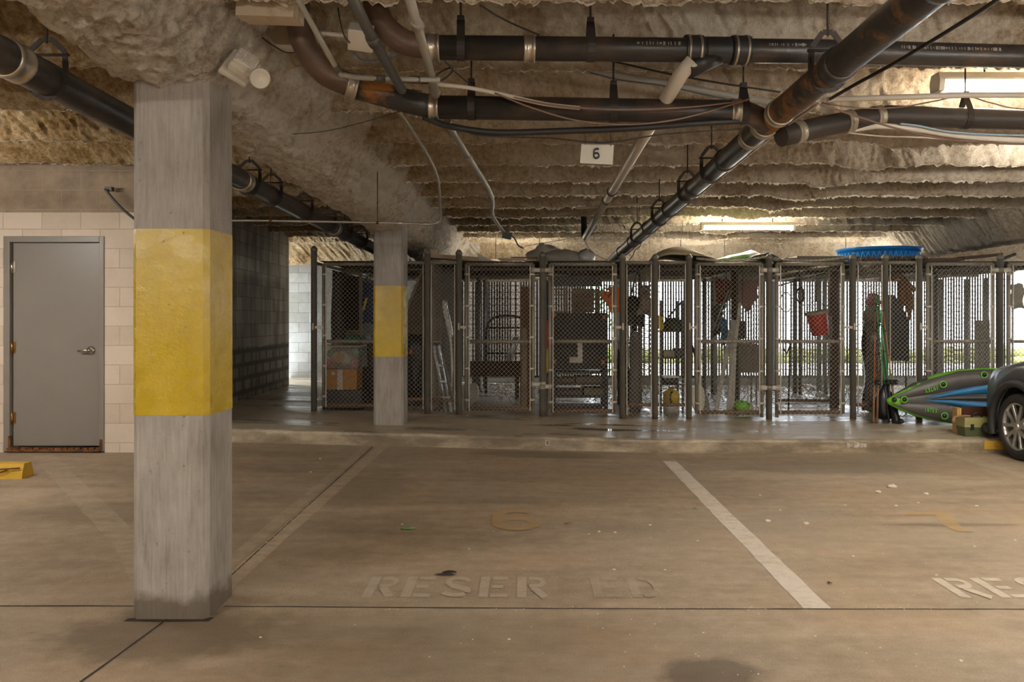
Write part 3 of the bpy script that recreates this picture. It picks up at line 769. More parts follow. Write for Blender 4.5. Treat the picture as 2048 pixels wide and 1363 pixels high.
# white plastic branch
t = thing('vent_pipe', 'dusty white plastic pipe sloping away from the upper crosswise pipe', 'pipe', (.667, 3.5, 2.36))
wp = [at(1385, 122, 3.54), at(1362, 148, 3.56), (.667, 6.67, 2.30), (.667, 9.3, 2.245)]
mb = MB(); mb.tube(wp[:3], .034, 20); mb.build('plastic_run', M_pvc, t)
mb = MB(); mb.tube([wp[2], wp[3]], .034, 20); mb.build('metal_run', M_emt, t)
for y in (4.35, 6.35, 6.75): 
    c, dd = lerp_y(wp[1:], y); mb = MB(); mb.lathe([(.033, -.03), (.040, -.03), (.040, .03), (.033, .03)], c, dd, 20); mb.build('collar', M_rubber if y > 5 else M_pvc, t)
mb = MB(); mb.tube([wp[3], (.667, 9.42, 2.27), (.667, 9.45, 2.5)], .036, 16); mb.build('end_bend', M_rubber, t)

def conduit(name, label, cat, pts, r, m, smooth=0, joints=(), jm=None, n=10):
    P = spl(pts, smooth) if smooth else [Vector(p) for p in pts]
    mb = MB(); mb.tube(P, r, n)
    if not joints: return solo(mb, name, m, label, cat)
    b = P[0]; t = thing(name, label, cat, b); mb.build('tube_run', m, t)
    for c, d in joints:
        mb = MB(); mb.lathe([(r, -.025), (r + .004, -.025), (r + .004, .025), (r, .025)], c, d, 12); mb.build('sleeve', jm or m, t)
    return t
conduit('conduit', 'thin pale grey conduit slanting across the top of the rusty swept elbow', 'conduit', [at(586, -20, 3.0), at(672, 134, 3.35), at(690, 150, 3.4), at(740, 156, 3.45), at(880, 160, 3.5)], .0115, M_pvcg, 6,
        [(at(672, 134, 3.35), (.5, .2, -.6)), (at(760, 157, 3.46), (1, 0, 0)), (at(830, 159, 3.49), (1, 0, 0))], M_dark)
conduit('conduit', 'thick dark grey conduit slanting down past the pale junction box', 'conduit', [at(697, -20, 2.7), at(746, 80, 3.0), at(804, 180, 3.5)], .0205, M_dark, 0,
        [(at(746, 80, 3.0), at(746, 80, 3.0) - at(700, -14, 2.7))], M_dark)
conduit('conduit', 'dusty white conduit slanting down to the lower crosswise pipe', 'conduit', [at(815, -20, 2.75), at(833, 45, 3.0), at(852, 110, 3.3), at(872, 190, 3.75)], .0185, M_pvcg, 0,
        [(at(833, 45, 3.0), (.1, .25, -.12)), (at(869, 180, 3.7), (.1, .4, -.1))], M_pvcg)
conduit('conduit', 'bright bent metal conduit dropping to the small dark box above the cages', 'conduit', [at(895, 240, 4.1), at(906, 264, 4.3), at(936, 312, 5.0), at(974, 372, 6.2), at(985, 402, 7.0), at(986, 432, 7.8), at(1009, 466, 9.0)], .019, M_emt, 5,
        [(at(936, 312, 5.0), (.2, .7, -.05)), (at(983, 392, 6.8), (.1, .8, -.05))], M_emt)
conduit('conduit', 'slim conduit bending from above and running level in front of the second column', 'conduit',
        [at(798, 222, 4.0), at(848, 298, 4.6), at(874, 350, 5.5), at(879, 390, 6.2), at(881, 432, 6.5), at(876, 444, 6.5), at(862, 448, 6.5), at(845, 448, 6.5), at(800, 446, 6.5), at(540, 441, 6.5), (-2.62, 6.5, 2.10), (-2.70, 6.5, 2.14), (-2.72, 6.5, 2.30), (-2.72, 6.5, cz(-2.72, 6.5) + .01)], .0095, M_emt, 6,
        [(at(848, 298, 4.6), (.1, .6, -.1)), (at(850, 448, 6.5), (1, 0, 0)), (at(800, 446, 6.5), (1, 0, 0))], M_emt)
for pxq, lab in ((541, 'thin rod hanger holding the level conduit, left of the second column'), (755, 'thin rod hanger holding the level conduit, just above the second column')):
    p = at(pxq, 441 if pxq < 600 else 445, 6.5); mb = MB(); mb.tube([p, (p.x, p.y, cz(p.x, p.y) + .03)], .004, 6)
    mb.lathe([(.010, -.01), (.014, -.01), (.014, .01), (.010, .01)], p, (1, 0, 0), 10); solo(mb, 'rod_hanger', M_rust, lab, 'hanger')
conduit('conduit', 'long grey conduit slanting behind the white plastic pipe', 'conduit', [at(1030, 112, 4.35), at(1190, 142, 4.4), at(1480, 194, 4.5), at(1560, 208, 4.55)], .0195, M_pvcg, 0,
        [(at(1187, 141, 4.4), (1, .1, -.2))], M_pvcg)
conduit('conduit', 'straight pale conduit running right from the big rusty pipe, under the bright fixture', 'conduit', [at(1655, 199, 4.0), at(1930, 190, 4.0), (5.5, 4.0, 2.42)], .0145, M_pvc)
conduit('conduit', 'pale conduit sagging in front of the lower crosswise pipe', 'conduit', [at(868, 168, 3.72), at(935, 175, 3.76), at(1010, 190, 3.8), at(1090, 208, 3.82), at(1160, 216, 3.84)], .010, M_pvc, 6)

CAB = [
 ('thick black cable bundle drooping under the lower crosswise pipe', [at(848, 234, 3.95), at(890, 250, 3.92), at(950, 261, 3.9), at(1010, 265, 3.9), at(1120, 262, 3.9), at(1270, 256, 3.9), at(1400, 246, 3.9), at(1515, 240, 3.95)], .0155, M_wire),
 ('thin dark cable hanging just below the thick black bundle', [at(880, 246, 3.9), at(960, 270, 3.86), at(1100, 276, 3.85), at(1210, 285, 3.85), at(1330, 268, 3.86), at(1480, 258, 3.9)], .0035, M_wire),
 ('brown cable in a shallow sag across the lower crosswise pipe', [at(985, 184, 3.8), at(1100, 209, 3.8), at(1230, 219, 3.8), at(1380, 214, 3.8), at(1495, 200, 3.85)], .0042, M_wbrn),
 ('brown cable in a deeper sag below the lower crosswise pipe', [at(990, 186, 3.78), at(1060, 214, 3.78), at(1150, 240, 3.78), at(1250, 249, 3.78), at(1340, 241, 3.78), at(1420, 222, 3.8), at(1500, 197, 3.85)], .0042, M_wbrn),
 ('black cable sagging behind the upper crosswise pipe', [at(1100, 105, 3.75), at(1220, 122, 3.9), at(1330, 146, 3.92), at(1440, 166, 3.92), at(1560, 184, 3.95)], .005, M_wire),
 ('blue-grey cable tied under the long grey conduit', [at(1180, 145, 4.3), at(1240, 160, 4.32), at(1330, 172, 4.34), at(1440, 196, 4.4), at(1500, 206, 4.45)], .004, mat('slate_cable', (.09, .12, .16), .5)),
 ('black cable running from the foam rib down to the coupling on the upper pipe', [at(960, 10, 3.2), at(1010, 40, 3.3), at(1078, 70, 3.45)], .004, M_wire),
 ('short dark cable hanging from the first coupling of the upper pipe', [at(886, 118, 3.5), at(912, 145, 3.6), at(940, 168, 3.72)], .0035, M_wire),
 ('coil of black cable looped beside the lower pipe strap', [at(860, 162, 3.7), at(880, 145, 3.7), at(900, 136, 3.7), at(905, 142, 3.7), at(885, 160, 3.68), at(850, 166, 3.66), at(780, 160, 3.6), at(700, 148, 3.5)], .0042, M_wire),
 ('brown cable looping from the big rusty pipe to the strap under the fixture', [at(1640, 205, 4.1), at(1720, 216, 4.1), at(1800, 214, 4.1), at(1870, 202, 4.1), at(1928, 191, 4.1), at(1980, 205, 4.1), at(2060, 219, 4.1), (3.2, 4.1, 2.36), (4.4, 4.1, 2.40)], .0036, M_wbrn),
 ('brown cable slanting down across the right branch pipe', [at(1640, 208, 4.0), at(1700, 228, 4.05), at(1790, 256, 4.08), at(1880, 276, 4.1), at(1960, 284, 4.1), at(2070, 288, 4.1), (3.3, 4.1, 2.21), (4.6, 4.1, 2.25)], .0055, M_wbrn),
 ('white cable bundle drooping right below the branch pipe', [at(1690, 262, 4.2), at(1760, 252, 4.2), at(1830, 258, 4.2), at(1900, 269, 4.2), at(1970, 276, 4.2), at(2070, 281, 4.2), (3.3, 4.2, 2.225), (4.6, 4.2, 2.27)], .0145, M_wwht),
 ('pale blue cable lying on the white cable bundle', [at(1800, 247, 4.16), at(1840, 252, 4.16), at(1890, 262, 4.16), at(1960, 268, 4.16), at(2070, 271, 4.16), (3.3, 4.16, 2.245), (4.6, 4.16, 2.29)], .005, M_wblu),
 ('thin white cable below the white cable bundle', [at(1670, 262, 4.25), at(1760, 272, 4.25), at(1850, 275, 4.25), at(1950, 284, 4.25), at(2070, 289, 4.25), (3.3, 4.25, 2.21), (4.6, 4.25, 2.25)], .004, M_wwht),
 ('thick black cable slanting from top right down to the big rusty pipe', [at(2020, -20, 2.5), at(1960, 22, 2.6), at(1800, 120, 3.0), at(1712, 168, 3.3), at(1660, 198, 3.6)], .0075, M_wire),
 ('pale cable running along the underside of the big rusty pipe', [at(1640, 205, 3.75), (1.290, 4.3, 2.262), (1.287, 5.5, 2.236), (1.285, 7.5, 2.195), (1.285, 9.4, 2.155), (1.285, 11.3, 2.11)], .0075, M_pvcg),
 ('thin wire strung from the foam beam to the lower crosswise pipe', [at(585, 268, 4.0), at(650, 262, 4.0), at(720, 246, 3.98), at(800, 222, 3.95)], .002, M_wire),
 ('black cables dropping from the small dark box onto the plastic bags', [at(1022, 470, 9.0), at(1030, 478, 9.2), at(1036, 490, 9.4), at(1046, 496, 9.6)], .008, M_wire),
 ('thin wire slung from the white plastic pipe toward the plastic bags', [at(1180, 465, 9.2), at(1130, 478, 9.3), at(1085, 486, 9.4), at(1050, 492, 9.5)], .003, M_wire),
 ('curly black cord hanging beside the far end of the big rusty pipe', [at(1283, 478, 9.2), at(1280, 492, 9.2), at(1270, 500, 9.2), at(1266, 510, 9.25), at(1258, 520, 9.3)], .005, M_wire),
 ('thin wire drooping between the white pipe end and the cage top', [at(1165, 470, 9.2), at(1175, 492, 9.25), at(1190, 508, 9.3), at(1212, 518, 9.35)], .0028, M_wire),
 ('thin black cord hanging from the foam to the junction box', [at(676, 15, 3.4), at(680, 40, 3.4), at(688, 70, 3.4), at(700, 86, 3.42)], .003, M_wire),
 ('loop of blue cable hanging below the junction box', [at(708, 105, 3.5), at(722, 118, 3.5), at(742, 121, 3.5), at(772, 116, 3.5), at(795, 107, 3.5)], .0032, mat('blue_cable', (.05, .10, .22), .5)),
]
for lab, pts, r, m in CAB:
    mb = MB(); mb.tube(spl(pts, 7), r, 8); solo(mb, 'cable', m, lab, 'cable')

# junction boxes
t = thing('junction_box', 'pale grey junction box between the conduits under the foam', 'junction box', at(722, 90, 3.45))
rot = Euler((R(-35), R(4), R(12))).to_matrix(); c = at(722, 74, 3.45)
mb = MB(); mb.box(c, (.105, .10, .05), rot, bev=.004); mb.build('body', M_pvcg, t)
mb = MB(); mb.box(c + rot @ Vector((0, 0, -.028)), (.108, .103, .008), rot, bev=.003); mb.build('cover', M_pvc, t)
mb = MB(); mb.tube([at(644, 66, 3.45), at(670, 69, 3.45), at(697, 71, 3.45)], .010, 10); mb.build('stub', M_pvc, t)
mb = MB(); mb.tube([at(640, 65, 3.45), at(650, 67, 3.45)], .013, 10); mb.build('connector', M_emt, t)
t = thing('junction_box', 'small dark junction box at the lower end of the bent metal conduit', 'junction box', at(1014, 478, 9.0))
c = at(1014, 471, 9.0); mb = MB(); mb.box(c, (.10, .08, .07), (0, R(12), R(10)), bev=.005); mb.build('body', M_dark, t)
mb = MB(); mb.box(c + Vector((0, -.043, 0)), (.106, .006, .076), (0, R(12), R(10))); mb.build('cover', mat('slate_cover', (.06, .075, .075), .5), t)

# sign with stall number
t = thing('stall_sign', 'small white sign with a black 6, hung on two wires under the cables', 'sign', at(1192, 328, 3.9))
O = at(1160, 326, 3.9); ux = at(1225, 329, 3.88) - O; uy = at(1163, 287, 3.9) - O
mb = MB(); mb.prism([(0, 0), (1, 0), (1, 1), (0, 1)], O, ux, uy, -.003)
mb.v = [tuple(Vector(v)) for v in mb.v]; plate = mb.build('plate', mat('sign_white', (.56, .53, .46), .55, var=.12, vs=14), t)
mb = MB(); letter_mesh(mb, '6', O + ux * .36 + uy * .24, ux * .24, uy * .56, dz=(0, -.0035, 0)); mb.build('numeral', M_blk, t)
for a, b in ((.12, 1171), (.90, 1219)):
    mb = MB(); p = O + ux * a + uy * .93 + Vector((0, -.002, 0)); mb.tube([p, p + uy * .25, at(b, 256, 3.9)], .0012, 5); mb.build('wire', M_wire, t)

# twin-lamp emergency light on the beam
t = thing('emergency_light', 'white emergency light with ribbed lens and round lamp on the foam beam by the column', 'emergency light', at(492, 170, 3.42))
rot = Euler((R(-28), R(28), R(18))).to_matrix(); c = at(487, 128, 3.45); M_em = mat('emergency_white', (.62, .57, .48), .4, var=.08, vs=8, bump=.02)
mb = MB(); mb.box(c + rot @ Vector((-.01, .035, .0)), (.125, .025, .15), rot, bev=.006); mb.build('back_plate', M_em, t)
mb = MB(); mb.box(c, (.095, .05, .11), rot, bev=.012); mb.build('body', M_em, t)
mb = MB(); mb.box(c + rot @ Vector((0, -.028, .008)), (.08, .012, .075), rot, bev=.004)
for i in range(6):
    for j in range(5): mb.box(c + rot @ Vector((-.032 + .0128 * i, -.035, -.02 + .014 * j)), (.010, .006, .008), rot)
mb.build('lens', mat('clear_lens', (.66, .62, .55), .15, var=.15, vs=60, spec=.8), t)
cl = at(518, 155, 3.40); ax = Vector((.45, -.55, -.35))
mb = MB(); mb.lathe([(.008, -.03), (.03, -.022), (.040, -.004), (.043, .012), (.043, .018), (.038, .02), (.03, .012), (.001, .004)], cl, ax, 22); mb.build('lamp_head', M_em, t)
mb = MB(); mb.tube([c + rot @ Vector((.03, -.01, -.05)), cl - ax.normalized() * .02], .012, 8); mb.build('lamp_arm', M_em, t)

# bare patches beside the swept elbow where the foam has come off
M_bare = mat('bare_tan_board', (.52, .43, .31), .75, var=.15, vs=6, alt=(.30, .20, .12), altf=.66, alts=8)
mb = MB(); a, b = at(478, 12, 3.3), at(592, 16, 3.3); mb.bar(a, b, .10, .07, up=(0, 1, 0)); mb.bar(a + Vector((0, .1, .04)), b + Vector((0, .1, .04)), .14, .05, up=(0, 1, 0))
solo(mb, 'ceiling_board', M_bare, 'bare tan board showing through the foam at the top of the swept elbow', 'board')
O = at(530, 60, 3.72)
mb = MB(); mb.prism([(v.x - O.x, v.z - O.z) for v in (at(514, 22, 3.72), at(578, 18, 3.72), at(592, 106, 3.72), at(560, 100, 3.72), at(528, 66, 3.72))], O, (1, 0, 0), (0, .25, .97), -.03)
solo(mb, 'ceiling_board', M_bare, 'tilted tan panel tucked behind the riser of the swept elbow', 'board')
mb = MB(); mb.tube(spl([at(524, 75, 3.68), at(545, 90, 3.68), at(570, 104, 3.68), at(592, 105, 3.68)], 5), .003, 6); solo(mb, 'cable', M_wire, 'thin black wire along the lower edge of the tilted tan panel', 'cable')
mb = MB(); mb.tube([at(1152, 416, 7.3), at(1215, 413, 7.4), at(1330, 404, 7.5)], .011, 8); solo(mb, 'conduit', mat('tan_conduit', (.42, .34, .24), .6), 'thin tan conduit lying level against the foam ribs behind the white pipe', 'conduit')
mb = MB(); mb.tube(spl([at(210, 378, 7.1), at(228, 400, 7.1), at(245, 418, 7.1), at(262, 432, 7.1), at(290, 455, 7.2)], 5), .012, 8); solo(mb, 'conduit', M_dark, 'dark flexible conduit curving down beside the wall above the grey door', 'conduit')
mb = MB(); mb.box(at(219, 378, 7.15), (.06, .05, .035)); solo(mb, 'junction_box', M_dark, 'tiny dark box where the flexible conduit leaves the foam', 'junction box')

# yellow wheel stop on the left
M_stop = mat('chipped_yellow', (.56, .34, .03), .6, var=.2, vs=8, bump=.3, alt=(.33, .25, .15), altf=.63, alts=7, soft=.03)
t = thing('wheel_stop', 'chipped yellow wheel stop lying on the slab in front of the grey door', 'wheel stop', (-4.6, 6.25, fl(-4.6, 6.25)))
zz = fl(-4, 6.25); mb = MB()
pr = [(0, 0), (.15, 0), (.142, .05), (.118, .115), (.032, .115), (.008, .05)]
mb.prism(pr, (-5.5, 6.17, zz - .002), (0, 1, 0), (0, 0, 1), 1.60); mb.build('block', M_stop, t)
mb = MB(); mb.tube([(-4.25, 6.165, zz + .066), (-4.06, 6.165, zz + .075), (-3.92, 6.175, zz + .082)], .006, 6); mb.tube([(-4.2, 6.17, zz + .062), (-4.07, 6.16, zz + .05), (-4.0, 6.165, zz + .074)], .005, 6); mb.build('exposed_rebar', M_rust, t)
# ------------------------------------------------------------------ storage cages
YF, YB, RZ = 9.35, 13.75, 1.975
def xp(px): return (px - PX) * YF / F
def rusty_foot(name, col, rz0=.13, metal=.55, rough=.5):
    """galvanised steel, rusted where it meets the wet platform"""
    m, nt, b = new_mat(name); k = NT(nt); co = k.coord(); x, y, z = k.sep(co)
    base = k.mix(k.noise(co, 12, 5), sc3(col, .72), sc3(col, 1.25))
    n = k.noise(co, 30, 5, .7)
    patches = k.ramp(k.noise(co, 7, 5, .7), [(.60, 0.0), (.72, .75)])
    low = k.ramp(k.math('MULTIPLY_ADD', n, .16, z), [(.05, 1.0), (.16, 0.0)])
    f = k.math('MAXIMUM', low, patches)
    col_ = k.mix(f, base, k.mix(n, (.07, .03, .015), (.21, .095, .04)))
    nt.links.new(col_, b.inputs['Base Color'])
    nt.links.new(k.math('MULTIPLY_ADD', f, -metal, metal), b.inputs['Metallic'])
    nt.links.new(k.math('MULTIPLY_ADD', f, .4, rough), b.inputs['Roughness']); return m
M_post = rusty_foot('galvanised_post', (.215, .20, .17), metal=.2)
M_rail = mat('galvanised_rail', (.26, .235, .19), .55, .2, var=.25, vs=14, bump=.05, alt=(.15, .085, .045), altf=.66, alts=9)
M_rrail = mat('rusted_rail', (.17, .095, .05), .8, .2, var=.4, vs=20, bump=.2)
M_link = mat('chain_link_wire', (.38, .34, .275), .5, .15, var=.2, vs=8, bump=0)
M_dlink = mat('shaded_roof_wire', (.10, .085, .065), .7, var=.2, bump=0)  # roof copy of the wire, its colour darkened to put shade under the roof
M_band = mat('fence_fitting', (.42, .38, .32), .5, .3, var=.2)

def chain(mb, O, u, v, w, h, p=.0525, r=.0024):
    """woven chain-link between O and O + u*w + v*h"""
    O, u, v = Vector(O), Vector(u), Vector(v); nrm = u.cross(v)
    for s in (1, -1):
        c = -h if s == 1 else 0
        c = math.ceil(c / p) * p
        end = w if s == 1 else w + h
        while c < end:
            if s == 1:   # x - y = c
                x0 = max(0, c); y0 = x0 - c; x1 = min(w, h + c); y1 = x1 - c
            else:        # x + y = c
                x0 = max(0, c - h); y0 = c - x0; x1 = min(w, c); y1 = c - x1
            if x1 - x0 > .01:
                a = O + u * x0 + v * y0 + nrm * .002 * s; b = O + u * x1 + v * y1 + nrm * .002 * s
                d = (b - a).normalized(); e = nrm; g = d.cross(e)
                vs = []
                for q in (a, b):
                    for ang in (0, 120, 240): vs.append(q + (e * math.cos(R(ang)) + g * math.sin(R(ang))) * r)
                mb.add(vs, [(0, 1, 4, 3), (1, 2, 5, 4), (2, 0, 3, 5)])
            c += p
    return mb

def post(root, px, y=YF, h=1.91, r=.0355):
    x = xp(px) if y == YF else px; zb = pl(x); mb = MB()
    mb.lathe([(r, 0), (r, h - .045), (r + .005, h - .045), (r + .006, h - .02), (r * .9, h - .004), (r * .5, h + .012), (.002, h + .018)], (x, y, zb), (0, 0, 1), 16)
    o = mb.build('post', M_post, root)
    return o
def gate(root, pa, pb, hinge_px, latch_px):
    xa, xb = xp(pa), xp(pb); zb = pl((xa + xb) / 2) + .065; zt = 1.937; y = YF - .012; r = .0215
    mb = MB()
    for x in (xa, xb): mb.tube([(x, y, zb - (.045 if x == (xb if hinge_px > pb else xa) else 0)), (x, y, zt)], r, 12)
    g = mb.build('gate', M_rail, root)
    zm = 1.035
    mb = MB(); mb.tube([(xa, y, zt), (xb, y, zt)], r, 12); mb.build('top_bar', M_rail, g)
    mb = MB(); mb.tube([(xa, y, zb + .015), (xb, y, zb + .015)], r, 12); mb.build('bottom_bar', M_rrail, g)
    mb = MB(); mb.tube([(xa, y, zm), (xb, y, zm)], r * .95, 12); mb.build('middle_bar', M_rail, g)
    mb = MB(); chain(mb, (xa + .02, y - .026, zb - .02), (1, 0, 0), (0, 0, 1), xb - xa - .04, zt - zb + .035)
    mb.build('chain_link', M_link, g)
    for x, s in ((xa, 1), (xb, -1)):      # tension bars
        mb = MB(); mb.bx(x + s * .034 - .006, x + s * .034 + .006, y - .034, y - .022, zb, zt - .02); mb.build('tension_bar', M_band, g)
        for i in range(5):
            z = zb + .12 + i * (zt - zb - .24) / 4; mb = MB()
            mb.bar((x, y - r - .003, z), (x + s * .036, y - .030, z), .004, .022, up=(0, 0, 1)); mb.lathe([(r + .001, -.011), (r + .004, -.011), (r + .004, .011), (r + .001, .011)], (x, y, z), (0, 0, 1), 12); mb.build('tie_band', M_band, g)
    xh = xp(hinge_px); xg = xb if hinge_px > pb else xa
    for z in (zt - .07, zb + .30):
        mb = MB(); mb.bar((xh, YF, z), (xg, y, z), .05, .05, bev=.008)
        mb.lathe([(.036, -.03), (.043, -.03), (.043, .03), (.036, .03)], (xh, YF, z), (0, 0, 1), 16)
        mb.lathe([(.022, -.03), (.028, -.03), (.028, .03), (.022, .03)], (xg, y, z), (0, 0, 1), 14); mb.build('hinge', M_band, g)
    xl = xp(latch_px); xg = xa if xg == xb else xb
    mb = MB(); mb.bar((xg, y - .01, 1.20), (xl, YF - .02, 1.20), .02, .03); mb.bar((xl, YF - .04, 1.17), (xl, YF - .04, 1.25), .018); mb.build('latch', M_band, g)
    return g
def front(root, pa, pb, low=.20):
    xa, xb = xp(pa) + .036, xp(pb) - .036; zb = pl((xa + xb) / 2)
    mb = MB(); mb.tube([(xa - .03, YF, 1.955), (xb + .03, YF, 1.955)], .020, 12); mb.build('top_rail', M_rail, root)
    mb = MB(); mb.tube([(xa - .03, YF, zb + .165), (xb + .03, YF, zb + .165)], .020, 12); mb.build('bottom_rail', M_rrail, root)
    mb = MB(); chain(mb, (xa, YF - .024, zb + .02), (1, 0, 0), (0, 0, 1), xb - xa, 1.955 - zb); mb.build('front_mesh', M_link, root)
    for x in (xa + .012, xb - .012): mb = MB(); mb.bx(x - .005, x + .005, YF - .032, YF - .022, zb + .05, 1.93); mb.build('tension_bar', M_band, root)
def side(root, px):
    x = xp(px) + (.046 if px > 628 else 0); zb = pl(x)
    mb = MB(); chain(mb, (x, YF + .05, zb + .03), (0, 1, 0), (0, 0, 1), YB - YF - .05, RZ - zb - .05, p=.056); mb.build('side_mesh', M_link, root)
    for yy in (10.9, 12.4): post(root, x, yy, 1.80, .026)
    mb = MB(); mb.tube([(x, YF + .04, RZ - .02), (x, YB, RZ - .02)], .019, 10); mb.build('side_rail', M_rail, root)
def roof(root, pa, pb):
    xa, xb = xp(pa) + .048, xp(pb) + .03; mb = MB()
    chain(mb, (xa, YF + .05, RZ), (1, 0, 0), (0, 1, 0), xb - xa, YB - YF, p=.056); mb.build('roof_mesh', M_dlink, root)
    for yy in (10.5, 12.2, YB): mb = MB(); mb.tube([(xa + .02, yy, RZ - .022), (xb - .02, yy, RZ - .022)], .019, 10); mb.build('roof_rail', M_rail, root)

CAGES = [
 ('chain-link cage at the left end of the row, holding a taped cardboard box', 628, 855, [628, 795, 855], [(648, 780, 795, 628)], [(795, 855)], [628]),
 ('chain-link storage cage next to the second column, holding a silver step ladder and timber', 855, 1085, [918, 1085], [(933, 1066, 1085, 918)], [(855, 918)], [855]),
 ('chain-link storage cage holding the black cabinet marked with a white letter', 1085, 1310, [1245, 1310], [(1100, 1230, 1085, 1245)], [(1245, 1310)], [1085]),
 ('chain-link storage cage holding the shelf rack, white planks and lime green float', 1310, 1538, [1378, 1538], [(1393, 1523, 1538, 1378)], [(1310, 1378)], [1310]),
 ('chain-link storage cage with the red bucket hung inside its gate', 1538, 1770, [1706, 1770], [(1553, 1685, 1538, 1706)], [(1706, 1770)], [1538]),
 ('chain-link storage cage behind the inflatable kayak, holding the black seat', 1770, 2000, [1838, 2000], [(1854, 1984, 2000, 1838)], [(1770, 1838)], [1770]),
 ('chain-link storage cage behind the parked car, mostly outside the photo', 2000, 2230, [2165, 2230], [(2016, 2146, 2000, 2165)], [(2165, 2230)], [2000]),
]
for lab, pa, pb, posts_, gates_, fronts_, sides_ in CAGES:
    xc = xp((pa + pb) / 2)
    t = thing('storage_cage', lab, 'storage cage', (xc, YF, pl(xc)), 'storage cages along the platform')
    for q in posts_: post(t, q)
    for g in gates_: gate(t, *g)
    for f_ in fronts_: front(t, *f_)
    for s_ in sides_: side(t, s_)
    roof(t, pa, pb)

# slatted screen across the open back, daylight behind
M_slat = mat('dark_slat', (.055, .048, .040), .7, var=.3, vs=3, bump=.05)
M_sp = mat('screen_post', (.20, .215, .225), .5, .4, var=.15)
for i, (xa, xb, lab) in enumerate([(-1.62, .2, 'slatted screen panel behind the timber cage, brownish daylight between its slats'), (.2, 2.95, 'slatted screen panel with bright daylight behind the shelf rack and white planks'),
                                   (2.95, 5.6, 'slatted screen panel with bright daylight behind the red bucket and black seat'), (5.6, 8.5, 'slatted screen panel with bright daylight behind the car')]):
    t = thing('slatted_screen', lab, 'screen', ((xa + xb) / 2, 13.95, .26), 'slatted screens across the open back')
    mb = MB(); x = xa + .02; rnd = random.Random(20 + i)
    while x < xb - .02:
        if rnd.random() > .04: mb.box((x, 13.95, 1.20), (.031 + rnd.uniform(-.003, .003), .006, 1.88), (0, 0, rnd.uniform(-.3, .3)))
        x += .0465
    mb.build('slats', M_slat, t)
    mb = MB()
    for j in range(17): mb.bx(xa, xb, 13.94, 13.975, .30 + j * .112, .311 + j * .112)
    mb.build('weave_wires', M_slat, t)
    mb = MB(); mb.tube([(xa, 13.95, 2.13), (xb, 13.95, 2.13)], .022, 10); mb.build('top_rail', M_sp, t)
    mb = MB(); mb.tube([(xa, 13.95, .28), (xb, 13.95, .28)], .02, 10); mb.build('bottom_rail', M_sp, t)
    for x in (xa + .03, (xa + xb) / 2): 
        mb = MB(); mb.tube([(x, 13.89, .2), (x, 13.89, 2.2)], .032, 12); mb.build('post', M_sp, t)

# loose poles that stand inside the cages, in front of the screen
POLES = [(957, 12.6, .034, 'pale blue-grey pole standing at the back of the timber cage'), (969, 12.9, .026, 'second pale pole beside the thicker blue-grey one'),
         (1408, 12.5, .030, 'grey pole against the daylight, left behind the white planks'), (1430, 12.8, .036, 'thick grey pole against the daylight beside the white planks'),
         (1590, 12.6, .036, 'thick grey pole against the daylight left of the red bucket'), (1638, 12.8, .040, 'thick grey pole standing behind the red bucket'),
         (1651, 12.4, .026, 'slim grey pole right behind the red bucket'), (1860, 12.6, .036, 'thick grey pole behind the left bar of the kayak cage gate'),
         (1882, 12.9, .042, 'wider grey pole in the middle of the kayak cage'), (1933, 12.7, .042, 'grey pole beside the leaning grey panel'), (1972, 12.4, .034, 'grey pole at the far side of the kayak cage')]
for px_i, D, r, lab in POLES:
    x = (px_i - PX) / F * D; mb = MB(); mb.tube([(x, D, pl(x)), (x, D, RZ - .045)], r, 12); solo(mb, 'steel_pole', M_sp, lab, 'pole')

# outdoors, seen through the gaps
M_fence = mat('brown_board_fence', (.05, .036, .025), .85, var=.35, vs=4)
wall('wall_outside', M_fence, (-7, 1.25, 17.0, 17.2, -.1, 3.2))
rnd = random.Random(4); mb = MB()
for i in range(150):
    x = rnd.uniform(1.6, 15); mb.ell((x, rnd.uniform(23.4, 24.6), rnd.uniform(-.05, .30)), (rnd.uniform(.2, .45), .3, rnd.uniform(.12, .25)), (0, 0, rnd.uniform(0, 3)), 8, 6)
h_ = mb.build('foliage', mat('hedge_green', (.20, .20, .06), .9, var=.5, vs=9, bump=.6, bs=20), loc=(8, 24, -.1)); tag(h_, 'low yellow-green hedge far outside beyond the slatted screens', 'hedge', kind='stuff')
mb = MB(); mb.bx(1.4, 20, 22.9, 23.1, -.1, .02); struct(mb.build('kerb_outside', mat('pale_kerb', (.7, .68, .62), .8)))
mb = MB()
for i in range(420):
    a = rnd.uniform(0, 6.3); rr = rnd.uniform(0, .42) ; p_ = Vector((1.36 + rr * math.cos(a), 15.4 + rr * .7 * math.sin(a), rnd.uniform(-.05, 2.3)))
    n = Vector((rnd.uniform(-1, 1), rnd.uniform(-1, 1), rnd.uniform(-1, 1))).normalized(); u = n.orthogonal().normalized(); v = n.cross(u)
    mb.add([p_ - u * .06, p_ + v * .03, p_ + u * .06, p_ - v * .03], [(0, 1, 2, 3)])
h_ = mb.build('foliage', mat('bright_leaf', (.12, .26, .035), .6, var=.4), loc=(1.36, 15.4, -.08)); tag(h_, 'leafy green shrub outside, glimpsed above the orange bag', 'shrub', kind='stuff')

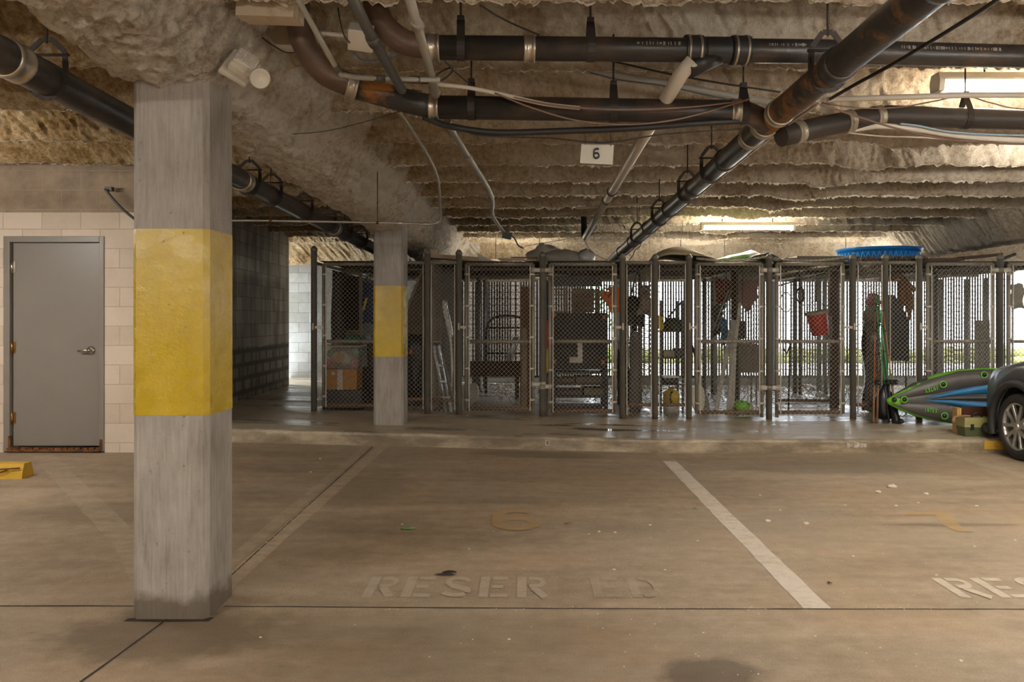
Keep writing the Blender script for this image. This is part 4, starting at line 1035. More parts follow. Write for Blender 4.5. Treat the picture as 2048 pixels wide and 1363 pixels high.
# grit and gravel on the cage floors
mb = MB(); rnd = random.Random(9)
for i in range(5200):
    x = rnd.uniform(-1.0, 5.6); y = 14.0 - abs(rnd.gauss(0, 1.5))
    if y < 9.7: continue
    s = rnd.uniform(.006, .022); z = pl(x)
    vs = [(x + s * math.cos(a + i), y + s * math.sin(a + i), z) for a in (0, 1.57, 3.14, 4.71)] + [(x + rnd.uniform(-.3, .3) * s, y, z + s * rnd.uniform(.5, 1.1))]
    mb.add(vs, [(0, 1, 4), (1, 2, 4), (2, 3, 4), (3, 0, 4)])
g_ = mb.build('gravel', mat('grey_grit', (.24, .22, .20), .9, var=.5, vs=40, bump=0), loc=(2.3, 12, .13)); tag(g_, 'grey grit and gravel strewn over the cage floors', 'gravel', kind='stuff')
# ------------------------------------------------------------------ things kept in and on the cages
def fx(px, D): return (px - PX) / F * D
def fz(py, D): return CAMH + (PY - py) / F * D
def lump_sheet(mb, c, w, h, th, seed, amp=.02, nx=9, nz=11, taper=None):
    """a soft hanging thing: flat-ish bag or cloth with lumps front and back"""
    rnd = random.Random(seed); ph = [rnd.uniform(0, 6.3) for _ in range(6)]; c = Vector(c)
    rows = []
    def pt(u, v, s):
        k_ = taper(v) if taper else 1
        e = (1 - abs(2 * u - 1) ** 3) * (1 - abs(2 * v - 1) ** 5)
        x = (u - .5) * w * k_ + amp * .6 * math.sin(9 * v + ph[0]) * (abs(2 * u - 1))
        z = (v - .5) * h + amp * .5 * math.sin(7 * u + ph[1]) * (abs(2 * v - 1))
        y = s * (th / 2 * e + amp * e * (math.sin(11 * u + 4 * v + ph[2]) * .5 + math.sin(6 * v - 7 * u + ph[3]) * .5))
        return c + Vector((x, y, z))
    F_ = [[pt(i / nx, j / nz, -1) for i in range(nx + 1)] for j in range(nz + 1)]
    B_ = [[pt(i / nx, j / nz, 1) for i in range(nx + 1)] for j in range(nz + 1)]
    N = nx + 1; vs = [p for r in F_ for p in r] + [p for r in B_ for p in r]; o = N * (nz + 1); fs = []
    for j in range(nz):
        for i in range(nx):
            a = j * N + i; fs.append((a, a + 1, a + N + 1, a + N)); fs.append((o + a, o + a + N, o + a + N + 1, o + a + 1))
    ring = [i for i in range(N)] + [j * N + nx for j in range(1, nz + 1)] + [nz * N + i for i in range(nx - 1, -1, -1)] + [j * N for j in range(nz - 1, 0, -1)]
    for a, b in zip(ring, ring[1:] + ring[:1]): fs.append((b, a, o + a, o + b))
    return mb.add(vs, fs, True)
def heap(mb, c, rx, ry, rz, seed, amp=.18, n=22, m=12, flat=True):
    """crumpled mound with a flat underside"""
    rnd = random.Random(seed); ph = [rnd.uniform(0, 6.3) for _ in range(8)]
    def sq(p):
        a = math.atan2(p.y, p.x); k_ = 1 + amp * (math.sin(3 * a + ph[0]) * .5 + math.sin(5 * a + 3 * p.z + ph[1]) * .4 + math.sin(9 * a - 5 * p.z + ph[2]) * .3 + math.sin(7 * p.z + 2 * a + ph[3]) * .4)
        z = p.z * k_
        if flat and z < -.25: z = -.25 + (z + .25) * .08
        return Vector((p.x * k_, p.y * k_, z))
    return mb.ell(c, (rx, ry, rz), None, n, m, sq)
cloth = lambda n, c, **k_: mat(n, c, .85, var=.2, vs=10, bump=.25, bs=50, **k_)
M_wood = mat('weathered_wood', (.25, .18, .12), .8, var=.3, vs=6, bump=.2)
M_pale_wood = mat('pale_lumber', (.46, .36, .25), .75, var=.2, vs=5, bump=.1)
M_ply = mat('dull_plywood', (.20, .155, .105), .8, var=.25, vs=4)
M_dkwood = mat('dark_brown_board', (.075, .045, .03), .8, var=.35, vs=6, bump=.2)
M_blackp = mat('black_plastic', (.018, .018, .019), .45, var=.3, bump=.05)
M_bag = mat('black_bin_bag', (.016, .016, .018), .28, var=.3, vs=8, bump=.6, bs=28)
M_silver = mat('aluminium', (.58, .58, .57), .35, .85, var=.1)
M_foil = mat('crumpled_foil', (.62, .62, .60), .3, .85, var=.2, vs=20, bump=1.0, bs=45)
M_gpanel = mat('grey_sheet', (.16, .15, .14), .6, var=.2, vs=4)
M_white = mat('off_white_board', (.58, .55, .49), .6, var=.12, vs=5)
M_orange = mat('orange_fabric', (.62, .16, .03), .7, var=.25, vs=12, bump=.3)
M_redcl = cloth('red_cloth', (.30, .055, .04)); M_blue = cloth('navy_cloth', (.025, .045, .13)); M_green = cloth('green_cloth', (.03, .15, .085))
M_graycl = cloth('grey_cloth', (.30, .28, .25)); M_tan = cloth('tan_tarp', (.34, .29, .20))
M_ylw = mat('yellow_plastic', (.62, .42, .02), .4, var=.12); M_lime = mat('lime_plastic', (.16, .46, .04), .35, var=.1)

# --- leftmost cage
D = 10.75; t = thing('louvered_shutter', 'tall louvered wooden shutter leaning at the back of the leftmost cage', 'shutter', (fx(702, D), D, pl(-2.3)))
x0, x1, z0, z1 = fx(681, D), fx(724, D), pl(-2.3), fz(535, D); mb = MB()
for x in (x0 + .018, x1 - .018): mb.bx(x - .02, x + .02, D - .018, D + .018, z0, z1)
for z in (z1 - .045, (z0 + z1) / 2, z0 + .06): mb.bx(x0 + .038, x1 - .038, D - .016, D + .016, z - .045, z + .045)
mb.build('frame', mat('shutter_tan', (.34, .27, .19), .7, var=.2), t); mb = MB(); z = z0 + .13
while z < z1 - .11: mb.box(((x0 + x1) / 2, D, z), (x1 - x0 - .07, .05, .007), (R(38), 0, 0)); z += .034
mb.build('slats', M_dkwood, t)
D = 10.35; t = thing('hanging_jacket', 'navy jacket with a yellow stripe hung in the leftmost cage', 'jacket', (fx(742, D), D, fz(645, D)))
mb = MB(); lump_sheet(mb, (fx(742, D), D, fz(606, D)), .22, .52, .09, 2, .02); mb.build('body', M_blue, t)
mb = MB(); mb.bar((fx(729, D), D - .08, fz(620, D)), (fx(736, D), D - .08, fz(596, D)), .018, .03); mb.build('stripe', M_ylw, t)
mb = MB(); mb.tube(spl([(fx(736, D), D, fz(565, D)), (fx(740, D), D, fz(560, D)), (fx(742, D), D, RZ - .01)], 4), .004, 6); mb.build('hook', M_rod, t)
zA = pl(-2.35)
D = 9.72; mb = MB(); mb.bx(fx(651, D), fx(729, D), D - .16, D + .2, zA, fz(777, D) - .002, bev=.01)
solo(mb, 'crate', M_blackp, 'black crate on the floor under the taped cardboard box', 'crate')
t = thing('cardboard_box', 'orange-brown cardboard box sealed with white tape, on the black crate', 'box', (fx(686, D), D, fz(777, D)))
x0, x1, z0, z1 = fx(653, D), fx(719, D), fz(777, D), fz(736, D)
mb = MB(); mb.bx(x0, x1, D - .15, D + .18, z0, z1, bev=.004); mb.build('carton', mat('cardboard', (.44, .20, .05), .8, var=.15, vs=8), t)
mb = MB(); mb.bx(fx(680, D), fx(691, D), D - .1525, D - .149, z0, z1 - .01); mb.bx(fx(680, D), fx(691, D), D - .15, D + .18, z1, z1 + .002); mb.build('tape', M_white, t)
mb = MB(); mb.bx(fx(669, D), fx(676, D), D - .1525, D - .15, z1 - .07, z1 - .035); mb.build('shipping_label', M_white, t)
t = thing('storage_bin', 'clear plastic bin of colourful odds and ends on top of the cardboard box', 'bin', (fx(686, D), D, z1))
x0, x1, zb0, zb1 = fx(650, D), fx(727, D), z1 + .004, fz(693, D)
M_bin = bpy.data.materials.new('cloudy_plastic'); M_bin.use_nodes = True; bs_ = M_bin.node_tree.nodes['Principled BSDF']
bs_.inputs['Base Color'].default_value = (.62, .58, .52, 1); bs_.inputs['Roughness'].default_value = .3; bs_.inputs['Alpha'].default_value = .34
mb = MB(); mb.bx(x0 + .03, x1 - .03, D - .17, D + .2, zb0, zb1, bev=.01); mb.build('tub', M_bin, t)
mb = MB(); mb.bx(x0, x1, D - .19, D + .22, zb1, zb1 + .022, bev=.006); mb.build('lid', mat('milky_lid', (.60, .50, .38), .4, var=.1), t)
rnd = random.Random(31)
for i, c_ in enumerate([(.50, .06, .07), (.55, .50, .42), (.62, .30, .06), (.10, .30, .14), (.58, .55, .48), (.50, .07, .08), (.60, .33, .10), (.55, .5, .4), (.12, .3, .2), (.6, .3, .08)]):
    mb = MB(); heap(mb, (x0 + .08 + (x1 - x0 - .16) * ((i * .37) % 1), D - .08 + .05 * (i % 3), zb0 + .055 + .15 * ((i * .61) % 1)), .075, .06, .055, i, flat=False, n=12, m=8)
    mb.build('contents', cloth('toy_colour_%s' % 'abcdefghij'[i], c_), t)
mb = MB(); heap(mb, (fx(708, D), D, zb1 + .05), .13, .12, .10, 5, .12); solo(mb, 'folded_cloth', M_green, 'green cloth heaped on the lid of the clear bin', 'cloth')
mb = MB(); heap(mb, (fx(677, D), D - .02, zb1 + .038), .075, .10, .065, 6, .12); solo(mb, 'folded_cloth', M_graycl, 'small grey cloth on the clear bin lid beside the green cloth', 'cloth')
D = 10.2; mb = MB(); mb.bx(fx(722, D), fx(795, D), D - .1, D + .4, zA, fz(735, D), bev=.008); solo(mb, 'cabinet', M_blackp, 'low black cabinet behind the second column in the leftmost cage', 'cabinet')
t = thing('bucket', 'tall grey bucket standing on the low black cabinet behind the second column', 'bucket', (fx(748, D), D, fz(735, D)))
mb = MB(); mb.lathe([(.001, 0), (.075, 0), (.095, .31), (.102, .315), (.102, .33), (.09, .33), (.07, .02), (.001, .02)], (fx(748, D), D, fz(735, D) + .002), (0, 0, 1), 20); mb.build('pail', M_ply, t)
mb = MB(); heap(mb, (fx(737, D), D - .02, fz(735, D) + .36), .035, .035, .05, 3, flat=False, n=10, m=6); mb.build('rag', cloth('pale_blue_rag', (.33, .42, .55)), t)
# right half of that cage, seen past the second column
D = 11.0; t = thing('plywood_sheet', 'brown plywood sheet with a slanted pale edge, leaning right of the second column', 'panel', (fx(826, D), D, pl(-1.6)))
O = Vector((fx(805, D), D, pl(-1.6))); pts = [(fx(a, D) - O.x, fz(b, D) - O.z) for a, b in ((795, 670), (843, 546), (852, 562), (852, 640))]; pts = [(0 - .2, 0)] + pts + [(fx(852, D) - O.x, 0)]
mb = MB(); mb.prism([pts[0], pts[-1]] + pts[1:-1][::-1], O, (1, 0, 0), (0, 0, 1), -.02); mb.build('sheet', M_ply, t)
mb = MB(); mb.bar((fx(798, D), D - .02, fz(660, D)), (fx(844, D), D - .02, fz(543, D)), .03, .04); mb.build('edge_batten', M_pale_wood, t)
D = 10.1; t = thing('tool_bag', 'black bag with an orange tag slumped beside the plywood sheet', 'bag', (fx(832, D), D, pl(-1.4)))
mb = MB(); lump_sheet(mb, (fx(830, D), D, (pl(-1.4) + fz(668, D)) / 2), .20, fz(668, D) - pl(-1.4), .14, 8, .03); mb.build('body', M_bag, t)
mb = MB(); heap(mb, (fx(824, D), D - .1, fz(702, D)), .025, .02, .03, 3, flat=False, n=10, m=6); mb.build('tag', M_orange, t)
mb = MB(); mb.tube([(fx(836, D), D + .1, pl(-1.4)), (fx(847, D), D + .1, fz(634, D))], .014, 8); solo(mb, 'garden_tool', M_pale_wood, 'pale wooden tool handle sticking up behind the black bag', 'tool')
D = 10.45; mb = MB(); mb.bx(fx(863, D), fx(909, D), D, D + .02, pl(-1.1), fz(536, D)); solo(mb, 'panel', M_gpanel, 'tall dark grey sheet standing behind the step ladder', 'panel')
D = 9.58; t = thing('step_ladder', 'silver step ladder with a yellow and blue cap, leaning right of the second column', 'ladder', (fx(884, D), D, pl(-1)))
zb = pl(-1.05); top = fz(690, D)
def lad(xa, xb, ya, yb, nm):
    mb = MB(); mb.bar((xa[0], ya, zb), (xa[1], yb, top), .028, .02); mb.build(nm, M_silver, t)
lad((fx(893, D), fx(867, D)), 0, D - .05, D, 'leg'); lad((fx(903, D), fx(877, D)), 0, D - .05, D, 'leg'); lad((fx(888, D), fx(868, D)), 0, D + .22, D + .03, 'leg'); lad((fx(908, D), fx(878, D)), 0, D + .22, D + .03, 'leg')
for i in range(3):
    f_ = .22 + .24 * i; mb = MB(); xa = fx(893, D) + (fx(867, D) - fx(893, D)) * f_; z = zb + (top - zb) * f_
    mb.bx(xa - .005, xa + .075, D - .07, D + .03, z - .012, z + .012); mb.build('step', M_silver, t)
mb = MB(); mb.bx(fx(860, D), fx(880, D), D - .06, D + .08, top, top + .035, bev=.006); mb.build('cap', mat('blue_plastic', (.03, .05, .13), .5), t)
mb = MB(); mb.bx(fx(858, D), fx(880, D), D - .065, D + .08, top + .035, top + .05, bev=.004); mb.build('cap_edge', M_ylw, t)
D = 9.8; mb = MB(); mb.tube(spl([(fx(902, D), D, pl(-.9)), (fx(903, D), D, fz(740, D)), (fx(899, D), D, fz(668, D)), (fx(891, D), D, fz(625, D)), (fx(887, D), D, fz(598, D))], 6), [.012] * 6 + [.02] * 6 + [.045] * 6 + [.04] * 6 + [.008], 10)
solo(mb, 'foil_roll', M_foil, 'crumpled silver foil roll leaning beside the step ladder', 'roll')

mb = MB(); rows = [[(-2.445 + .010 * math.sin(i * 1.3 + j), 10.0 + 3.6 * i / 20, .25 + 1.66 * j / 8) for i in range(21)] for j in range(9)]; mb.sheet(rows, .006)  # sheet added inside the mesh to darken the view into this cage
solo(mb, 'tarp', cloth('black_brown_shade', (.075, .058, .042)), 'dark brown sheet added to darken the left side of the leftmost cage', 'tarp')
# --- cage by the second column, part behind its gate
D = 9.8; t = thing('white_board', 'small white board numbered 2 on the cage floor behind the gate post', 'board', (fx(926, D), D, pl(-.8)))
mb = MB(); mb.bx(fx(918, D), fx(934, D), D, D + .02, pl(-.8), fz(772, D)); mb.build('panel', M_graycl, t)
mb = MB(); letter_mesh(mb, '2', (fx(921.5, D), D, fz(794, D)), (.027, 0, 0), (0, 0, .05), dz=(0, -.003, 0)); mb.build('numeral', M_blk, t)
D = 9.75; mb = MB(); mb.lathe([(.001, 0), (.05, .01), (.10, .03), (.118, .05), (.118, .056), (.10, .04), (.05, .018), (.001, .008)], (fx(955, D), D, fz(785, D)), (-.85, -.5, .1), 22)
mb.v = [(v[0], v[1], max(v[2], pl(-.6) + .002)) for v in mb.v]; solo(mb, 'lampshade', M_white, 'round white dish-like shade on edge inside the timber cage gate', 'shade')
D = 11.2; mb = MB(); mb.bx(fx(940, D), fx(1042, D), D, D + .12, fz(752, D), fz(722, D), bev=.006)
for px_i in (948, 1034): mb.bx(fx(px_i - 4, D), fx(px_i + 4, D), D + .02, D + .10, pl(-.5), fz(751, D))
solo(mb, 'bench', M_dkwood, 'low dark brown plank bench inside the timber cage', 'bench')
t = thing('rod_bundle', 'bundle of thin silver rods leaning on the plank bench', 'rods', (fx(1020, D), D, fz(722, D)))
for i in range(7):
    mb = MB(); mb.tube([(fx(1010 + 2.6 * i, D), D + .03 + .01 * (i % 2), fz(722, D) + .008), (fx(1026 + 2.2 * i, D), D + .10, fz(676 - 2 * (i % 3), D))], .006, 6); mb.build('rod', M_silver, t)
D = 11.9; t = thing('bed_frame', 'black bent-tube headboard frame at the back of the timber cage', 'bed frame', (fx(1005, D), D, pl(-.4)))
mb = MB(); mb.tube(spl([(fx(972, D), D, pl(-.5)), (fx(973, D), D, fz(668, D)), (fx(982, D), D, fz(640, D)), (fx(1000, D), D, fz(632, D)), (fx(1030, D), D, fz(632, D)), (fx(1046, D), D, fz(640, D)), (fx(1050, D), D, fz(668, D)), (fx(1050, D), D, pl(-.1))], 6), .018, 10); mb.build('hoop', M_blackp, t)
for py_i in (655, 706):
    mb = MB(); mb.tube([(fx(973, D), D, fz(py_i, D)), (fx(1049, D), D, fz(py_i, D))], .014, 8); mb.build('crossbar', M_blackp, t)
D = 10.0; mb = MB(); mb.bx(fx(1043, D), fx(1054, D), D - .03, D + .03, pl(.0), fz(655, D), bev=.004); solo(mb, 'timber_post', M_wood, 'rough square timber standing just inside the timber cage gate', 'timber')
D = 10.4; mb = MB(); mb.bx(fx(1040, D), fx(1063, D), D, D + .05, pl(.0), fz(573, D), bev=.004); solo(mb, 'board', mat('reddish_board', (.17, .075, .04), .8, var=.35, vs=6), 'tall reddish-brown board behind the rough timber', 'board')

# --- cage with the black cabinet
D = 9.85; t = thing('beach_umbrella', 'closed beach umbrella in blue, red and yellow standing behind the gate post', 'umbrella', (fx(1093, D), D, pl(.2)))
zb = pl(.2)
for a, b, m in ((fz(590, D), fz(640, D), M_blue), (fz(640, D), fz(697, D), mat('red_stripe', (.45, .03, .03), .8)), (fz(697, D), fz(745, D), M_ylw)):
    mb = MB(); mb.lathe([(.030 + .02 * ((a - zb) / 2), a), (.034, b)] if False else [(.032, b), (.040, (a + b) / 2), (.036, a)], (fx(1093, D), D, 0), (0, 0, 1), 10); mb.build('canopy_panel', m, t)
mb = MB(); mb.tube([(fx(1093, D), D, zb), (fx(1093, D), D, fz(560, D))], .012, 8); mb.build('pole', M_rod, t)
zc = pl(.6); D = 10.05
t = thing('shelf_unit', 'low black slatted rack under the black cabinet', 'rack', (fx(1160, D), D + .3, zc))
for px_i in (1108, 1212):
    for yy in (D, D + .45): mb = MB(); mb.bx(fx(px_i - 4, D), fx(px_i + 4, D), yy, yy + .03, zc, fz(738, D) - .003); mb.build('leg', M_blackp, t)
for z in (fz(745, D), fz(768, D), fz(793, D)): mb = MB(); mb.bx(fx(1104, D), fx(1216, D), D - .02, D + .5, z - .012, z + .012); mb.build('shelf', M_blackp, t)
rnd = random.Random(12)
for i, (pa, pb, py_, hh) in enumerate([(1112, 1150, 768, .06), (1152, 1205, 768, .075), (1114, 1165, 793, .07), (1168, 1208, 793, .09), (1112, 1205, 812, .05)]):
    zz = (fz(py_, D) + .014) if py_ < 810 else zc + .002
    mb = MB(); mb.bx(fx(pa, D), fx(pb, D), D + .02, D + .42, zz, zz + hh, bev=.006)
    solo(mb, 'box', mat('dim_box_%s' % 'abcde'[i], [(.10, .075, .06), (.13, .11, .09), (.08, .06, .05), (.15, .13, .10), (.07, .05, .045)][i], .8), ['flat brown box on the rack\'s middle shelf, left half', 'flat grey-brown box on the rack\'s middle shelf, right half', 'dark flat box on the rack\'s bottom shelf, left half', 'pale flat box on the rack\'s bottom shelf, right half', 'wide dark box on the floor under the rack'][i], 'box')
t = thing('cabinet', 'big black cabinet with a white letter J on its front', 'cabinet', (fx(1160, D), D + .25, fz(738, D)))
x0, x1, z0, z1 = fx(1104, D), fx(1216, D), fz(738, D) + .0, fz(625, D)
mb = MB(); mb.bx(x0, x1, D, D + .5, z0, z1, bev=.008); mb.build('body', mat('black_cabinet', (.022, .021, .020), .7, var=.3), t)
mb = MB(); letter_mesh(mb, 'J', (fx(1139, D), D, fz(725, D)), (fx(1165, D) - fx(1139, D), 0, 0), (0, 0, fz(683, D) - fz(725, D)), dz=(0, -.003, 0)); mb.build('letter', M_white, t)
M_cop = mat('copper_corner', (.42, .16, .06), .5, .4)
for a, b in ((1109, 629), (1109, 723), (1208, 634), (1206, 724)): mb = MB(); mb.box((fx(a, D), D - .004, fz(b, D)), (.04, .012, .05)); mb.build('corner_bracket', M_cop, t)
D = 10.2; t = thing('wooden_easel', 'small weathered wooden frame propped on the black cabinet', 'frame', (fx(1120, D), D, fz(622, D)))
x0, x1, z0, z1 = fx(1104, D), fx(1134, D), z1 + .003, fz(576, D)
for a in ((x0, x0 + .022, z0, z1), (x1 - .022, x1, z0, z1)): mb = MB(); mb.bx(a[0], a[1], D, D + .02, a[2], a[3]); mb.build('stile', M_wood, t)
for a in (z0, z1 - .022, (z0 + z1) / 2 + .06): mb = MB(); mb.bx(x0 + .022, x1 - .022, D, D + .02, a, a + .022); mb.build('rail', M_wood, t)
t = thing('plank_door', 'weathered little plank door with battens standing on the black cabinet', 'panel', (fx(1172, D), D + .1, z0))
x0, x1 = fx(1144, D), fx(1202, D)
for i in range(5): w_ = (x1 - x0) / 5; mb = MB(); mb.bx(x0 + i * w_ + .003, x0 + (i + 1) * w_ - .003, D + .1, D + .115, z0, z1); mb.build('plank', mat('grey_plank', (.20, .15, .115), .85, var=.35, vs=8), t)
for z in (z0 + .05, z0 + .17, z1 - .04): mb = MB(); mb.bx(x0, x1, D + .082, D + .1, z - .018, z + .018); mb.build('batten', M_wood, t)
mb = MB(); mb.bx(fx(1104, D), fx(1203, D), D + .05, D + .09, fz(572, D), fz(553, D)); solo(mb, 'beam_board', M_blackp, 'dark board slung level under the cage roof above the black cabinet', 'board')
D = 9.75; t = thing('orange_bag', 'bright orange bag hanging beside the cage gate post next to the black cabinet', 'bag', (fx(1223, D), D, fz(622, D)))
mb = MB(); lump_sheet(mb, (fx(1228, D), D, fz(598, D)), .16, .30, .10, 14, .03); mb.build('body', M_orange, t)
mb = MB(); lump_sheet(mb, (fx(1210, D), D - .05, fz(592, D)), .10, .14, .05, 15, .03); mb.build('flap', M_orange, t)
mb = MB(); mb.tube([(fx(1228, D), D, fz(576, D)), (fx(1226, D), D, RZ)], .006, 6); mb.build('strap', M_orange, t)
# narrow bays next to it: bags, bicycle, rack
D = 9.8; t = thing('duffel_bag', 'dark duffel bag hanging behind the mesh, beneath the patterned bag', 'bag', (fx(1275, D), D, fz(655, D)))
mb = MB(); lump_sheet(mb, (fx(1272, D), D + .1, fz(622, D)), .24, .36, .14, 17, .03); mb.build('body', M_bag, t)
mb = MB(); mb.tube(spl([(fx(1262, D), D + .1, fz(596, D)), (fx(1268, D), D + .05, fz(570, D)), (fx(1283, D), D + .1, RZ)], 5), .010, 6); mb.build('strap', M_blackp, t)
D = 9.7; t = thing('patterned_bag', 'grey and tan patterned bag hung by the narrow mesh bay', 'bag', (fx(1290, D), D, fz(628, D)))
mb = MB(); lump_sheet(mb, (fx(1290, D), D, fz(600, D)), .17, .36, .10, 19, .02, taper=lambda v: 1.1 - .5 * v); mb.build('body', cloth('patterned_cloth', (.24, .20, .165), alt=(.07, .065, .06), altf=.52, alts=9), t)
mb = MB(); mb.tube([(fx(1292, D), D, fz(572, D)), (fx(1294, D), D, RZ)], .007, 6); mb.build('strap', M_graycl, t)
D = 10.0; t = thing('squeeze_bottle', 'dark bottle with a bright red cap in the narrow bay beside the black cabinet', 'bottle', (fx(1269, D), D, fz(664, D)))
zt_ = fz(662, D)
mb = MB(); mb.lathe([(.001, 0), (.035, 0), (.037, .06), (.026, .10), (.020, .105)], (fx(1269, D), D, zt_), (0, 0, 1), 14); mb.build('body', M_blackp, t)
mb = MB(); mb.lathe([(.023, .10), (.026, .105), (.026, .13), (.015, .145), (.001, .147)], (fx(1269, D), D, zt_), (0, 0, 1), 14); mb.build('cap', mat('bright_red', (.65, .02, .03), .35), t)
mb = MB(); mb.lathe([(.07, 0), (.075, .1), (.068, .5), (.075, .9), (.06, zt_ - pl(1.3) - .02), (.04, zt_ - pl(1.3) - .003), (.001, zt_ - pl(1.3) - .002)], (fx(1270, D), D, pl(1.3)), (0, 0, 1), 14)
solo(mb, 'rolled_tarp', cloth('dusty_tarp', (.15, .14, .13)), 'upright roll of dusty grey tarp under the red-capped bottle', 'tarp')
def bicycle(label, c, ang, sc_=1.0, m=M_blackp):
    c = Vector(c); d = Vector((math.cos(ang), math.sin(ang), 0)); n = Vector((-d.y, d.x, 0)); u = Vector((0, 0, 1)); r = .30 * sc_
    t = thing('bicycle', label, 'bicycle', c)
    P = lambda a, h: c + d * a * sc_ + u * h * sc_
    for a in (-.46, .48):
        o = P(a, 0) + u * (r + .02); ring = [o + (d * math.cos(i * .2618) + u * math.sin(i * .2618)) * r for i in range(24)]
        mb = MB(); mb.tube(ring, .019, 8, closed=True); w_ = mb.build('wheel', M_rubber, t)
        ring = [o + (d * math.cos(i * .2618) + u * math.sin(i * .2618)) * (r - .028) for i in range(24)]
        mb = MB(); mb.tube(ring, .008, 6, closed=True); mb.build('rim', M_silver, w_)
        mb = MB()
        for i in range(16): a_ = i * math.pi / 8; mb.tube([o + n * .02 * (-1) ** i, o + (d * math.cos(a_) + u * math.sin(a_)) * (r - .03)], .0015, 4, caps=False)
        mb.tube([o - n * .04, o + n * .04], .018, 8); mb.build('spokes', M_silver, w_)
    mb = MB(); H, S, B, Rr, Fw = P(.32, .78), P(-.18, .72), P(-.05, .30), P(-.46, .32), P(.48, .32)
    for a, b, rr in ((H, S, .014), (H, B, .017), (S, B, .014), (B, Rr, .010), (S, Rr, .009), (H, Fw, .013)): mb.tube([a, b], rr, 8)
    mb.build('frame', m, t)
    mb = MB(); mb.tube([H, P(.29, .90)], .012, 8); mb.tube([P(.33, .93) - n * .19, P(.29, .90) - n * .08, P(.29, .90) + n * .08, P(.33, .93) + n * .19], .010, 8); mb.build('handlebar', M_silver, t)
    mb = MB(); mb.tube([S, P(-.21, .86)], .011, 8); mb.ell(P(-.21, .885), (.11, .06, .03), (0, 0, ang), 12, 8); mb.build('saddle', M_blackp, t)
    mb = MB(); mb.tube([B - n * .06, B + n * .06], .012, 8); mb.tube([B + n * .06, B + n * .06 + d * .11 - u * .1], .008, 6); mb.tube([B - n * .06, B - n * .06 - d * .11 + u * .1], .008, 6); mb.build('cranks', M_silver, t)
bicycle('black bicycle parked lengthways in the narrow bay beside the black cabinet', (1.275, 10.85, pl(1.3)), R(91), .95)
D = 9.95; t = thing('shelf_rack', 'slim black metal rack crammed between two posts, left of the white planks', 'rack', (fx(1343, D), D, .13))
for px_i in (1322, 1366):
    for yy in (D, D + .34): mb = MB(); mb.bx(fx(px_i - 2, D), fx(px_i + 2, D), yy, yy + .022, .13, fz(600, D)); mb.build('upright', M_blackp, t)
for py_i in (662, 715, 768):
    mb = MB(); mb.bx(fx(1318, D), fx(1370, D), D - .01, D + .37, fz(py_i, D) - .012, fz(py_i, D) + .008); mb.build('shelf', M_dkwood if py_i == 662 else M_blackp, t)
mb = MB(); mb.tube([(fx(1331, D), D - .02, fz(640, D)), (fx(1362, D), D - .02, fz(604, D))], .012, 8); mb.build('brace', M_blackp, t)
S = lambda py: fz(py, D) + .009
mb = MB(); heap(mb, (fx(1350, D), D + .12, S(662) + .03), .13, .12, .12, 21, .15); solo(mb, 'folded_cloth', cloth('dark_green_heap', (.03, .05, .04)), 'dark green heap on the rack\'s top shelf', 'cloth')
mb = MB(); lump_sheet(mb, (fx(1318, D), D - .09, fz(645, D)), .075, .17, .05, 23, .02); solo(mb, 'gloves', M_ylw, 'yellow work gloves hanging at the corner of the black rack', 'gloves')
mb = MB(); mb.bx(fx(1328, D), fx(1350, D), D + .02, D + .2, S(715), S(715) + .075, bev=.008); solo(mb, 'tool_case', M_tan, 'tan case on the middle shelf of the black rack', 'case')
mb = MB(); mb.bx(fx(1350, D), fx(1366, D), D + .02, D + .2, S(715), S(715) + .11, bev=.01); solo(mb, 'tool_case', M_blackp, 'black case beside the tan case on the black rack', 'case')
t = thing('lidded_tub', 'dark tub with a pale lid on the rack\'s bottom shelf', 'tub', (fx(1343, D), D, S(768)))
mb = MB(); mb.bx(fx(1329, D), fx(1357, D), D + .02, D + .28, S(768), S(768) + .065, bev=.01); mb.build('tub', M_blackp, t)
mb = MB(); mb.bx(fx(1327, D), fx(1359, D), D, D + .3, S(768) + .065, S(768) + .085, bev=.005); mb.build('lid', M_white, t)
t = thing('jug', 'yellow and white jug on the floor under the black rack', 'jug', (fx(1346, D), D, .131))
mb = MB(); mb.lathe([(.001, 0), (.10, 0), (.105, .03), (.105, .10)], (fx(1346, D), D + .12, .131), (0, 0, 1), 18); mb.build('base', M_white, t)
mb = MB(); mb.lathe([(.105, .10), (.105, .22), (.085, .26), (.035, .28), (.03, .31), (.001, .312)], (fx(1346, D), D + .12, .131), (0, 0, 1), 18); mb.build('body', M_ylw, t)
mb = MB(); mb.tube(spl([(fx(1346, D), D + .02, .39), (fx(1341, D), D - .02, .37), (fx(1341, D), D - .02, .27), (fx(1346, D), D + .01, .24)], 5), .011, 8); mb.build('handle', M_blackp, t)

# --- cage of the white planks
D = 9.95; O = Vector((fx(1398, D), D, .131))
mb = MB(); mb.prism([(.085 * math.cos(a * .2618) + .0, .185 + .185 * math.sin(a * .2618)) for a in range(24)], O, (1, .15, .12), (0, .22, .98), -.022)
solo(mb, 'body_board', mat('cream_board', (.50, .47, .38), .5, var=.12), 'oval cream board leaning at the bottom of the cage gate', 'board')
D = 10.1; t = thing('paddle', 'dark paddle leaning behind the oval cream board', 'paddle', (fx(1410, D), D, .131))
mb = MB(); mb.tube([(fx(1402, D), D + .06, fz(752, D)), (fx(1378, D), D + .2, fz(640, D))], .013, 8); mb.build('shaft', M_rod, t)
mb = MB(); mb.prism([(-.03, 0), (.045, 0), (.05, .18), (.02, .32), (-.03, .32), (-.05, .18)], (fx(1414, D), D, .131), (1, 0, 0), (-.18, .18, .96), -.02); mb.build('blade', M_gpanel, t)
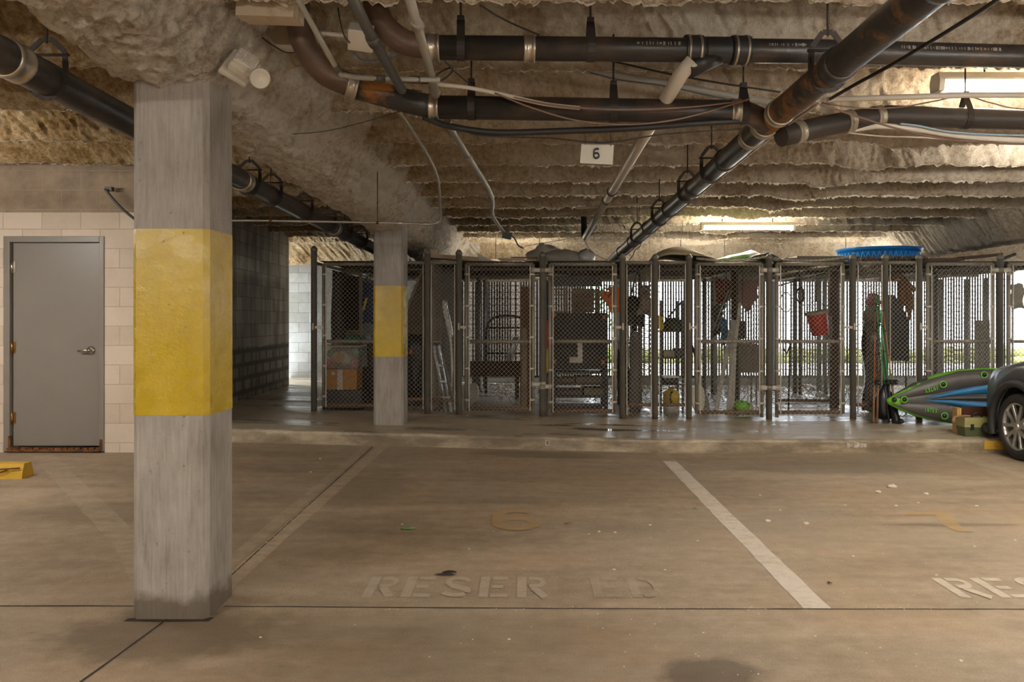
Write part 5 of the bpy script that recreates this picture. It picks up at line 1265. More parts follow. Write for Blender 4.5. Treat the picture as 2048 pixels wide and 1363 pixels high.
for a, b, c_, d_, w_, lab in ((1462, 815, 1468, 640, .085, 'wide white plank leaning upright inside the cage gate'), (1433, 814, 1461, 660, .05, 'narrower white plank leaning at a slant, left of the wide one'), (1455, 815, 1480, 605, .04, 'thin white lath leaning behind the two white planks')):
    DD = 10.25 if w_ > .045 else 10.05; mb = MB(); p0, p1 = Vector((fx(a, DD), DD, pl(2.7))), Vector((fx(c_, DD + .3), DD + .3, fz(d_, DD + .3)))
    mb.bar(p0, p1, w_, .022, up=(0, 1, 0)); solo(mb, 'plank', M_white, lab, 'plank')
D = 10.9; t = thing('folded_chair', 'folded camp chair with metal legs slung beside the white planks', 'chair', (fx(1440, D), D, fz(672, D)))
mb = MB(); lump_sheet(mb, (fx(1436, D), D, fz(640, D)), .16, .42, .06, 27, .03, taper=lambda v: .6 + .5 * v); mb.build('seat_cloth', cloth('charcoal_cloth', (.06, .06, .06)), t)
for i in (0, 1): mb = MB(); mb.tube([(fx(1424 + 8 * i, D), D - .06, fz(660, D)), (fx(1455 + 6 * i, D), D - .06, fz(580, D))], .010, 8); mb.build('tube_leg', M_silver, t)
mb = MB(); mb.tube([(fx(1452, D), D, fz(585, D)), (fx(1452, D), D, RZ)], .004, 6); mb.build('cord', M_rod, t)
D = 10.8; mb = MB(); lump_sheet(mb, (fx(1449, D), D, fz(664, D)), .10, .34, .06, 29, .02); mb.tube([(fx(1449, D), D, fz(642, D)), (fx(1449, D), D + .02, RZ)], .003, 6)
solo(mb, 'blue_bag', cloth('sky_blue_cloth', (.06, .22, .36)), 'blue bag hanging behind the white planks', 'bag')
D = 11.3; mb = MB(); rows = []
for j in range(7):
    v = j / 6; rows.append([(fx(1432 + 84 * u / 12, D), D + .05 * math.sin(u * 1.9 + j), fz(558, D) - v * (.24 + .22 * math.exp(-((u - 9) / 2.0) ** 2) + .12 * math.exp(-((u - 1.5) / 2.5) ** 2)) + .012 * math.sin(u * 2.7)) for u in range(13)])
mb.sheet(rows, .01)
for u in (1434, 1514): mb.tube([(fx(u, D), D, fz(560, D)), (fx(u, D), D, RZ)], .004, 6)
solo(mb, 'hammock', M_redcl, 'faded red cloth hammock slung under the cage roof above the white planks', 'hammock')
D = 10.9; t = thing('side_cabinet', 'brown cabinet on thin legs behind the white planks', 'cabinet', (fx(1492, D), D, pl(3)))
mb = MB(); mb.bx(fx(1474, D), fx(1517, D), D, D + .3, fz(745, D), fz(688, D), bev=.006); mb.build('body', mat('olive_brown', (.10, .075, .04), .7, var=.3), t)
for a in (1477, 1514): 
    for yy in (D + .02, D + .27): mb = MB(); mb.bx(fx(a - 1.5, D), fx(a + 1.5, D), yy, yy + .02, .13, fz(745, D)); mb.build('leg', M_blackp, t)
mb = MB(); heap(mb, (fx(1490, D), D + .15, fz(688, D) + .012), .13, .12, .045, 33, .1); solo(mb, 'folded_cloth', cloth('mustard_cloth', (.30, .18, .03)), 'mustard cloth lying on the brown cabinet', 'cloth')
D = 10.6; mb = MB(); mb.box((fx(1481, D), D, fz(660, D)), (.14, .05, .24), (0, R(-8), 0), bev=.012); mb.tube([(fx(1484, D), D, fz(644, D)), (fx(1486, D), D, RZ)], .004, 6); solo(mb, 'black_pouch', M_blackp, 'square black pouch hanging beside the wide white plank', 'pouch')
mb = MB(); D = 10.5; mb.bx(fx(1464, D + .5), fx(1473, D + .5), D + .5, D + .56, .13, RZ - .01); solo(mb, 'timber_post', M_dkwood, 'dark upright timber right behind the white planks', 'timber')
D = 9.68; t = thing('lime_float', 'lime green rugby-ball-shaped float on the floor by the cage gate', 'float', (fx(1488, D), D, .131))
q = Euler((0, R(28), R(-10))).to_matrix(); cc = Vector((fx(1488, D), D + .02, .131 + .098))
def egg(p): k_ = (1 - abs(p.z) ** 2.2) ** .12; return Vector((p.x * k_, p.y * k_, p.z))
mb = MB(); mb.ell(cc, (.082, .082, .125), (0, R(112), 0), 20, 14, egg); mb.build('shell', M_lime, t)
mb = MB(); mb.ell(cc + Vector((.07, -.01, -.025)), (.066, .066, .05), (0, R(112), 0), 16, 10); mb.build('end_patch', M_white, t)
mb = MB(); mb.tube([(fx(1466, 10.2), 10.3, .155), (fx(1512, 10.0), 9.85, .152)], .022, 10); solo(mb, 'pipe_offcut', M_pvcg, 'pale tube lying on the floor behind the lime float', 'tube')

# --- cage of the red bucket
D = 9.95; t = thing('red_bucket', 'red bucket with a tan rim, hung tilted behind the cage gate', 'bucket', (fx(1632, D), D, fz(672, D)))
ax = Vector((-.20, -.05, 1)).normalized(); b0 = Vector((fx(1641, D), D, fz(669, D)))
mb = MB(); mb.lathe([(.001, 0), (.098, 0), (.103, .01), (.130, .285), (.130, .29), (.120, .285), (.095, .015), (.001, .012)], b0, ax, 24); mb.build('pail', mat('red_plastic', (.42, .035, .03), .45, var=.15, alt=(.10, .02, .02), altf=.70, alts=9), t)
mb = MB(); mb.lathe([(.128, .262), (.138, .264), (.138, .295), (.126, .297)], b0, ax, 24); mb.build('rim', M_tan, t)
tp = b0 + ax * .29; mb = MB(); mb.tube(spl([tp + Vector((.13, 0, .0)), tp + Vector((.08, 0, .10)), tp + Vector((.0, 0, .13)), tp + Vector((-.08, 0, .10)), tp + Vector((-.13, 0, -.03))], 5), .004, 6)
mb.tube([tp + Vector((0, 0, .13)), (tp.x, tp.y, RZ)], .004, 6); mb.build('bail', M_rod, t)
D = 10.3; ring = [(fx(1572, D) + .075 * math.cos(i * .3142), D, fz(604, D) + .125 * math.sin(i * .3142)) for i in range(20)]
mb = MB(); mb.tube(ring, .007, 6, closed=True); mb.tube([(fx(1572, D), D, fz(604, D) + .125), (fx(1572, D), D, RZ)], .004, 6); solo(mb, 'cord_loop', mat('orange_cord', (.35, .20, .08), .7), 'thin orange cord loop hanging left in the red bucket cage', 'cord')
mb = MB(); D = 10.2
for i in range(6): ring = [(fx(1600 + i % 3, D) + (.028 + .004 * i) * math.cos(k_ * .4189), D - .02 + .008 * i, fz(590, D) + (.085 + .012 * (i % 3)) * math.sin(k_ * .4189)) for k_ in range(15)]; mb.tube(ring, .006, 6, closed=True)
mb.tube([(fx(1600, D), D, fz(578, D)), (fx(1598, D), D, RZ)], .005, 6); solo(mb, 'rope_coil', M_wire, 'coil of dark rope hanging above the red bucket', 'rope')
for a, b, c_, d_, lab in ((1556, 571, 1652, 546, 'long dark rod slung on a slant under the roof of the red bucket cage'), (1560, 556, 1612, 547, 'shorter dark rod slung just under the cage roof above the orange cord loop')):
    mb = MB(); mb.tube([(fx(a, 11), 11, fz(b, 11)), (fx(c_, 11.1), 11.1, fz(d_, 11.1))], .011, 8); solo(mb, 'pole', M_dark, lab, 'pole')
D = 10.4; mb = MB(); mb.tube([(fx(1577, D), D, .131), (fx(1580, D), D, fz(686, D))], .012, 8); mb.tube([(fx(1566, D), D, fz(694, D)), (fx(1572, D), D - .02, fz(708, D)), (fx(1580, D), D, fz(690, D))], .012, 6)
solo(mb, 'garden_tool', M_rod, 'thin black upright garden tool in the red bucket cage', 'tool')
D = 10.5; mb = MB(); mb.bx(fx(1663, D), fx(1675, D), D, D + .07, .131, fz(542, D)); solo(mb, 'timber_post', M_dkwood, 'dark timber upright just right of the red bucket', 'timber')
mb = MB(); D = 10.4; lump_sheet(mb, (fx(1659, D), D, fz(655, D)), .07, .32, .05, 35, .01); mb.tube([(fx(1659, D), D, fz(632, D)), (fx(1659, D), D, RZ)], .003, 6); solo(mb, 'mesh_bag', M_gpanel, 'narrow grey mesh bag hanging right of the red bucket', 'bag')
rnd = random.Random(41)
for i, (a, b, c_, d_) in enumerate([(1582, 762, 1612, 771), (1604, 766, 1655, 786), (1620, 770, 1662, 800)]):
    Da, Db = 1600 * 1.17 / (b - 637) * .995, 1600 * 1.17 / (d_ - 637) * .995
    mb = MB(); mb.tube([(fx(a, Da), Da, .148), (fx(c_, Db), Db, .148)], .013, 8); solo(mb, 'pipe_offcut', M_pvc, ['short pale pipe lying at the back of the red bucket cage', 'longer pale pipe lying across the floor below the red bucket', 'pale pipe lying nearest the gate below the red bucket'][i], 'tube')
mb = MB(); mb.tube([(fx(1553, 11.2), 11.2, .16), (fx(1664, 11.2), 11.2, .155)], .02, 8); solo(mb, 'rusty_bar', M_rrail, 'rusty bar lying straight across the floor of the red bucket cage', 'bar')

# --- narrow bays right of it
D = 9.95; t = thing('wrapped_bundle', 'tall bundle wrapped in shiny black plastic behind the fishing rods', 'bundle', (fx(1742, D), D, .131))
mb = MB(); lump_sheet(mb, (4.325, D + .1, (.131 + fz(640, D)) / 2), .21, fz(640, D) - .131, .26, 37, .04, 12, 18); mb.build('wrap', M_bag, t)
mb = MB(); mb.tube([(4.235, D - .06, fz(700, D)), (4.325, D - .10, fz(706, D)), (4.42, D - .06, fz(702, D))], .01, 6); mb.build('tie', M_rod, t)
mb = MB(); heap(mb, (4.33, D + .1, fz(640, D) + .035), .105, .11, .17, 39, .1); solo(mb, 'stuffed_sack', cloth('brown_grey_sack', (.12, .10, .085)), 'brown-grey sack on top of the shiny black bundle', 'sack')
mb = MB(); heap(mb, (4.34, D + .08, fz(640, D) + .225), .085, .09, .11, 43, .12); solo(mb, 'stuffed_sack', cloth('maroon_sack', (.20, .035, .07)), 'small maroon bag on the brown-grey sack', 'sack')
D = 9.85; t = thing('folding_seat', 'black folding seat with a slanted back, standing up in the kayak cage', 'seat', (fx(1800, D), D, .131))
O = Vector((fx(1777, D), D + .1, .131)); P_ = lambda a, b: (fx(a, D) - O.x, fz(b, D) - O.z)
mb = MB(); mb.prism([P_(1777, 722), P_(1826, 722), P_(1826, 642), P_(1812, 612), P_(1797, 589), P_(1777, 588)], O, (1, 0, 0), (0, 0, 1), -.10); mb.build('padded_back', M_blackp, t)
for a in (1781, 1821): mb = MB(); mb.tube([(fx(a, D), D + .12, .131), (fx(a, D), D + .12, fz(720, D))], .012, 8); mb.build('leg', M_rod, t)
D = 10.2; mb = MB()
mb.tube(spl([(fx(1782, D), D, fz(556, D)), (fx(1800, D), D, fz(552, D)), (fx(1818, D), D, fz(570, D)), (fx(1830, D), D, fz(580, D))], 5), .035, 10)
mb.tube(spl([(fx(1802, D), D, fz(560, D)), (fx(1804, D), D, fz(590, D)), (fx(1806, D), D, fz(612, D))], 5), [.05] * 8 + [.03] * 3, 10)
mb.tube(spl([(fx(1814, D), D, fz(570, D)), (fx(1819, D), D, fz(600, D)), (fx(1817, D), D, fz(640, D))], 5), [.045] * 8 + [.02] * 3, 10)
mb.tube([(fx(1800, D), D, fz(553, D)), (fx(1800, D), D, RZ)], .006, 6)
solo(mb, 'leather_harness', cloth('brown_leather', (.17, .08, .035)), 'brown leather straps hanging above the black folding seat', 'straps')
D = 10.3; mb = MB(); mb.bx(fx(1950, D), fx(1980, D), D, D + .02, .2, fz(640, D)); mb.bx(fx(1950, D), fx(1954, D), D, D + .02, .13, .2); mb.bx(fx(1976, D), fx(1980, D), D, D + .02, .13, .2)
solo(mb, 'panel', M_gpanel, 'grey panel standing upright at the far side of the kayak cage', 'panel')
D = 9.9; mb = MB(); lump_sheet(mb, (fx(2034, D), D, fz(592, D)), .17, .31, .1, 45, .02); mb.tube([(fx(2034, D), D, fz(570, D)), (fx(2034, D), D, RZ)], .005, 6); solo(mb, 'hanging_bag', M_graycl, 'brownish bag hanging in the cage behind the car', 'bag')
mb = MB(); D = 10.6; mb.bx(fx(1240, D), fx(1254, D), D, D + .3, pl(1.1), fz(760, D)); solo(mb, 'crate', M_dkwood, 'low brown crate half hidden by the gate post beside the black cabinet', 'crate')

# --- on top of the cages
for pa, pb, y0, y1, lab in ((660, 1075, 9.75, 13.5, 'dark sheet added as shade over the cage roofs left of the milky plastic bag'), (1110, 1690, 9.72, 13.5, 'dark sheet added as shade over the cage roofs under the tan tarp and tent'), (1720, 2160, 10.0, 13.5, 'dark sheet added as shade over the kayak cage roof, under the blue pool')):
    xa, xb = xp(pa), xp(pb); n = 24; mb = MB()
    mb.sheet([[(xa + (xb - xa) * i / n, y0 + (y1 - y0) * j / 10 + .06 * math.sin(i * .9 + j) * (j in (0, 10)), RZ + .0065 + .0012 * math.sin(i * 1.7 + j * 2)) for i in range(n + 1)] for j in range(11)], .003)
    solo(mb, 'roof_shade_sheet', cloth('dark_shade_sheet', (.045, .042, .042)), lab, 'sheet')  # added to darken the roof band and keep light out of the cages
T = RZ + .013
def slab(px0, px1, D, d, z, h, name, m, lab, cat, rot=(0, 0, 0)):
    x0, x1 = fx(px0, D), fx(px1, D); mb = MB(); mb.box(((x0 + x1) / 2, D + d / 2, z + h / 2 + abs(math.sin(rot[1])) * (x1 - x0) / 2), (x1 - x0, d, h), rot, bev=.004); return solo(mb, name, m, lab, cat)
slab(846, 958, 9.6, .30, T, .05, 'board', M_pale_wood, 'long tan board sloping on top of the cage by the second column', 'board', (0, R(4.5), R(-3)))
slab(848, 872, 9.62, .14, T + .085, .06, 'wood_block', M_pale_wood, 'tan wood block on the high end of the sloping tan board', 'block', (0, R(4.5), 0))
mb = MB(); D = 9.75; mb.prism([(0, 0), (.24, 0), (.16, .03), (.06, .075), (0, .12)], (fx(955, D), D, T + .002), (1, 0, 0), (0, 0, 1), -.3); solo(mb, 'foam_wedge', M_white, 'white foam wedge lying at the low end of the sloping tan board', 'foam')
for i, (a, b, dz_, m, lab) in enumerate([(1000, 1072, .0, M_pale_wood, 'lowest lath of the little stack on the timber cage roof'), (996, 1050, .018, M_white, 'pale lath lying on the lowest one of the little stack'), (1022, 1076, .036, mat('orange_lath', (.36, .17, .06), .7), 'orange-brown lath topping the little stack on the timber cage roof')]):
    slab(a, b, 9.5 + .02 * i, .07, T + dz_, .016, 'lath', m, lab, 'lath', (0, 0, R(2 * i - 2)))
M_pbag = mat('milky_plastic_bag', (.56, .52, .47), .35, var=.15, vs=8, bump=.6, bs=22)
mb = MB(); D = 10.3; heap(mb, (fx(1092, D), D + .1, T + .066), .27, .25, .20, 51, .13, 30, 16); solo(mb, 'plastic_bag', M_pbag, 'big milky plastic bag heaped on the cage roof below the dark junction box', 'bag')
mb = MB(); D = 9.7; heap(mb, (fx(1125, D), D, T + .032), .26, .14, .115, 53, .15, 26, 12); solo(mb, 'crumpled_sheet', M_graycl, 'crumpled grey-brown sheet on the roof in front of the milky bag', 'sheet')
mb = MB(); heap(mb, (fx(1172, 9.65), 9.65, T + .036), .11, .12, .115, 55, .12, 22, 12); solo(mb, 'plastic_bag', mat('clear_plastic_bag', (.42, .43, .42), .15, var=.2, vs=10, bump=.7, bs=30, spec=.9), 'small clear plastic bag on the roof beside the big pipe\'s end', 'bag')
slab(1180, 1215, 9.75, .08, T, .02, 'lath', M_dkwood, 'dark lath under the small clear plastic bag on the roof', 'lath')
mb = MB(); D = 9.8; rows = []
for j in range(9):
    v = j / 8; row = []
    for i in range(17):
        u = i / 16; h_ = (math.sin(math.pi * u) ** .75) * (.06 + .12 * math.sin(math.pi * min(1, v * 1.1)) ** .8) * (1.25 - .5 * u)
        row.append((fx(1300, D) + u * (fx(1418, D) - fx(1300, D)), D - .35 + v * .9, T + .012 + h_ + .008 * math.sin(9 * u + 5 * v)))
    rows.append(row)
mb.sheet(rows, .008); solo(mb, 'tarp', M_tan, 'tan tarp humped on top of the cage beside the big pipe\'s end', 'tarp')
D = 9.75; t = thing('folded_tent', 'lime green and white folded tent on the cage roof right of the tan tarp', 'tent', (fx(1488, D), D, T))
def ridge_(mb, pa, pb, pk, hk, y0, y1, base=T + .006):
    xa, xb, xk = fx(pa, D), fx(pb, D), fx(pk, D); rows = []
    for j in range(5):
        v = j / 4; w_ = .35 + .65 * math.sin(math.pi * v); rows.append([(xa + (xk - xa) * i / 6, y0 + (y1 - y0) * v, base + hk * w_ * (i / 6) ** .85 + .006 * math.sin(i * 2 + j)) for i in range(7)] + [(xk + (xb - xk) * i / 4, y0 + (y1 - y0) * v, base + hk * w_ * (1 - i / 4) ** .9) for i in range(1, 5)])
    mb.sheet(rows, .008); return mb
ridge_(MB(), 1420, 1546, 1507, .145, D - .25, D + .5).build('fly', mat('lime_tent', (.17, .42, .05), .5, var=.2, alt=(.66, .70, .60), altf=.50, alts=5, soft=.03), t)
ridge_(MB(), 1470, 1552, 1525, .10, D - .32, D - .16).build('dark_panel', cloth('dark_tent', (.05, .055, .05)), t)
for i, (a, b, dz_, lab) in enumerate([(1556, 1690, 0, 'bottom board of the dark stack on the red bucket cage roof'), (1568, 1700, .024, 'middle board of the dark stack on the red bucket cage roof'), (1592, 1705, .048, 'top board of the dark stack, reaching under the blue pool rim')]):
    slab(a, b, 9.62 + .03 * i, .28, T + dz_, .022, 'board', mat('smoky_board', (.13, .11, .09), .7, var=.3, vs=5), lab, 'board', (0, 0, R(1.5 * i)))
D = 10.35; zP = fz(526, D); t = thing('paddling_pool', 'round bright blue plastic paddling pool stored on top of the cages', 'pool', (fx(1757, D), D, T))
R0 = (fx(1838, D) - fx(1676, D)) / 2; c0 = (fx(1757, D), D, 0); hp = fz(500, D)
mb = MB(); mb.lathe([(.001, T + .01), (R0 * .88, T + .01), (R0 * .90, T + .03), (R0 * .95, hp - .02), (R0, hp), (R0, hp + .012), (R0 * .965, hp + .014), (R0 * .90, T + .05), (.001, T + .03)], c0, (0, 0, 1), 48); mb.build('basin', mat('pool_blue', (.012, .16, .50), .35, var=.1), t)
M_pl = mat('pale_pool_blue', (.03, .215, .56), .35)
for k_ in range(48):
    a = k_ / 48 * 2 * math.pi
    mb = MB() if k_ == 0 else mb
    for s in (-1, 1):
        a0, a1 = a, a + s * .055; zlo, zhi = T + .07, hp - .05
        rr = lambda z: R0 * (.90 + .05 * (z - T - .03) / (hp - T - .05)) + .004
        mb.bar((c0[0] + rr(zhi) * math.cos(a0), c0[1] + rr(zhi) * math.sin(a0), zhi), (c0[0] + rr(zlo) * math.cos(a1), c0[1] + rr(zlo) * math.sin(a1), zlo), .014, .006, up=(math.cos(a), math.sin(a), 0))
mb.build('embossed_pattern', M_pl, t)
mb = MB(); rnd = random.Random(61)
for i in range(650):
    x = rnd.uniform(fx(1712, 9.6), fx(1850, 9.6)); y = rnd.uniform(9.42, 9.85); z = T + rnd.uniform(0, .055) * (1 - abs(y - 9.63) / .3)
    n = Vector((rnd.uniform(-1, 1), rnd.uniform(-1, 1), rnd.uniform(.2, 1))).normalized(); u = n.orthogonal().normalized() * rnd.uniform(.012, .03); v = n.cross(u) * .5; p_ = Vector((x, y, z + .012))
    mb.add([p_ - u, p_ + v, p_ + u, p_ - v], [(0, 1, 2, 3)])
l_ = mb.build('dry_leaves', mat('dead_leaf', (.13, .09, .06), .9, var=.5, vs=30), loc=(fx(1780, 9.6), 9.6, T)); tag(l_, 'dry brown leaves drifted on the roof in front of the blue pool', 'leaves', kind='stuff')
slab(1852, 1930, 9.6, .4, T, .035, 'board', M_dkwood, 'dark board on the kayak cage roof, left of the raised one', 'board', (0, R(-1.5), 0))
slab(1926, 2006, 9.6, .4, T + .03, .03, 'board', M_dkwood, 'dark board tilted up on the kayak cage roof by the far post', 'board', (0, R(-5), R(2)))
mb = MB(); mb.tube([at(2004, 518, 9.5), at(2030, 508, 9.6)], .02, 8); solo(mb, 'pipe_offcut', M_dark, 'short dark pipe end poking up beyond the tilted dark board', 'tube')
for pa, pb, lab in ((1395, 1528, 'chain draped along the gate top of the white planks cage'), (1548, 1695, 'chain draped along the gate top of the red bucket cage')):
    mb = MB(); n = 34; xa, xb = xp(pa), xp(pb)
    for i in range(n):
        u = i / (n - 1); c = Vector((xa + (xb - xa) * u, YF - .045 + .0 * u, 2.0 - .035 * math.sin(math.pi * u) + .02 * u))
        q = [c + Vector((.022 * math.cos(k_ * .7854), .011 * math.sin(k_ * .7854) * (i % 2), .011 * math.sin(k_ * .7854) * ((i + 1) % 2))) for k_ in range(8)]
        mb.tube(q, .0035, 5, closed=True)
    solo(mb, 'chain', M_band, lab, 'chain')
# ------------------------------------------------------------------ kayak, rods, boxes and car on the right
GLYPH.update({'I': rect(.36, 0, .64, 1), 'N': rect(.05, 0, .26, 1) + rect(.74, 0, .95, 1) + [[Vector((.05, 1)), Vector((.30, 1)), Vector((.95, 0)), Vector((.70, 0))]],
              'T': rect(.05, .82, .95, 1) + rect(.38, 0, .62, .82), 'X': [[Vector((.0, 1)), Vector((.26, 1)), Vector((1, 0)), Vector((.74, 0))], [Vector((.74, 1)), Vector((1, 1)), Vector((.26, 0)), Vector((.0, 0))]],
              'e': rect(.1, 0, .34, 1) + rect(.34, .82, .9, 1) + rect(.34, .41, .8, .58) + rect(.34, 0, .9, .18)})
M_kg = mat('kayak_green', (.14, .46, .03), .38, var=.12, vs=5)
M_kgr = mat('kayak_grey', (.075, .070, .065), .42, var=.15, vs=5)
M_kb = mat('kayak_blue', (.025, .15, .32), .40, var=.12, vs=5)
KX, KL, KY = 3.943, 3.2, 8.78
def khh(u): t = min(1, min(u, 1 - u) / .42); return .305 * (1 - (1 - t) ** 3) + .012
def kzc(u): return .392 + .048 * min(1, u / .2)
def krt(u): return min(.115, khh(u) * .48)
def kpt(u, s): return Vector((KX + KL * u, KY, kzc(u) + s * (khh(u) - krt(u))))
us = [.004, .012, .025, .045, .07, .1, .14, .18, .24, .32, .42, .5, .6, .7, .8, .86, .9, .94, .97, .99]
t = thing('inflatable_kayak', 'green, grey and blue inflatable kayak lying on its side against the cages', 'kayak', (KX + KL / 2, KY, .131))
for s in (1, -1):
    mb = MB(); mb.tube([kpt(u, s) for u in us], [krt(u) for u in us], 18); mb.build('side_tube', M_kgr, t)
    mb = MB()    # green outer band: an arc hugging the outside of each tube
    vs = []; n = 9
    for u in us:
        c, r_ = kpt(u, s), krt(u) + .006
        for j in range(n):
            a0_ = 28 + 34 * min(1, u / .16); a = R(a0_ + (165 - a0_) * j / (n - 1)) if s > 0 else -R(a0_ + (150 - a0_) * j / (n - 1))
            wv = R(5) * math.sin(u * 60)
            vs.append(c + Vector((0, -math.cos(a + wv) * r_, math.sin(a + wv) * r_)))
    fs = [(i * n + j, i * n + j + 1, (i + 1) * n + j + 1, (i + 1) * n + j) for i in range(len(us) - 1) for j in range(n - 1)]
    if s < 0: fs = [f[::-1] for f in fs]
    mb.add(vs, fs, True); mb.build('green_band', M_kg, t)
def kfloor(u0, f0, f1, f0b, f1b, y_off, name, m):
    """hull panel between two fractions of the half height; the fractions run from (f0, f1) at the tip to (f0b, f1b) amidships"""
    mb = MB(); rows = []
    for i in range(19):
        u = u0 + (1 - 2 * u0) * i / 18; k_ = min(1, min(u - u0, 1 - u0 - u) / .25); a, b = f0 + (f0b - f0) * k_, f1 + (f1b - f1) * k_
        rows.append([(KX + KL * u, KY - krt(u) * .62 - y_off - .03 * math.sin(math.pi * j / 6) * min(1, k_ * 3 + .15), kzc(u) + (khh(u) - krt(u) * .9) * (a + (b - a) * j / 6)) for j in range(7)])
    mb.sheet(rows, .01); mb.build(name, m, t)
kfloor(.02, -.9, .9, -.98, .98, -.012, 'hull_floor', M_kgr)
kfloor(.115, .06, .16, .22, .86, .010, 'blue_panel', M_kb)
kfloor(.115, -.16, -.06, -.86, -.22, .010, 'blue_panel', M_kb)
kfloor(.14, -.04, .04, -.17, .17, .014, 'keel_rib', M_kgr)
mb = MB(); mb.ell(kpt(.03, 0), (.10, .05, .05), None, 16, 10); mb.build('bow_cap', M_kg, t)
for px_i, py_i, r_ in ((1811, 799, .036), (1885, 768, .036), (1968, 749, .036), (1888, 831, .037)):
    D = KY - .10; x = (px_i - PX) / F * D; u = (x - KX) / KL; z = CAMH + (PY - py_i) / F * D
    sgn = 1 if py_i < 790 else -1
    zc_ = kpt(u, sgn).z if px_i != 1811 else z
    yy = KY - math.sqrt(max(.0001, krt(u) ** 2 - min(abs(z - zc_), krt(u) * .9) ** 2)) - .004 if px_i != 1811 else KY - .075
    mb = MB(); mb.lathe([(r_, -.004), (r_ + .004, .004), (r_ - .006, .008), (r_ - .009, .002)], (x, yy, z), (0, -1, .0), 22, caps=False); g_ = mb.build('port_ring', M_kg, t)
    mb = MB(); mb.lathe([(.001, 0), (r_ - .012, .0), (r_ - .014, .008), (.001, .012)], (x, yy, z), (0, -1, 0), 20); mb.build('port_cap', M_blackp, g_)
mb = MB(); mb.lathe([(.001, .012), (.022, .01), (.026, 0), (.026, -.02)], at(1789, 799, KY - .07), (-.3, -1, 0), 16); mb.build('valve', M_blackp, t)
for s in (1, -1):
    D = KY - .1; xa = (1846 - PX) / F * D; xb = (1873 - PX) / F * D; ua, ub = (xa - KX) / KL, (xb - KX) / KL
    A, B = kpt(ua, s), kpt(ub, s); d_ = (B - A).normalized(); y_ = KY - krt(ub) - .010
    hh_ = .048; wl = (B - A).length / 5
    for i, ch in enumerate('INTeX'):
        mb = MB()
        if s < 0: letter_mesh(mb, ch, (A.x + d_.x * wl * i, y_, A.z + d_.z * wl * i - hh_ * .5), d_ * wl * .82, Vector((-d_.z, 0, d_.x)) * hh_, dz=(0, 0, 0))
        else: letter_mesh(mb, ch, (B.x - d_.x * wl * i, y_, B.z - d_.z * wl * i + hh_ * .5), -d_ * wl * .82, Vector((d_.z, 0, -d_.x)) * hh_, dz=(0, 0, 0))
        mb.build('letter', M_kg, t)

# fishing rods leaning on the cage front
M_cork = mat('cork_grip', (.22, .12, .06), .8, var=.3, vs=20)
for i, (b, tp, col_, lab) in enumerate([((1747, 845), (1751, 602), (.34, .12, .03), 'orange-brown fishing rod standing leftmost against the cage front'),
        ((1754, 845), (1759, 664), (.14, .07, .04), 'short brown fishing rod close beside the orange-brown one'),
        ((1778, 843), (1750, 588), (.03, .26, .08), 'green fishing rod on the left of the green pair'),
        ((1786, 843), (1756, 590), (.04, .34, .10), 'brighter green fishing rod on the right of the green pair'),
        ((1793, 842), (1764, 602), (.36, .19, .05), 'amber fishing rod leaning right of the green pair')]):
    A = at(b[0], b[1], 9.02); A.z = .132; B = at(tp[0], tp[1], 9.29); dd = (B - A).normalized()
    t = thing('fishing_rod', lab, 'fishing rod', A)
    mb = MB(); mb.tube([A + dd * .42, B], [.0085, .0045], 8); mb.build('blank', mat('rod_colour_%s' % 'abcde'[i], col_, .35, var=.15), t)
    mb = MB(); mb.tube([A, A + dd * .06, A + dd * .40, A + dd * .44], [.014, .013, .012, .008], 10); mb.build('grip', M_blackp if 1 < i < 4 else M_cork, t)
    for f_ in (.55, .75, .92):
        mb = MB(); mb.lathe([(.006, -.008), (.010, 0), (.006, .008)], A.lerp(B, f_), dd, 8); mb.tube([A.lerp(B, f_) + Vector((0, -.008, 0)), A.lerp(B, f_) + Vector((0, -.024, .01))], .003, 5); mb.build('guide', M_rod, t)
    if i != 1:
        c = A + dd * .46 + Vector((.02, -.045, 0)); mb = MB(); mb.lathe([(.001, -.028), (.03, -.026), (.03, -.015), (.018, -.012), (.018, .012), (.03, .015), (.028, .026), (.001, .028)], c, dd, 16)
        mb.tube([c, A + dd * .46], .007, 6); mb.tube([c, c + Vector((.04, -.02, .01))], .005, 6); mb.build('reel', M_blackp, t)
mb = MB(); heap(mb, (4.085, 9.16, .131 + .115), .12, .11, .30, 71, .06); solo(mb, 'black_sack', M_bag, 'round-topped black sack between the fishing rods and the kayak tip', 'sack')
t = thing('boot', 'small dark boot standing under the kayak tip', 'boot', at(1795, 846, 8.95))
A = at(1794, 846, 8.95); A.z = .131
mb = MB(); mb.tube([A + Vector((0, 0, .0)), A + Vector((0, 0, .03)), A + Vector((-.01, .02, .10)), A + Vector((-.02, .03, .19))], [.045, .045, .035, .038], 12); mb.build('shaft', M_bag, t)
mb = MB(); mb.ell(A + Vector((.02, -.03, .028)), (.04, .065, .028), None, 12, 8); mb.build('toe', M_blackp, t)

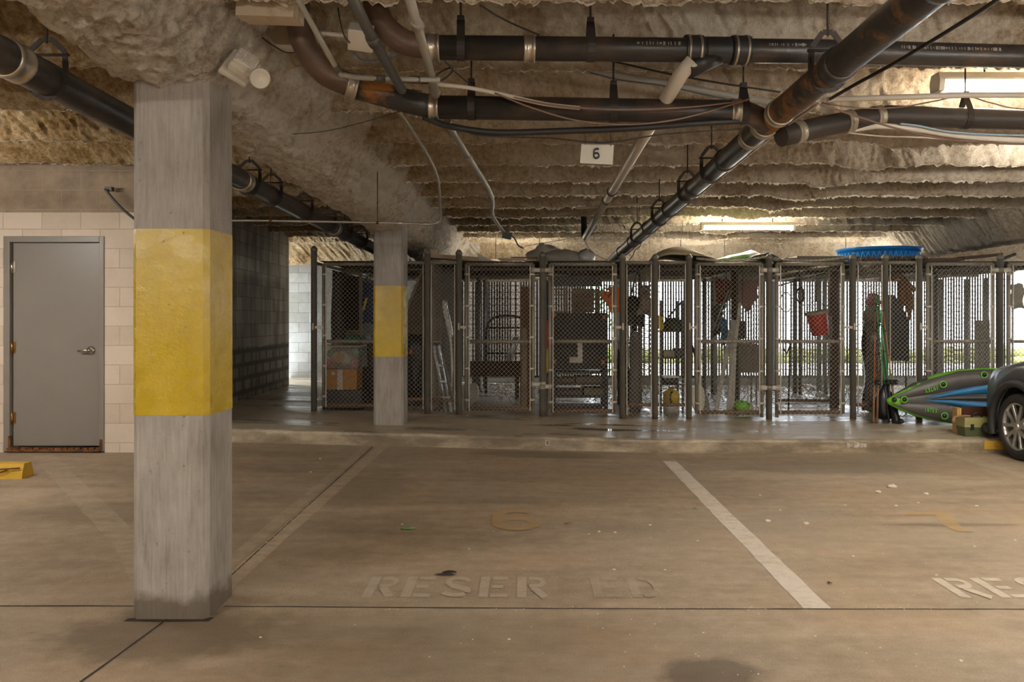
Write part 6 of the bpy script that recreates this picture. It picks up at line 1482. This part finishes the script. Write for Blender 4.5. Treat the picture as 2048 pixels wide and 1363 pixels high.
# crate and tackle box near the kerb, by the wheel
D = 8.12; t = thing('wooden_crate', 'wooden crate with pale slatted end and dark red-brown side, between kayak and car', 'crate', (fx(1945, D), D, .131))
x0, x1, zt_ = fx(1914, D), fx(1992, D), .131 + .275
mb = MB()
for i in range(2): mb.bx(x0 + i * .023, x0 + .020 + i * .023, D - .005, D + .09, .131, zt_ - .01, bev=.002)
mb.build('slatted_end', mat('honey_pine', (.50, .31, .10), .6, var=.2, vs=8), t)
mb = MB(); mb.bx(x0 + .048, x1 - .02, D + .01, D + .03, .30, zt_); mb.build('side_board', mat('red_brown_board', (.065, .022, .008), .5, var=.4, vs=10), t)
mb = MB(); mb.bx(x0 + .045, x1, D + .0, D + .09, .134, .15); mb.build('base', M_dkwood, t)
mb = MB(); mb.bx(x1 - .02, x1, D, D + .09, .131, zt_ - .01); mb.build('far_end', M_pale_wood, t)
D = 7.93; t = thing('tackle_box', 'olive and green plastic tackle box on the platform edge beside the car wheel', 'tackle box', (fx(1960, D), D, .131))
x0, x1 = fx(1929, D), fx(1991, D)
def taper(z0, z1, g0, g1):
    mb = MB(); y0, y1 = D, D + .17
    a = [(x0 + g0, y0 + g0, z0), (x1 - g0, y0 + g0, z0), (x1 - g0, y1 - g0, z0), (x0 + g0, y1 - g0, z0)]; b = [(x0 + g1, y0 + g1, z1), (x1 - g1, y0 + g1, z1), (x1 - g1, y1 - g1, z1), (x0 + g1, y1 - g1, z1)]
    mb.add(a + b, [(3, 2, 1, 0), (4, 5, 6, 7)] + [(i, (i + 1) % 4, 4 + (i + 1) % 4, 4 + i) for i in range(4)]); return mb
taper(.131, .222, .018, .004).build('base', mat('moss_plastic', (.085, .105, .045), .45, var=.12), t)
taper(.224, .318, .0, .012).build('lid', mat('olive_plastic', (.30, .28, .11), .45, var=.12), t)
mb = MB(); mb.tube(spl([(x0 + .10, D + .06, .32), (x0 + .12, D + .04, .355), (x1 - .14, D + .04, .355), (x1 - .10, D + .06, .32)], 5), .010, 8); mb.build('handle', M_blackp, t)
for q in (.25, .75): mb = MB(); mb.bx(x0 + (x1 - x0) * q - .015, x0 + (x1 - x0) * q + .015, D - .006, D + .004, .20, .255); mb.build('latch', M_ylw if q > .5 else M_blackp, t)
mb = MB(); mb.tube(spl([at(1907, 842, 7.98), at(1909, 834, 7.98), at(1920, 832, 8.0), at(1934, 831, 8.02), at(1950, 833, 8.05)], 5), .010, 8)
mb.ell(at(1907, 841, 7.97), (.018, .02, .03), None, 10, 8); solo(mb, 'leather_strap', mat('tan_leather', (.28, .17, .09), .8), 'tan leather strap draped over the crate and tackle box', 'strap')

# ---- car, nose in to the kerb
M_carp = mat('grey_car_paint', (.135, .14, .145), .24, .55, var=.05, vs=3, bump=0, spec=.6)
M_clad = mat('black_cladding', (.028, .028, .029), .55, var=.12, vs=6, bump=.05)
M_glass = mat('tinted_glass', (.012, .014, .015), .06, var=0, bump=0, spec=.8)
M_tyre = mat('tyre_rubber', (.026, .025, .024), .75, var=.2, vs=10, bump=.15)
M_alloy = mat('alloy_rim', (.52, .51, .49), .30, .8, var=.06, bump=0)
CXL, CW, WYF, WR, WZ = 4.485, 1.80, 7.35, .308, .308
YN, YT = 8.22, 3.72; WYR = YN - .87 - 2.62
t = thing('car', 'grey SUV parked nose-in at the kerb, only its front corner and wheel in the photo', 'car', (CXL + CW / 2, WYF - 1.3, 0))
def interp(tab, y):
    for (a, va), (b, vb) in zip(tab, tab[1:]):
        if a >= y >= b: k_ = (a - y) / (a - b); return va + (vb - va) * (k_ * k_ * (3 - 2 * k_) * .4 + k_ * .6)
    return tab[-1][1] if y < tab[-1][0] else tab[0][1]
SH = [(8.22, .60), (8.15, .69), (8.0, .77), (7.8, .835), (7.4, .905), (7.0, .945), (6.6, .975), (5.0, 1.02), (3.9, 1.05), (3.72, .9)]       # shoulder height
CR = [(8.22, .60), (8.15, .74), (8.0, .84), (7.8, .90), (7.4, .965), (7.0, 1.00), (6.6, 1.03), (5.0, 1.06), (3.9, 1.08), (3.72, .9)]      # bonnet middle
INS = [(8.22, .42), (8.19, .30), (8.13, .20), (8.02, .11), (7.88, .05), (7.7, .018), (7.4, .0), (4.2, .0), (3.9, .05), (3.72, .25)]
def sill(y):
    z = .20
    for wy in (WYF, WYR):
        d_ = abs(y - wy); ra = .375
        if d_ < ra: z = max(z, WZ + math.sqrt(ra * ra - d_ * d_))
    return z
ysl = sorted(set([YN - .0, 8.205, 8.18, 8.14, 8.1, 8.05, 8.0] + [7.95 - .04 * i for i in range(31)] + [6.6 - .15 * i for i in range(8)] + [5.35 - .04 * i for i in range(32)] + [4.05, 3.95, 3.85, 3.78, YT]), reverse=True)
def section(y):
    i_ = interp(INS, y); s_, c_, z0 = interp(SH, y), interp(CR, y), min(sill(y), interp(SH, y) - .12)
    h_ = [(.035, z0), (.012, z0 + (s_ - z0) * .12), (0, z0 + (s_ - z0) * .35), (.004, z0 + (s_ - z0) * .6), (.02, z0 + (s_ - z0) * .82), (.06, s_ - .02), (.12, s_ + .004), (.22, s_ + (c_ - s_) * .35), (.45, s_ + (c_ - s_) * .75), (.68, s_ + (c_ - s_) * .95), (.90, c_)]
    half = CW / 2; L = []
    for a, z in h_: w_ = half - a; L.append((CXL + half - w_ * (half - i_) / half, y, z))
    Rr = [(2 * (CXL + half) - x, yy, z) for x, yy, z in L[:-1]][::-1]
    return L + Rr
secs = [section(y) for y in ysl]; ns = len(secs[0])
mb = MB(); mb.add([p for s_ in secs for p in s_], [(i * ns + j, i * ns + j + 1, (i + 1) * ns + j + 1, (i + 1) * ns + j) for i in range(len(secs) - 1) for j in range(ns - 1)], True)
mb.add(secs[0], [tuple(range(ns))]); mb.add(secs[-1], [tuple(reversed(range(ns)))]); mb.build('body', M_carp, t)
mb = MB(); hx = CXL + CW / 2     # cabin
cab = [(6.75, 1.0, .84), (5.95, 1.55, .66), (5.4, 1.60, .66), (4.5, 1.58, .65), (3.98, 1.10, .76)]
for (ya, za, wa), (yb, zb_, wb) in zip(cab, cab[1:]):
    zl = .98
    mb.add([(hx - .86, ya, zl), (hx - wa, ya, za), (hx + wa, ya, za), (hx + .86, ya, zl), (hx - .86, yb, zl), (hx - wb, yb, zb_), (hx + wb, yb, zb_), (hx + .86, yb, zl)],
           [(0, 1, 5, 4), (1, 2, 6, 5), (2, 3, 7, 6)])
mb.build('windows', M_glass, t)
mb = MB(); mb.bx(hx - .67, hx + .67, 4.45, 6.0, 1.555, 1.62, bev=.03)
for s in (-1, 1):
    for a, b in (((6.7, 1.0, .85), (5.97, 1.56, .665)), ((5.2, .99, .872), (5.15, 1.58, .67)), ((4.05, 1.08, .80), (4.5, 1.57, .665))): mb.bar((hx + s * a[2], a[0], a[1]), (hx + s * b[2], b[0], b[1]), .05, .05)
mb.build('roof', M_carp, t)
for wy in (WYF, WYR):           # arch cladding, wells, wheels on both sides
    for s in (0, 1):
        xs_ = CXL - .012 if s == 0 else CXL + CW + .012; inn = 1 if s == 0 else -1
        mb = MB(); pts_o = []; vs = []
        for i in range(25):
            a = R(-18 + 216 * i / 24); c_, s_ = math.cos(a), math.sin(a)
            for rr, dx in ((.362, .03), (.364, -.004), (.385, -.012), (.425, -.004), (.432, .03)): vs.append((xs_ + inn * (dx + .0), wy + c_ * rr, max(WZ + s_ * rr, .19)))
        mb.add(vs, [(i * 5 + j, i * 5 + j + 1, (i + 1) * 5 + j + 1, (i + 1) * 5 + j) for i in range(24) for j in range(4)], True); mb.build('arch_cladding', M_clad, t)
        mb = MB(); vs = []
        for i in range(19):
            a = R(-10 + 200 * i / 18)
            for dx in (.02, .34): vs.append((xs_ + inn * dx, wy + math.cos(a) * .385, WZ + math.sin(a) * .385))
        mb.add(vs, [(2 * i, 2 * i + 1, 2 * i + 3, 2 * i + 2) for i in range(18)])
        o = len(mb.v); mb.add([(xs_ + inn * .34, wy + math.cos(R(20 * i)) * .385, WZ + math.sin(R(20 * i)) * .385) for i in range(18)], [tuple(range(18))]); mb.build('wheel_well', M_clad, t)
        ax = Vector((-inn, 0, 0)); o = Vector((xs_ + inn * .22, wy, WZ))
        mb = MB(); mb.lathe([(.205, .0), (.25, -.01), (.285, .0), (.303, .025), (.308, .06), (.308, .15), (.303, .185), (.285, .207), (.25, .215), (.222, .208), (.213, .19), (.205, .10)], o, ax, 48, caps=False); w_ = mb.build('wheel', M_tyre, t)
        mb = MB(); mb.lathe([(.205, .02), (.205, .16), (.214, .197), (.220, .203), (.212, .205), (.203, .195), (.196, .165), (.19, .05)], o, ax, 48, caps=False)
        mb.lathe([(.001, .215), (.028, .213), (.034, .205), (.036, .16), (.06, .14), (.06, .10)], o, ax, 24)
        for k_ in range(5):
            for q in (-1, 1):
                a0 = R(72 * k_ + 18) + q * .13; a1 = R(72 * k_ + 18) + q * .34; u0, u1 = Vector((0, math.cos(a0), math.sin(a0))), Vector((0, math.cos(a1), math.sin(a1)))
                mb.bar(o + ax * .182 + u0 * .030, o + ax * .190 + u1 * .208, .030, .030, up=ax, bev=.006)
            a = R(72 * k_ + 18); u = Vector((0, math.cos(a), math.sin(a))); mb.bar(o + ax * .182 + u * .02, o + ax * .184 + u * .105, .050, .026, up=ax, bev=.006)
        r_ = mb.build('rim', M_alloy, w_)
        mb = MB(); e = o + ax * .2165
        for yy in (-.010, .010): mb.bar(e + Vector((0, yy * 1.0, -.013)), e + Vector((0, yy * 1.25, .013)), .004, .003, up=ax)
        mb.bar(e + Vector((0, -.010, 0)), e + Vector((0, .010, 0)), .004, .003, up=ax); mb.build('badge', M_steel, r_)
        mb = MB(); mb.lathe([(.001, .06), (.15, .06), (.15, .075), (.001, .075)], o, ax, 24); mb.build('brake_disc', M_dark, w_)
mb = MB()
pts = [(CXL + .40, 8.226, .22), (CXL + .24, 8.19, .22), (CXL + .14, 8.10, .22), (CXL + .075, 7.98, .22), (CXL + .02, 7.78, .22)]
mb.tube(pts, [.05, .06, .06, .055, .04], 10); mb.tube([(2 * hx - x, y, z) for x, y, z in pts], [.05, .06, .06, .055, .04], 10); mb.tube([pts[0], (2 * hx - pts[0][0], 8.226, .22)], .05, 10); mb.build('lower_bumper', M_clad, t)
for s in (-1, 1):
    x = CXL + .40 if s < 0 else 2 * hx - CXL - .40
    mb = MB(); mb.ell((x, 8.10, .64), (.17, .10, .055), (0, 0, R(32) * -s), 16, 8); mb.build('headlight', mat('headlight_glass', (.5, .5, .5), .08, .3, var=.05, bump=0), t)
mb = MB(); mb.bx(hx - .36, hx + .36, 8.18, 8.235, .46, .58, bev=.02); mb.build('grille', M_clad, t)
mb = MB(); mb.bx(CXL - .005, CXL + .02, WYR + .45, WYF - .45, .17, .30); mb.bx(2 * hx - CXL - .02, 2 * hx - CXL + .005, WYR + .45, WYF - .45, .17, .30); mb.build('sill_cladding', M_clad, t)

# ---- small things on the slab and a wet patch on the platform
M_crumb = mat('foam_crumb', (.62, .55, .44), .95, var=.15, vs=60, bump=.3)
def crumb(px, py, w_px, lab, group=None, m=None, flat=.5):
    D = CAMH * F / (py - PY); x = fx(px, D); r_ = w_px * D / F / 2; mb = MB(); heap(mb, (x, D, fl(x, D) + r_ * flat * .24), r_, r_ * .8, r_ * flat, int(px), .25, 12, 8)
    return solo(mb, 'foam_crumb', m or M_crumb, lab, 'crumb', group)
crumb(1785, 974, 20, 'largest pale chunk of fallen foam, right of the white line near the kerb')
crumb(1757, 984, 12, 'flat foam chip just left of the largest fallen chunk')
crumb(1852, 988, 11, 'foam chip just right of the largest fallen chunk')
crumb(1535, 1042, 12, 'foam chip close beside the white line, nearer it than its twin')
crumb(1612, 1047, 12, 'foam chip a step right of the one beside the white line')
crumb(1922, 1321, 9, 'lone foam crumb on the bare slab in front of the joint, far right')
G = 'loose foam crumbs on the slab'
for px_i, py_i, w_ in ((1953, 1012, 8), (1873, 1150, 7), (1706, 1112, 6), (1792, 1011, 7), (1631, 1272, 6), (1407, 1265, 5), (1228, 1140, 7), (938, 1101, 5), (804, 1054, 5), (1018, 1278, 6), (521, 1274, 6), (1178, 1070, 5), (1198, 1065, 6), (1230, 1066, 6), (1300, 1051, 6), (1330, 1140, 5), (1949, 1093, 7), (640, 932, 5), (621, 957, 5), (1560, 1020, 6), (2030, 1080, 6), (1395, 1082, 5), (1520, 990, 5), (1690, 1010, 6), (1836, 1005, 6)):
    crumb(px_i, py_i, w_, 'little pale foam crumb lying loose on the parking slab', G)
rnd = random.Random(81); mb = MB()
for i in range(300):
    px_i = rnd.triangular(480, 2040, 1750); py_i = rnd.uniform(908, 1350) if rnd.random() < .8 else 1217 + rnd.uniform(-5, 3)
    D = CAMH * F / (py_i - PY); x = fx(px_i, D); s = rnd.uniform(.0015, .004); z = fl(x, D)
    if -1.8 < x < -1.3 and 3.4 < D < 3.8: continue
    mb.add([(x - s, D - s * .7, z), (x + s, D - s * .6, z), (x + s * .8, D + s, z), (x - s * .7, D + s, z), (x, D, z + s)], [(0, 1, 4), (1, 2, 4), (2, 3, 4), (3, 0, 4)])
d_ = mb.build('debris', M_crumb, loc=(0, 5, 0)); tag(d_, 'fine pale specks of foam dust over the parking slab', 'specks', kind='stuff')
def leaf(px, py, w_px, h_, m, lab, rz=0):
    D = CAMH * F / (py - PY); x = fx(px, D); L = w_px * D / F / 2; z = fl(x, D) + .003; mb = MB(); rows = []
    for i in range(7):
        a = i / 6; w_ = h_ * math.sin(math.pi * a) ** .7 + .001
        rows.append([(x + math.cos(rz) * (a - .5) * 2 * L - math.sin(rz) * v * w_, D + math.sin(rz) * (a - .5) * 2 * L + math.cos(rz) * v * w_, z + .004 * math.sin(3 * a) + .003 * abs(v)) for v in (-1, 0, 1)])
    mb.sheet(rows, .0012); return solo(mb, 'leaf', m, lab, 'leaf')
leaf(817, 1063, 30, .030, mat('green_scrap', (.20, .40, .13), .6), 'pale green scrap lying on the slab left of the amber 6')
leaf(899, 1148, 28, .014, mat('black_leaf', (.02, .018, .018), .6), 'black curled leaf just above the word painted on the slab')
leaf(1137, 1050, 16, .016, mat('tan_leaf', (.36, .22, .12), .7), 'small tan leaf right of the amber 6 on the slab')
leaf(1392, 1017, 10, .012, M_silver, 'tiny shiny foil scrap left of the white line')
leaf(1660, 1167, 8, .012, M_dkwood, 'small dark leaf right of the white line near the joint', .6)
M_wet = bpy.data.materials.new('standing_water'); M_wet.use_nodes = True; b_ = M_wet.node_tree.nodes['Principled BSDF']
b_.inputs['Base Color'].default_value = (.07, .055, .04, 1); b_.inputs['Roughness'].default_value = .05; b_.inputs['Alpha'].default_value = .55
def puddle(px, py, w_, d_, seed, lab):
    D = 1.17 * F / (py - PY); x = fx(px, D); rnd = random.Random(seed); ph = [rnd.uniform(0, 6.3) for _ in range(4)]; q = []
    for i in range(40):
        a = i / 40 * 2 * math.pi; k_ = 1 + .22 * math.sin(3 * a + ph[0]) + .16 * math.sin(5 * a + ph[1]) + .10 * math.sin(9 * a + ph[2])
        xx, yy = x + w_ * k_ * math.cos(a), D + d_ * k_ * math.sin(a); q.append((xx, yy, pl(xx) + .0018))
    mb = MB(); mb.add([(x, D, pl(x) + .0018)] + q, [(0, i + 1, (i + 1) % 40 + 1) for i in range(40)]); solo(mb, 'puddle', M_wet, lab, 'puddle')
puddle(1225, 861, .50, .085, 3, 'long shallow puddle on the platform below the black cabinet cage, nearest the kerb')
puddle(1250, 851, .34, .05, 4, 'thin wet streak on the platform between the long puddle and the cage')
puddle(1110, 855, .22, .05, 5, 'small damp puddle at the left end of the wet patch on the platform')
# ------------------------------------------------------------------ outdoors, lights, camera
M_out = mat('sunlit_ground', (.55, .52, .45), .9, var=.2, vs=2)
mb = MB(); mb.bx(-14, 22, 14.38, 40, -.12, -.06); struct(mb.build('ground', M_out))

def fixture(px0, D, z, L, label, group=None, x0=None, slim=False, tm=None):
    x = (px0 - PX) / F * D if x0 is None else x0
    t = thing('fluorescent_light', label, 'light fixture', (x + L / 2, D, z), group)
    mb = MB()
    if slim: mb.prism([(-.028, 0), (.028, 0), (.022, .035), (-.022, .035)], (x - .03, D, z + .045), (0, 1, 0), (0, 0, 1), L + .06)
    else: mb.prism([(-.055, 0), (.055, 0), (.055, .012), (.04, .045), (-.04, .045), (-.055, .012)], (x - .03, D, z + .03), (0, 1, 0), (0, 0, 1), L + .06)
    mb.build('housing', M_fix, t)
    for e in (x - .03, x + L + .0):
        mb = MB(); mb.prism([(-.06, .03), (.06, .03), (.05, -.03), (-.05, -.03)], (e, D, z), (0, 1, 0), (0, 0, 1), .03); mb.build('end_cap', M_fix, t)
    for q in (-.03, .03):
        mb = MB(); mb.tube([(x + .01, D + q, z), (x + L - .01, D + q, z)], .016, 10); mb.build('tube', tm or (M_tube if not slim else M_tube2), t)
    for sx in (.25, L - .25):
        zc = cz(x + sx, D)
        mb = MB(); mb.tube([(x + sx, D, z + .07), (x + sx, D, max(zc + .03, z + .09))], .005, 6); mb.build('hanger_rod', M_rod, t)
    return t
M_fix = mat('fixture_enamel', (.62, .58, .50), .4, var=.06, vs=4, bump=.02)
M_tube = emit_mat('lit_tube', (1.0, .87, .68), 85.0)
M_tube4 = emit_mat('lit_near_tube', (1.0, .87, .68), 50.0)
M_tube3 = emit_mat('lit_back_tube', (1.0, .90, .72), 30.0)
M_tube2 = emit_mat('added_fill_tube', (1.0, .945, .86), 80.0)
fixture(1880, 4.5, 2.60, 1.25, 'lit fluorescent fixture hung right of the big rusty drain pipe, behind a pale conduit', tm=M_tube4)
fixture(1406, 10.35, 2.47, 1.15, 'small-looking lit fluorescent tube under the ribs above the cages')
for px_i, lab in ((960, 'lit fluorescent fixture tucked above the timber cage roof'), (1330, 'lit fluorescent fixture tucked behind the tan tarp on the roof'), (1660, 'lit fluorescent fixture tucked behind the blue pool on the roof')):
    fixture(px_i, 12.75, 2.17, 1.2, lab, group='fixtures behind the roof clutter', slim=True, tm=M_tube3)
OFF = [(-5.3, 5.0, 2.3), (-4.2, .9, 2.2), (-1.4, -.6, 2.2), (1.5, 1.2, 1.95), (3.4, 1.4, 1.85), (3.75, 5.8, 2.46), (5.6, 6.9, 2.46), (8.0, 6.5, 2.46), (-4.6, -2.4, 2.2), (2.4, -2.6, 2.2), (7.4, -1.5, 2.2)]  # unseen fixtures added around the frame to brighten slab, columns and ribs
for i, (x, y, z) in enumerate(OFF):
    fixture(0, y, z, 1.2, 'unseen fluorescent fixture added to brighten the garage', x0=x, group='added unseen fixtures', slim=True)

w = bpy.data.worlds.new('sky'); SC.world = w; w.use_nodes = True
nt = w.node_tree; nt.nodes.clear(); k = NT(nt)
out = k.n('ShaderNodeOutputWorld'); bg = k.n('ShaderNodeBackground')
bg.inputs[0].default_value = (.86, .93, 1.0, 1); bg.inputs[1].default_value = 6.0
k.link(bg.outputs[0], out.inputs[0])

cam_d = bpy.data.cameras.new('camera'); cam = bpy.data.objects.new('camera', cam_d); COL.objects.link(cam)
cam.location = (0, 0, CAMH); cam.rotation_euler = (R(90), 0, 0)
cam_d.sensor_width = 36; cam_d.lens = F / 2048 * 36
cam_d.shift_x = -(PX - 1024) / 2048; cam_d.shift_y = -(681.5 - PY) / 2048
cam_d.clip_start = .05; cam_d.clip_end = 200
SC.camera = cam
vs_ = SC.view_settings; vs_.view_transform = 'Standard'; vs_.look = 'None'; vs_.gamma = 1; vs_.exposure = 1.02
try: vs_.use_curve_mapping = False
except Exception: pass
SC.cycles.max_bounces = 8; SC.cycles.diffuse_bounces = 4; SC.cycles.transparent_max_bounces = 12
for o in SC.objects:
    if '_base' in o: del o['_base']
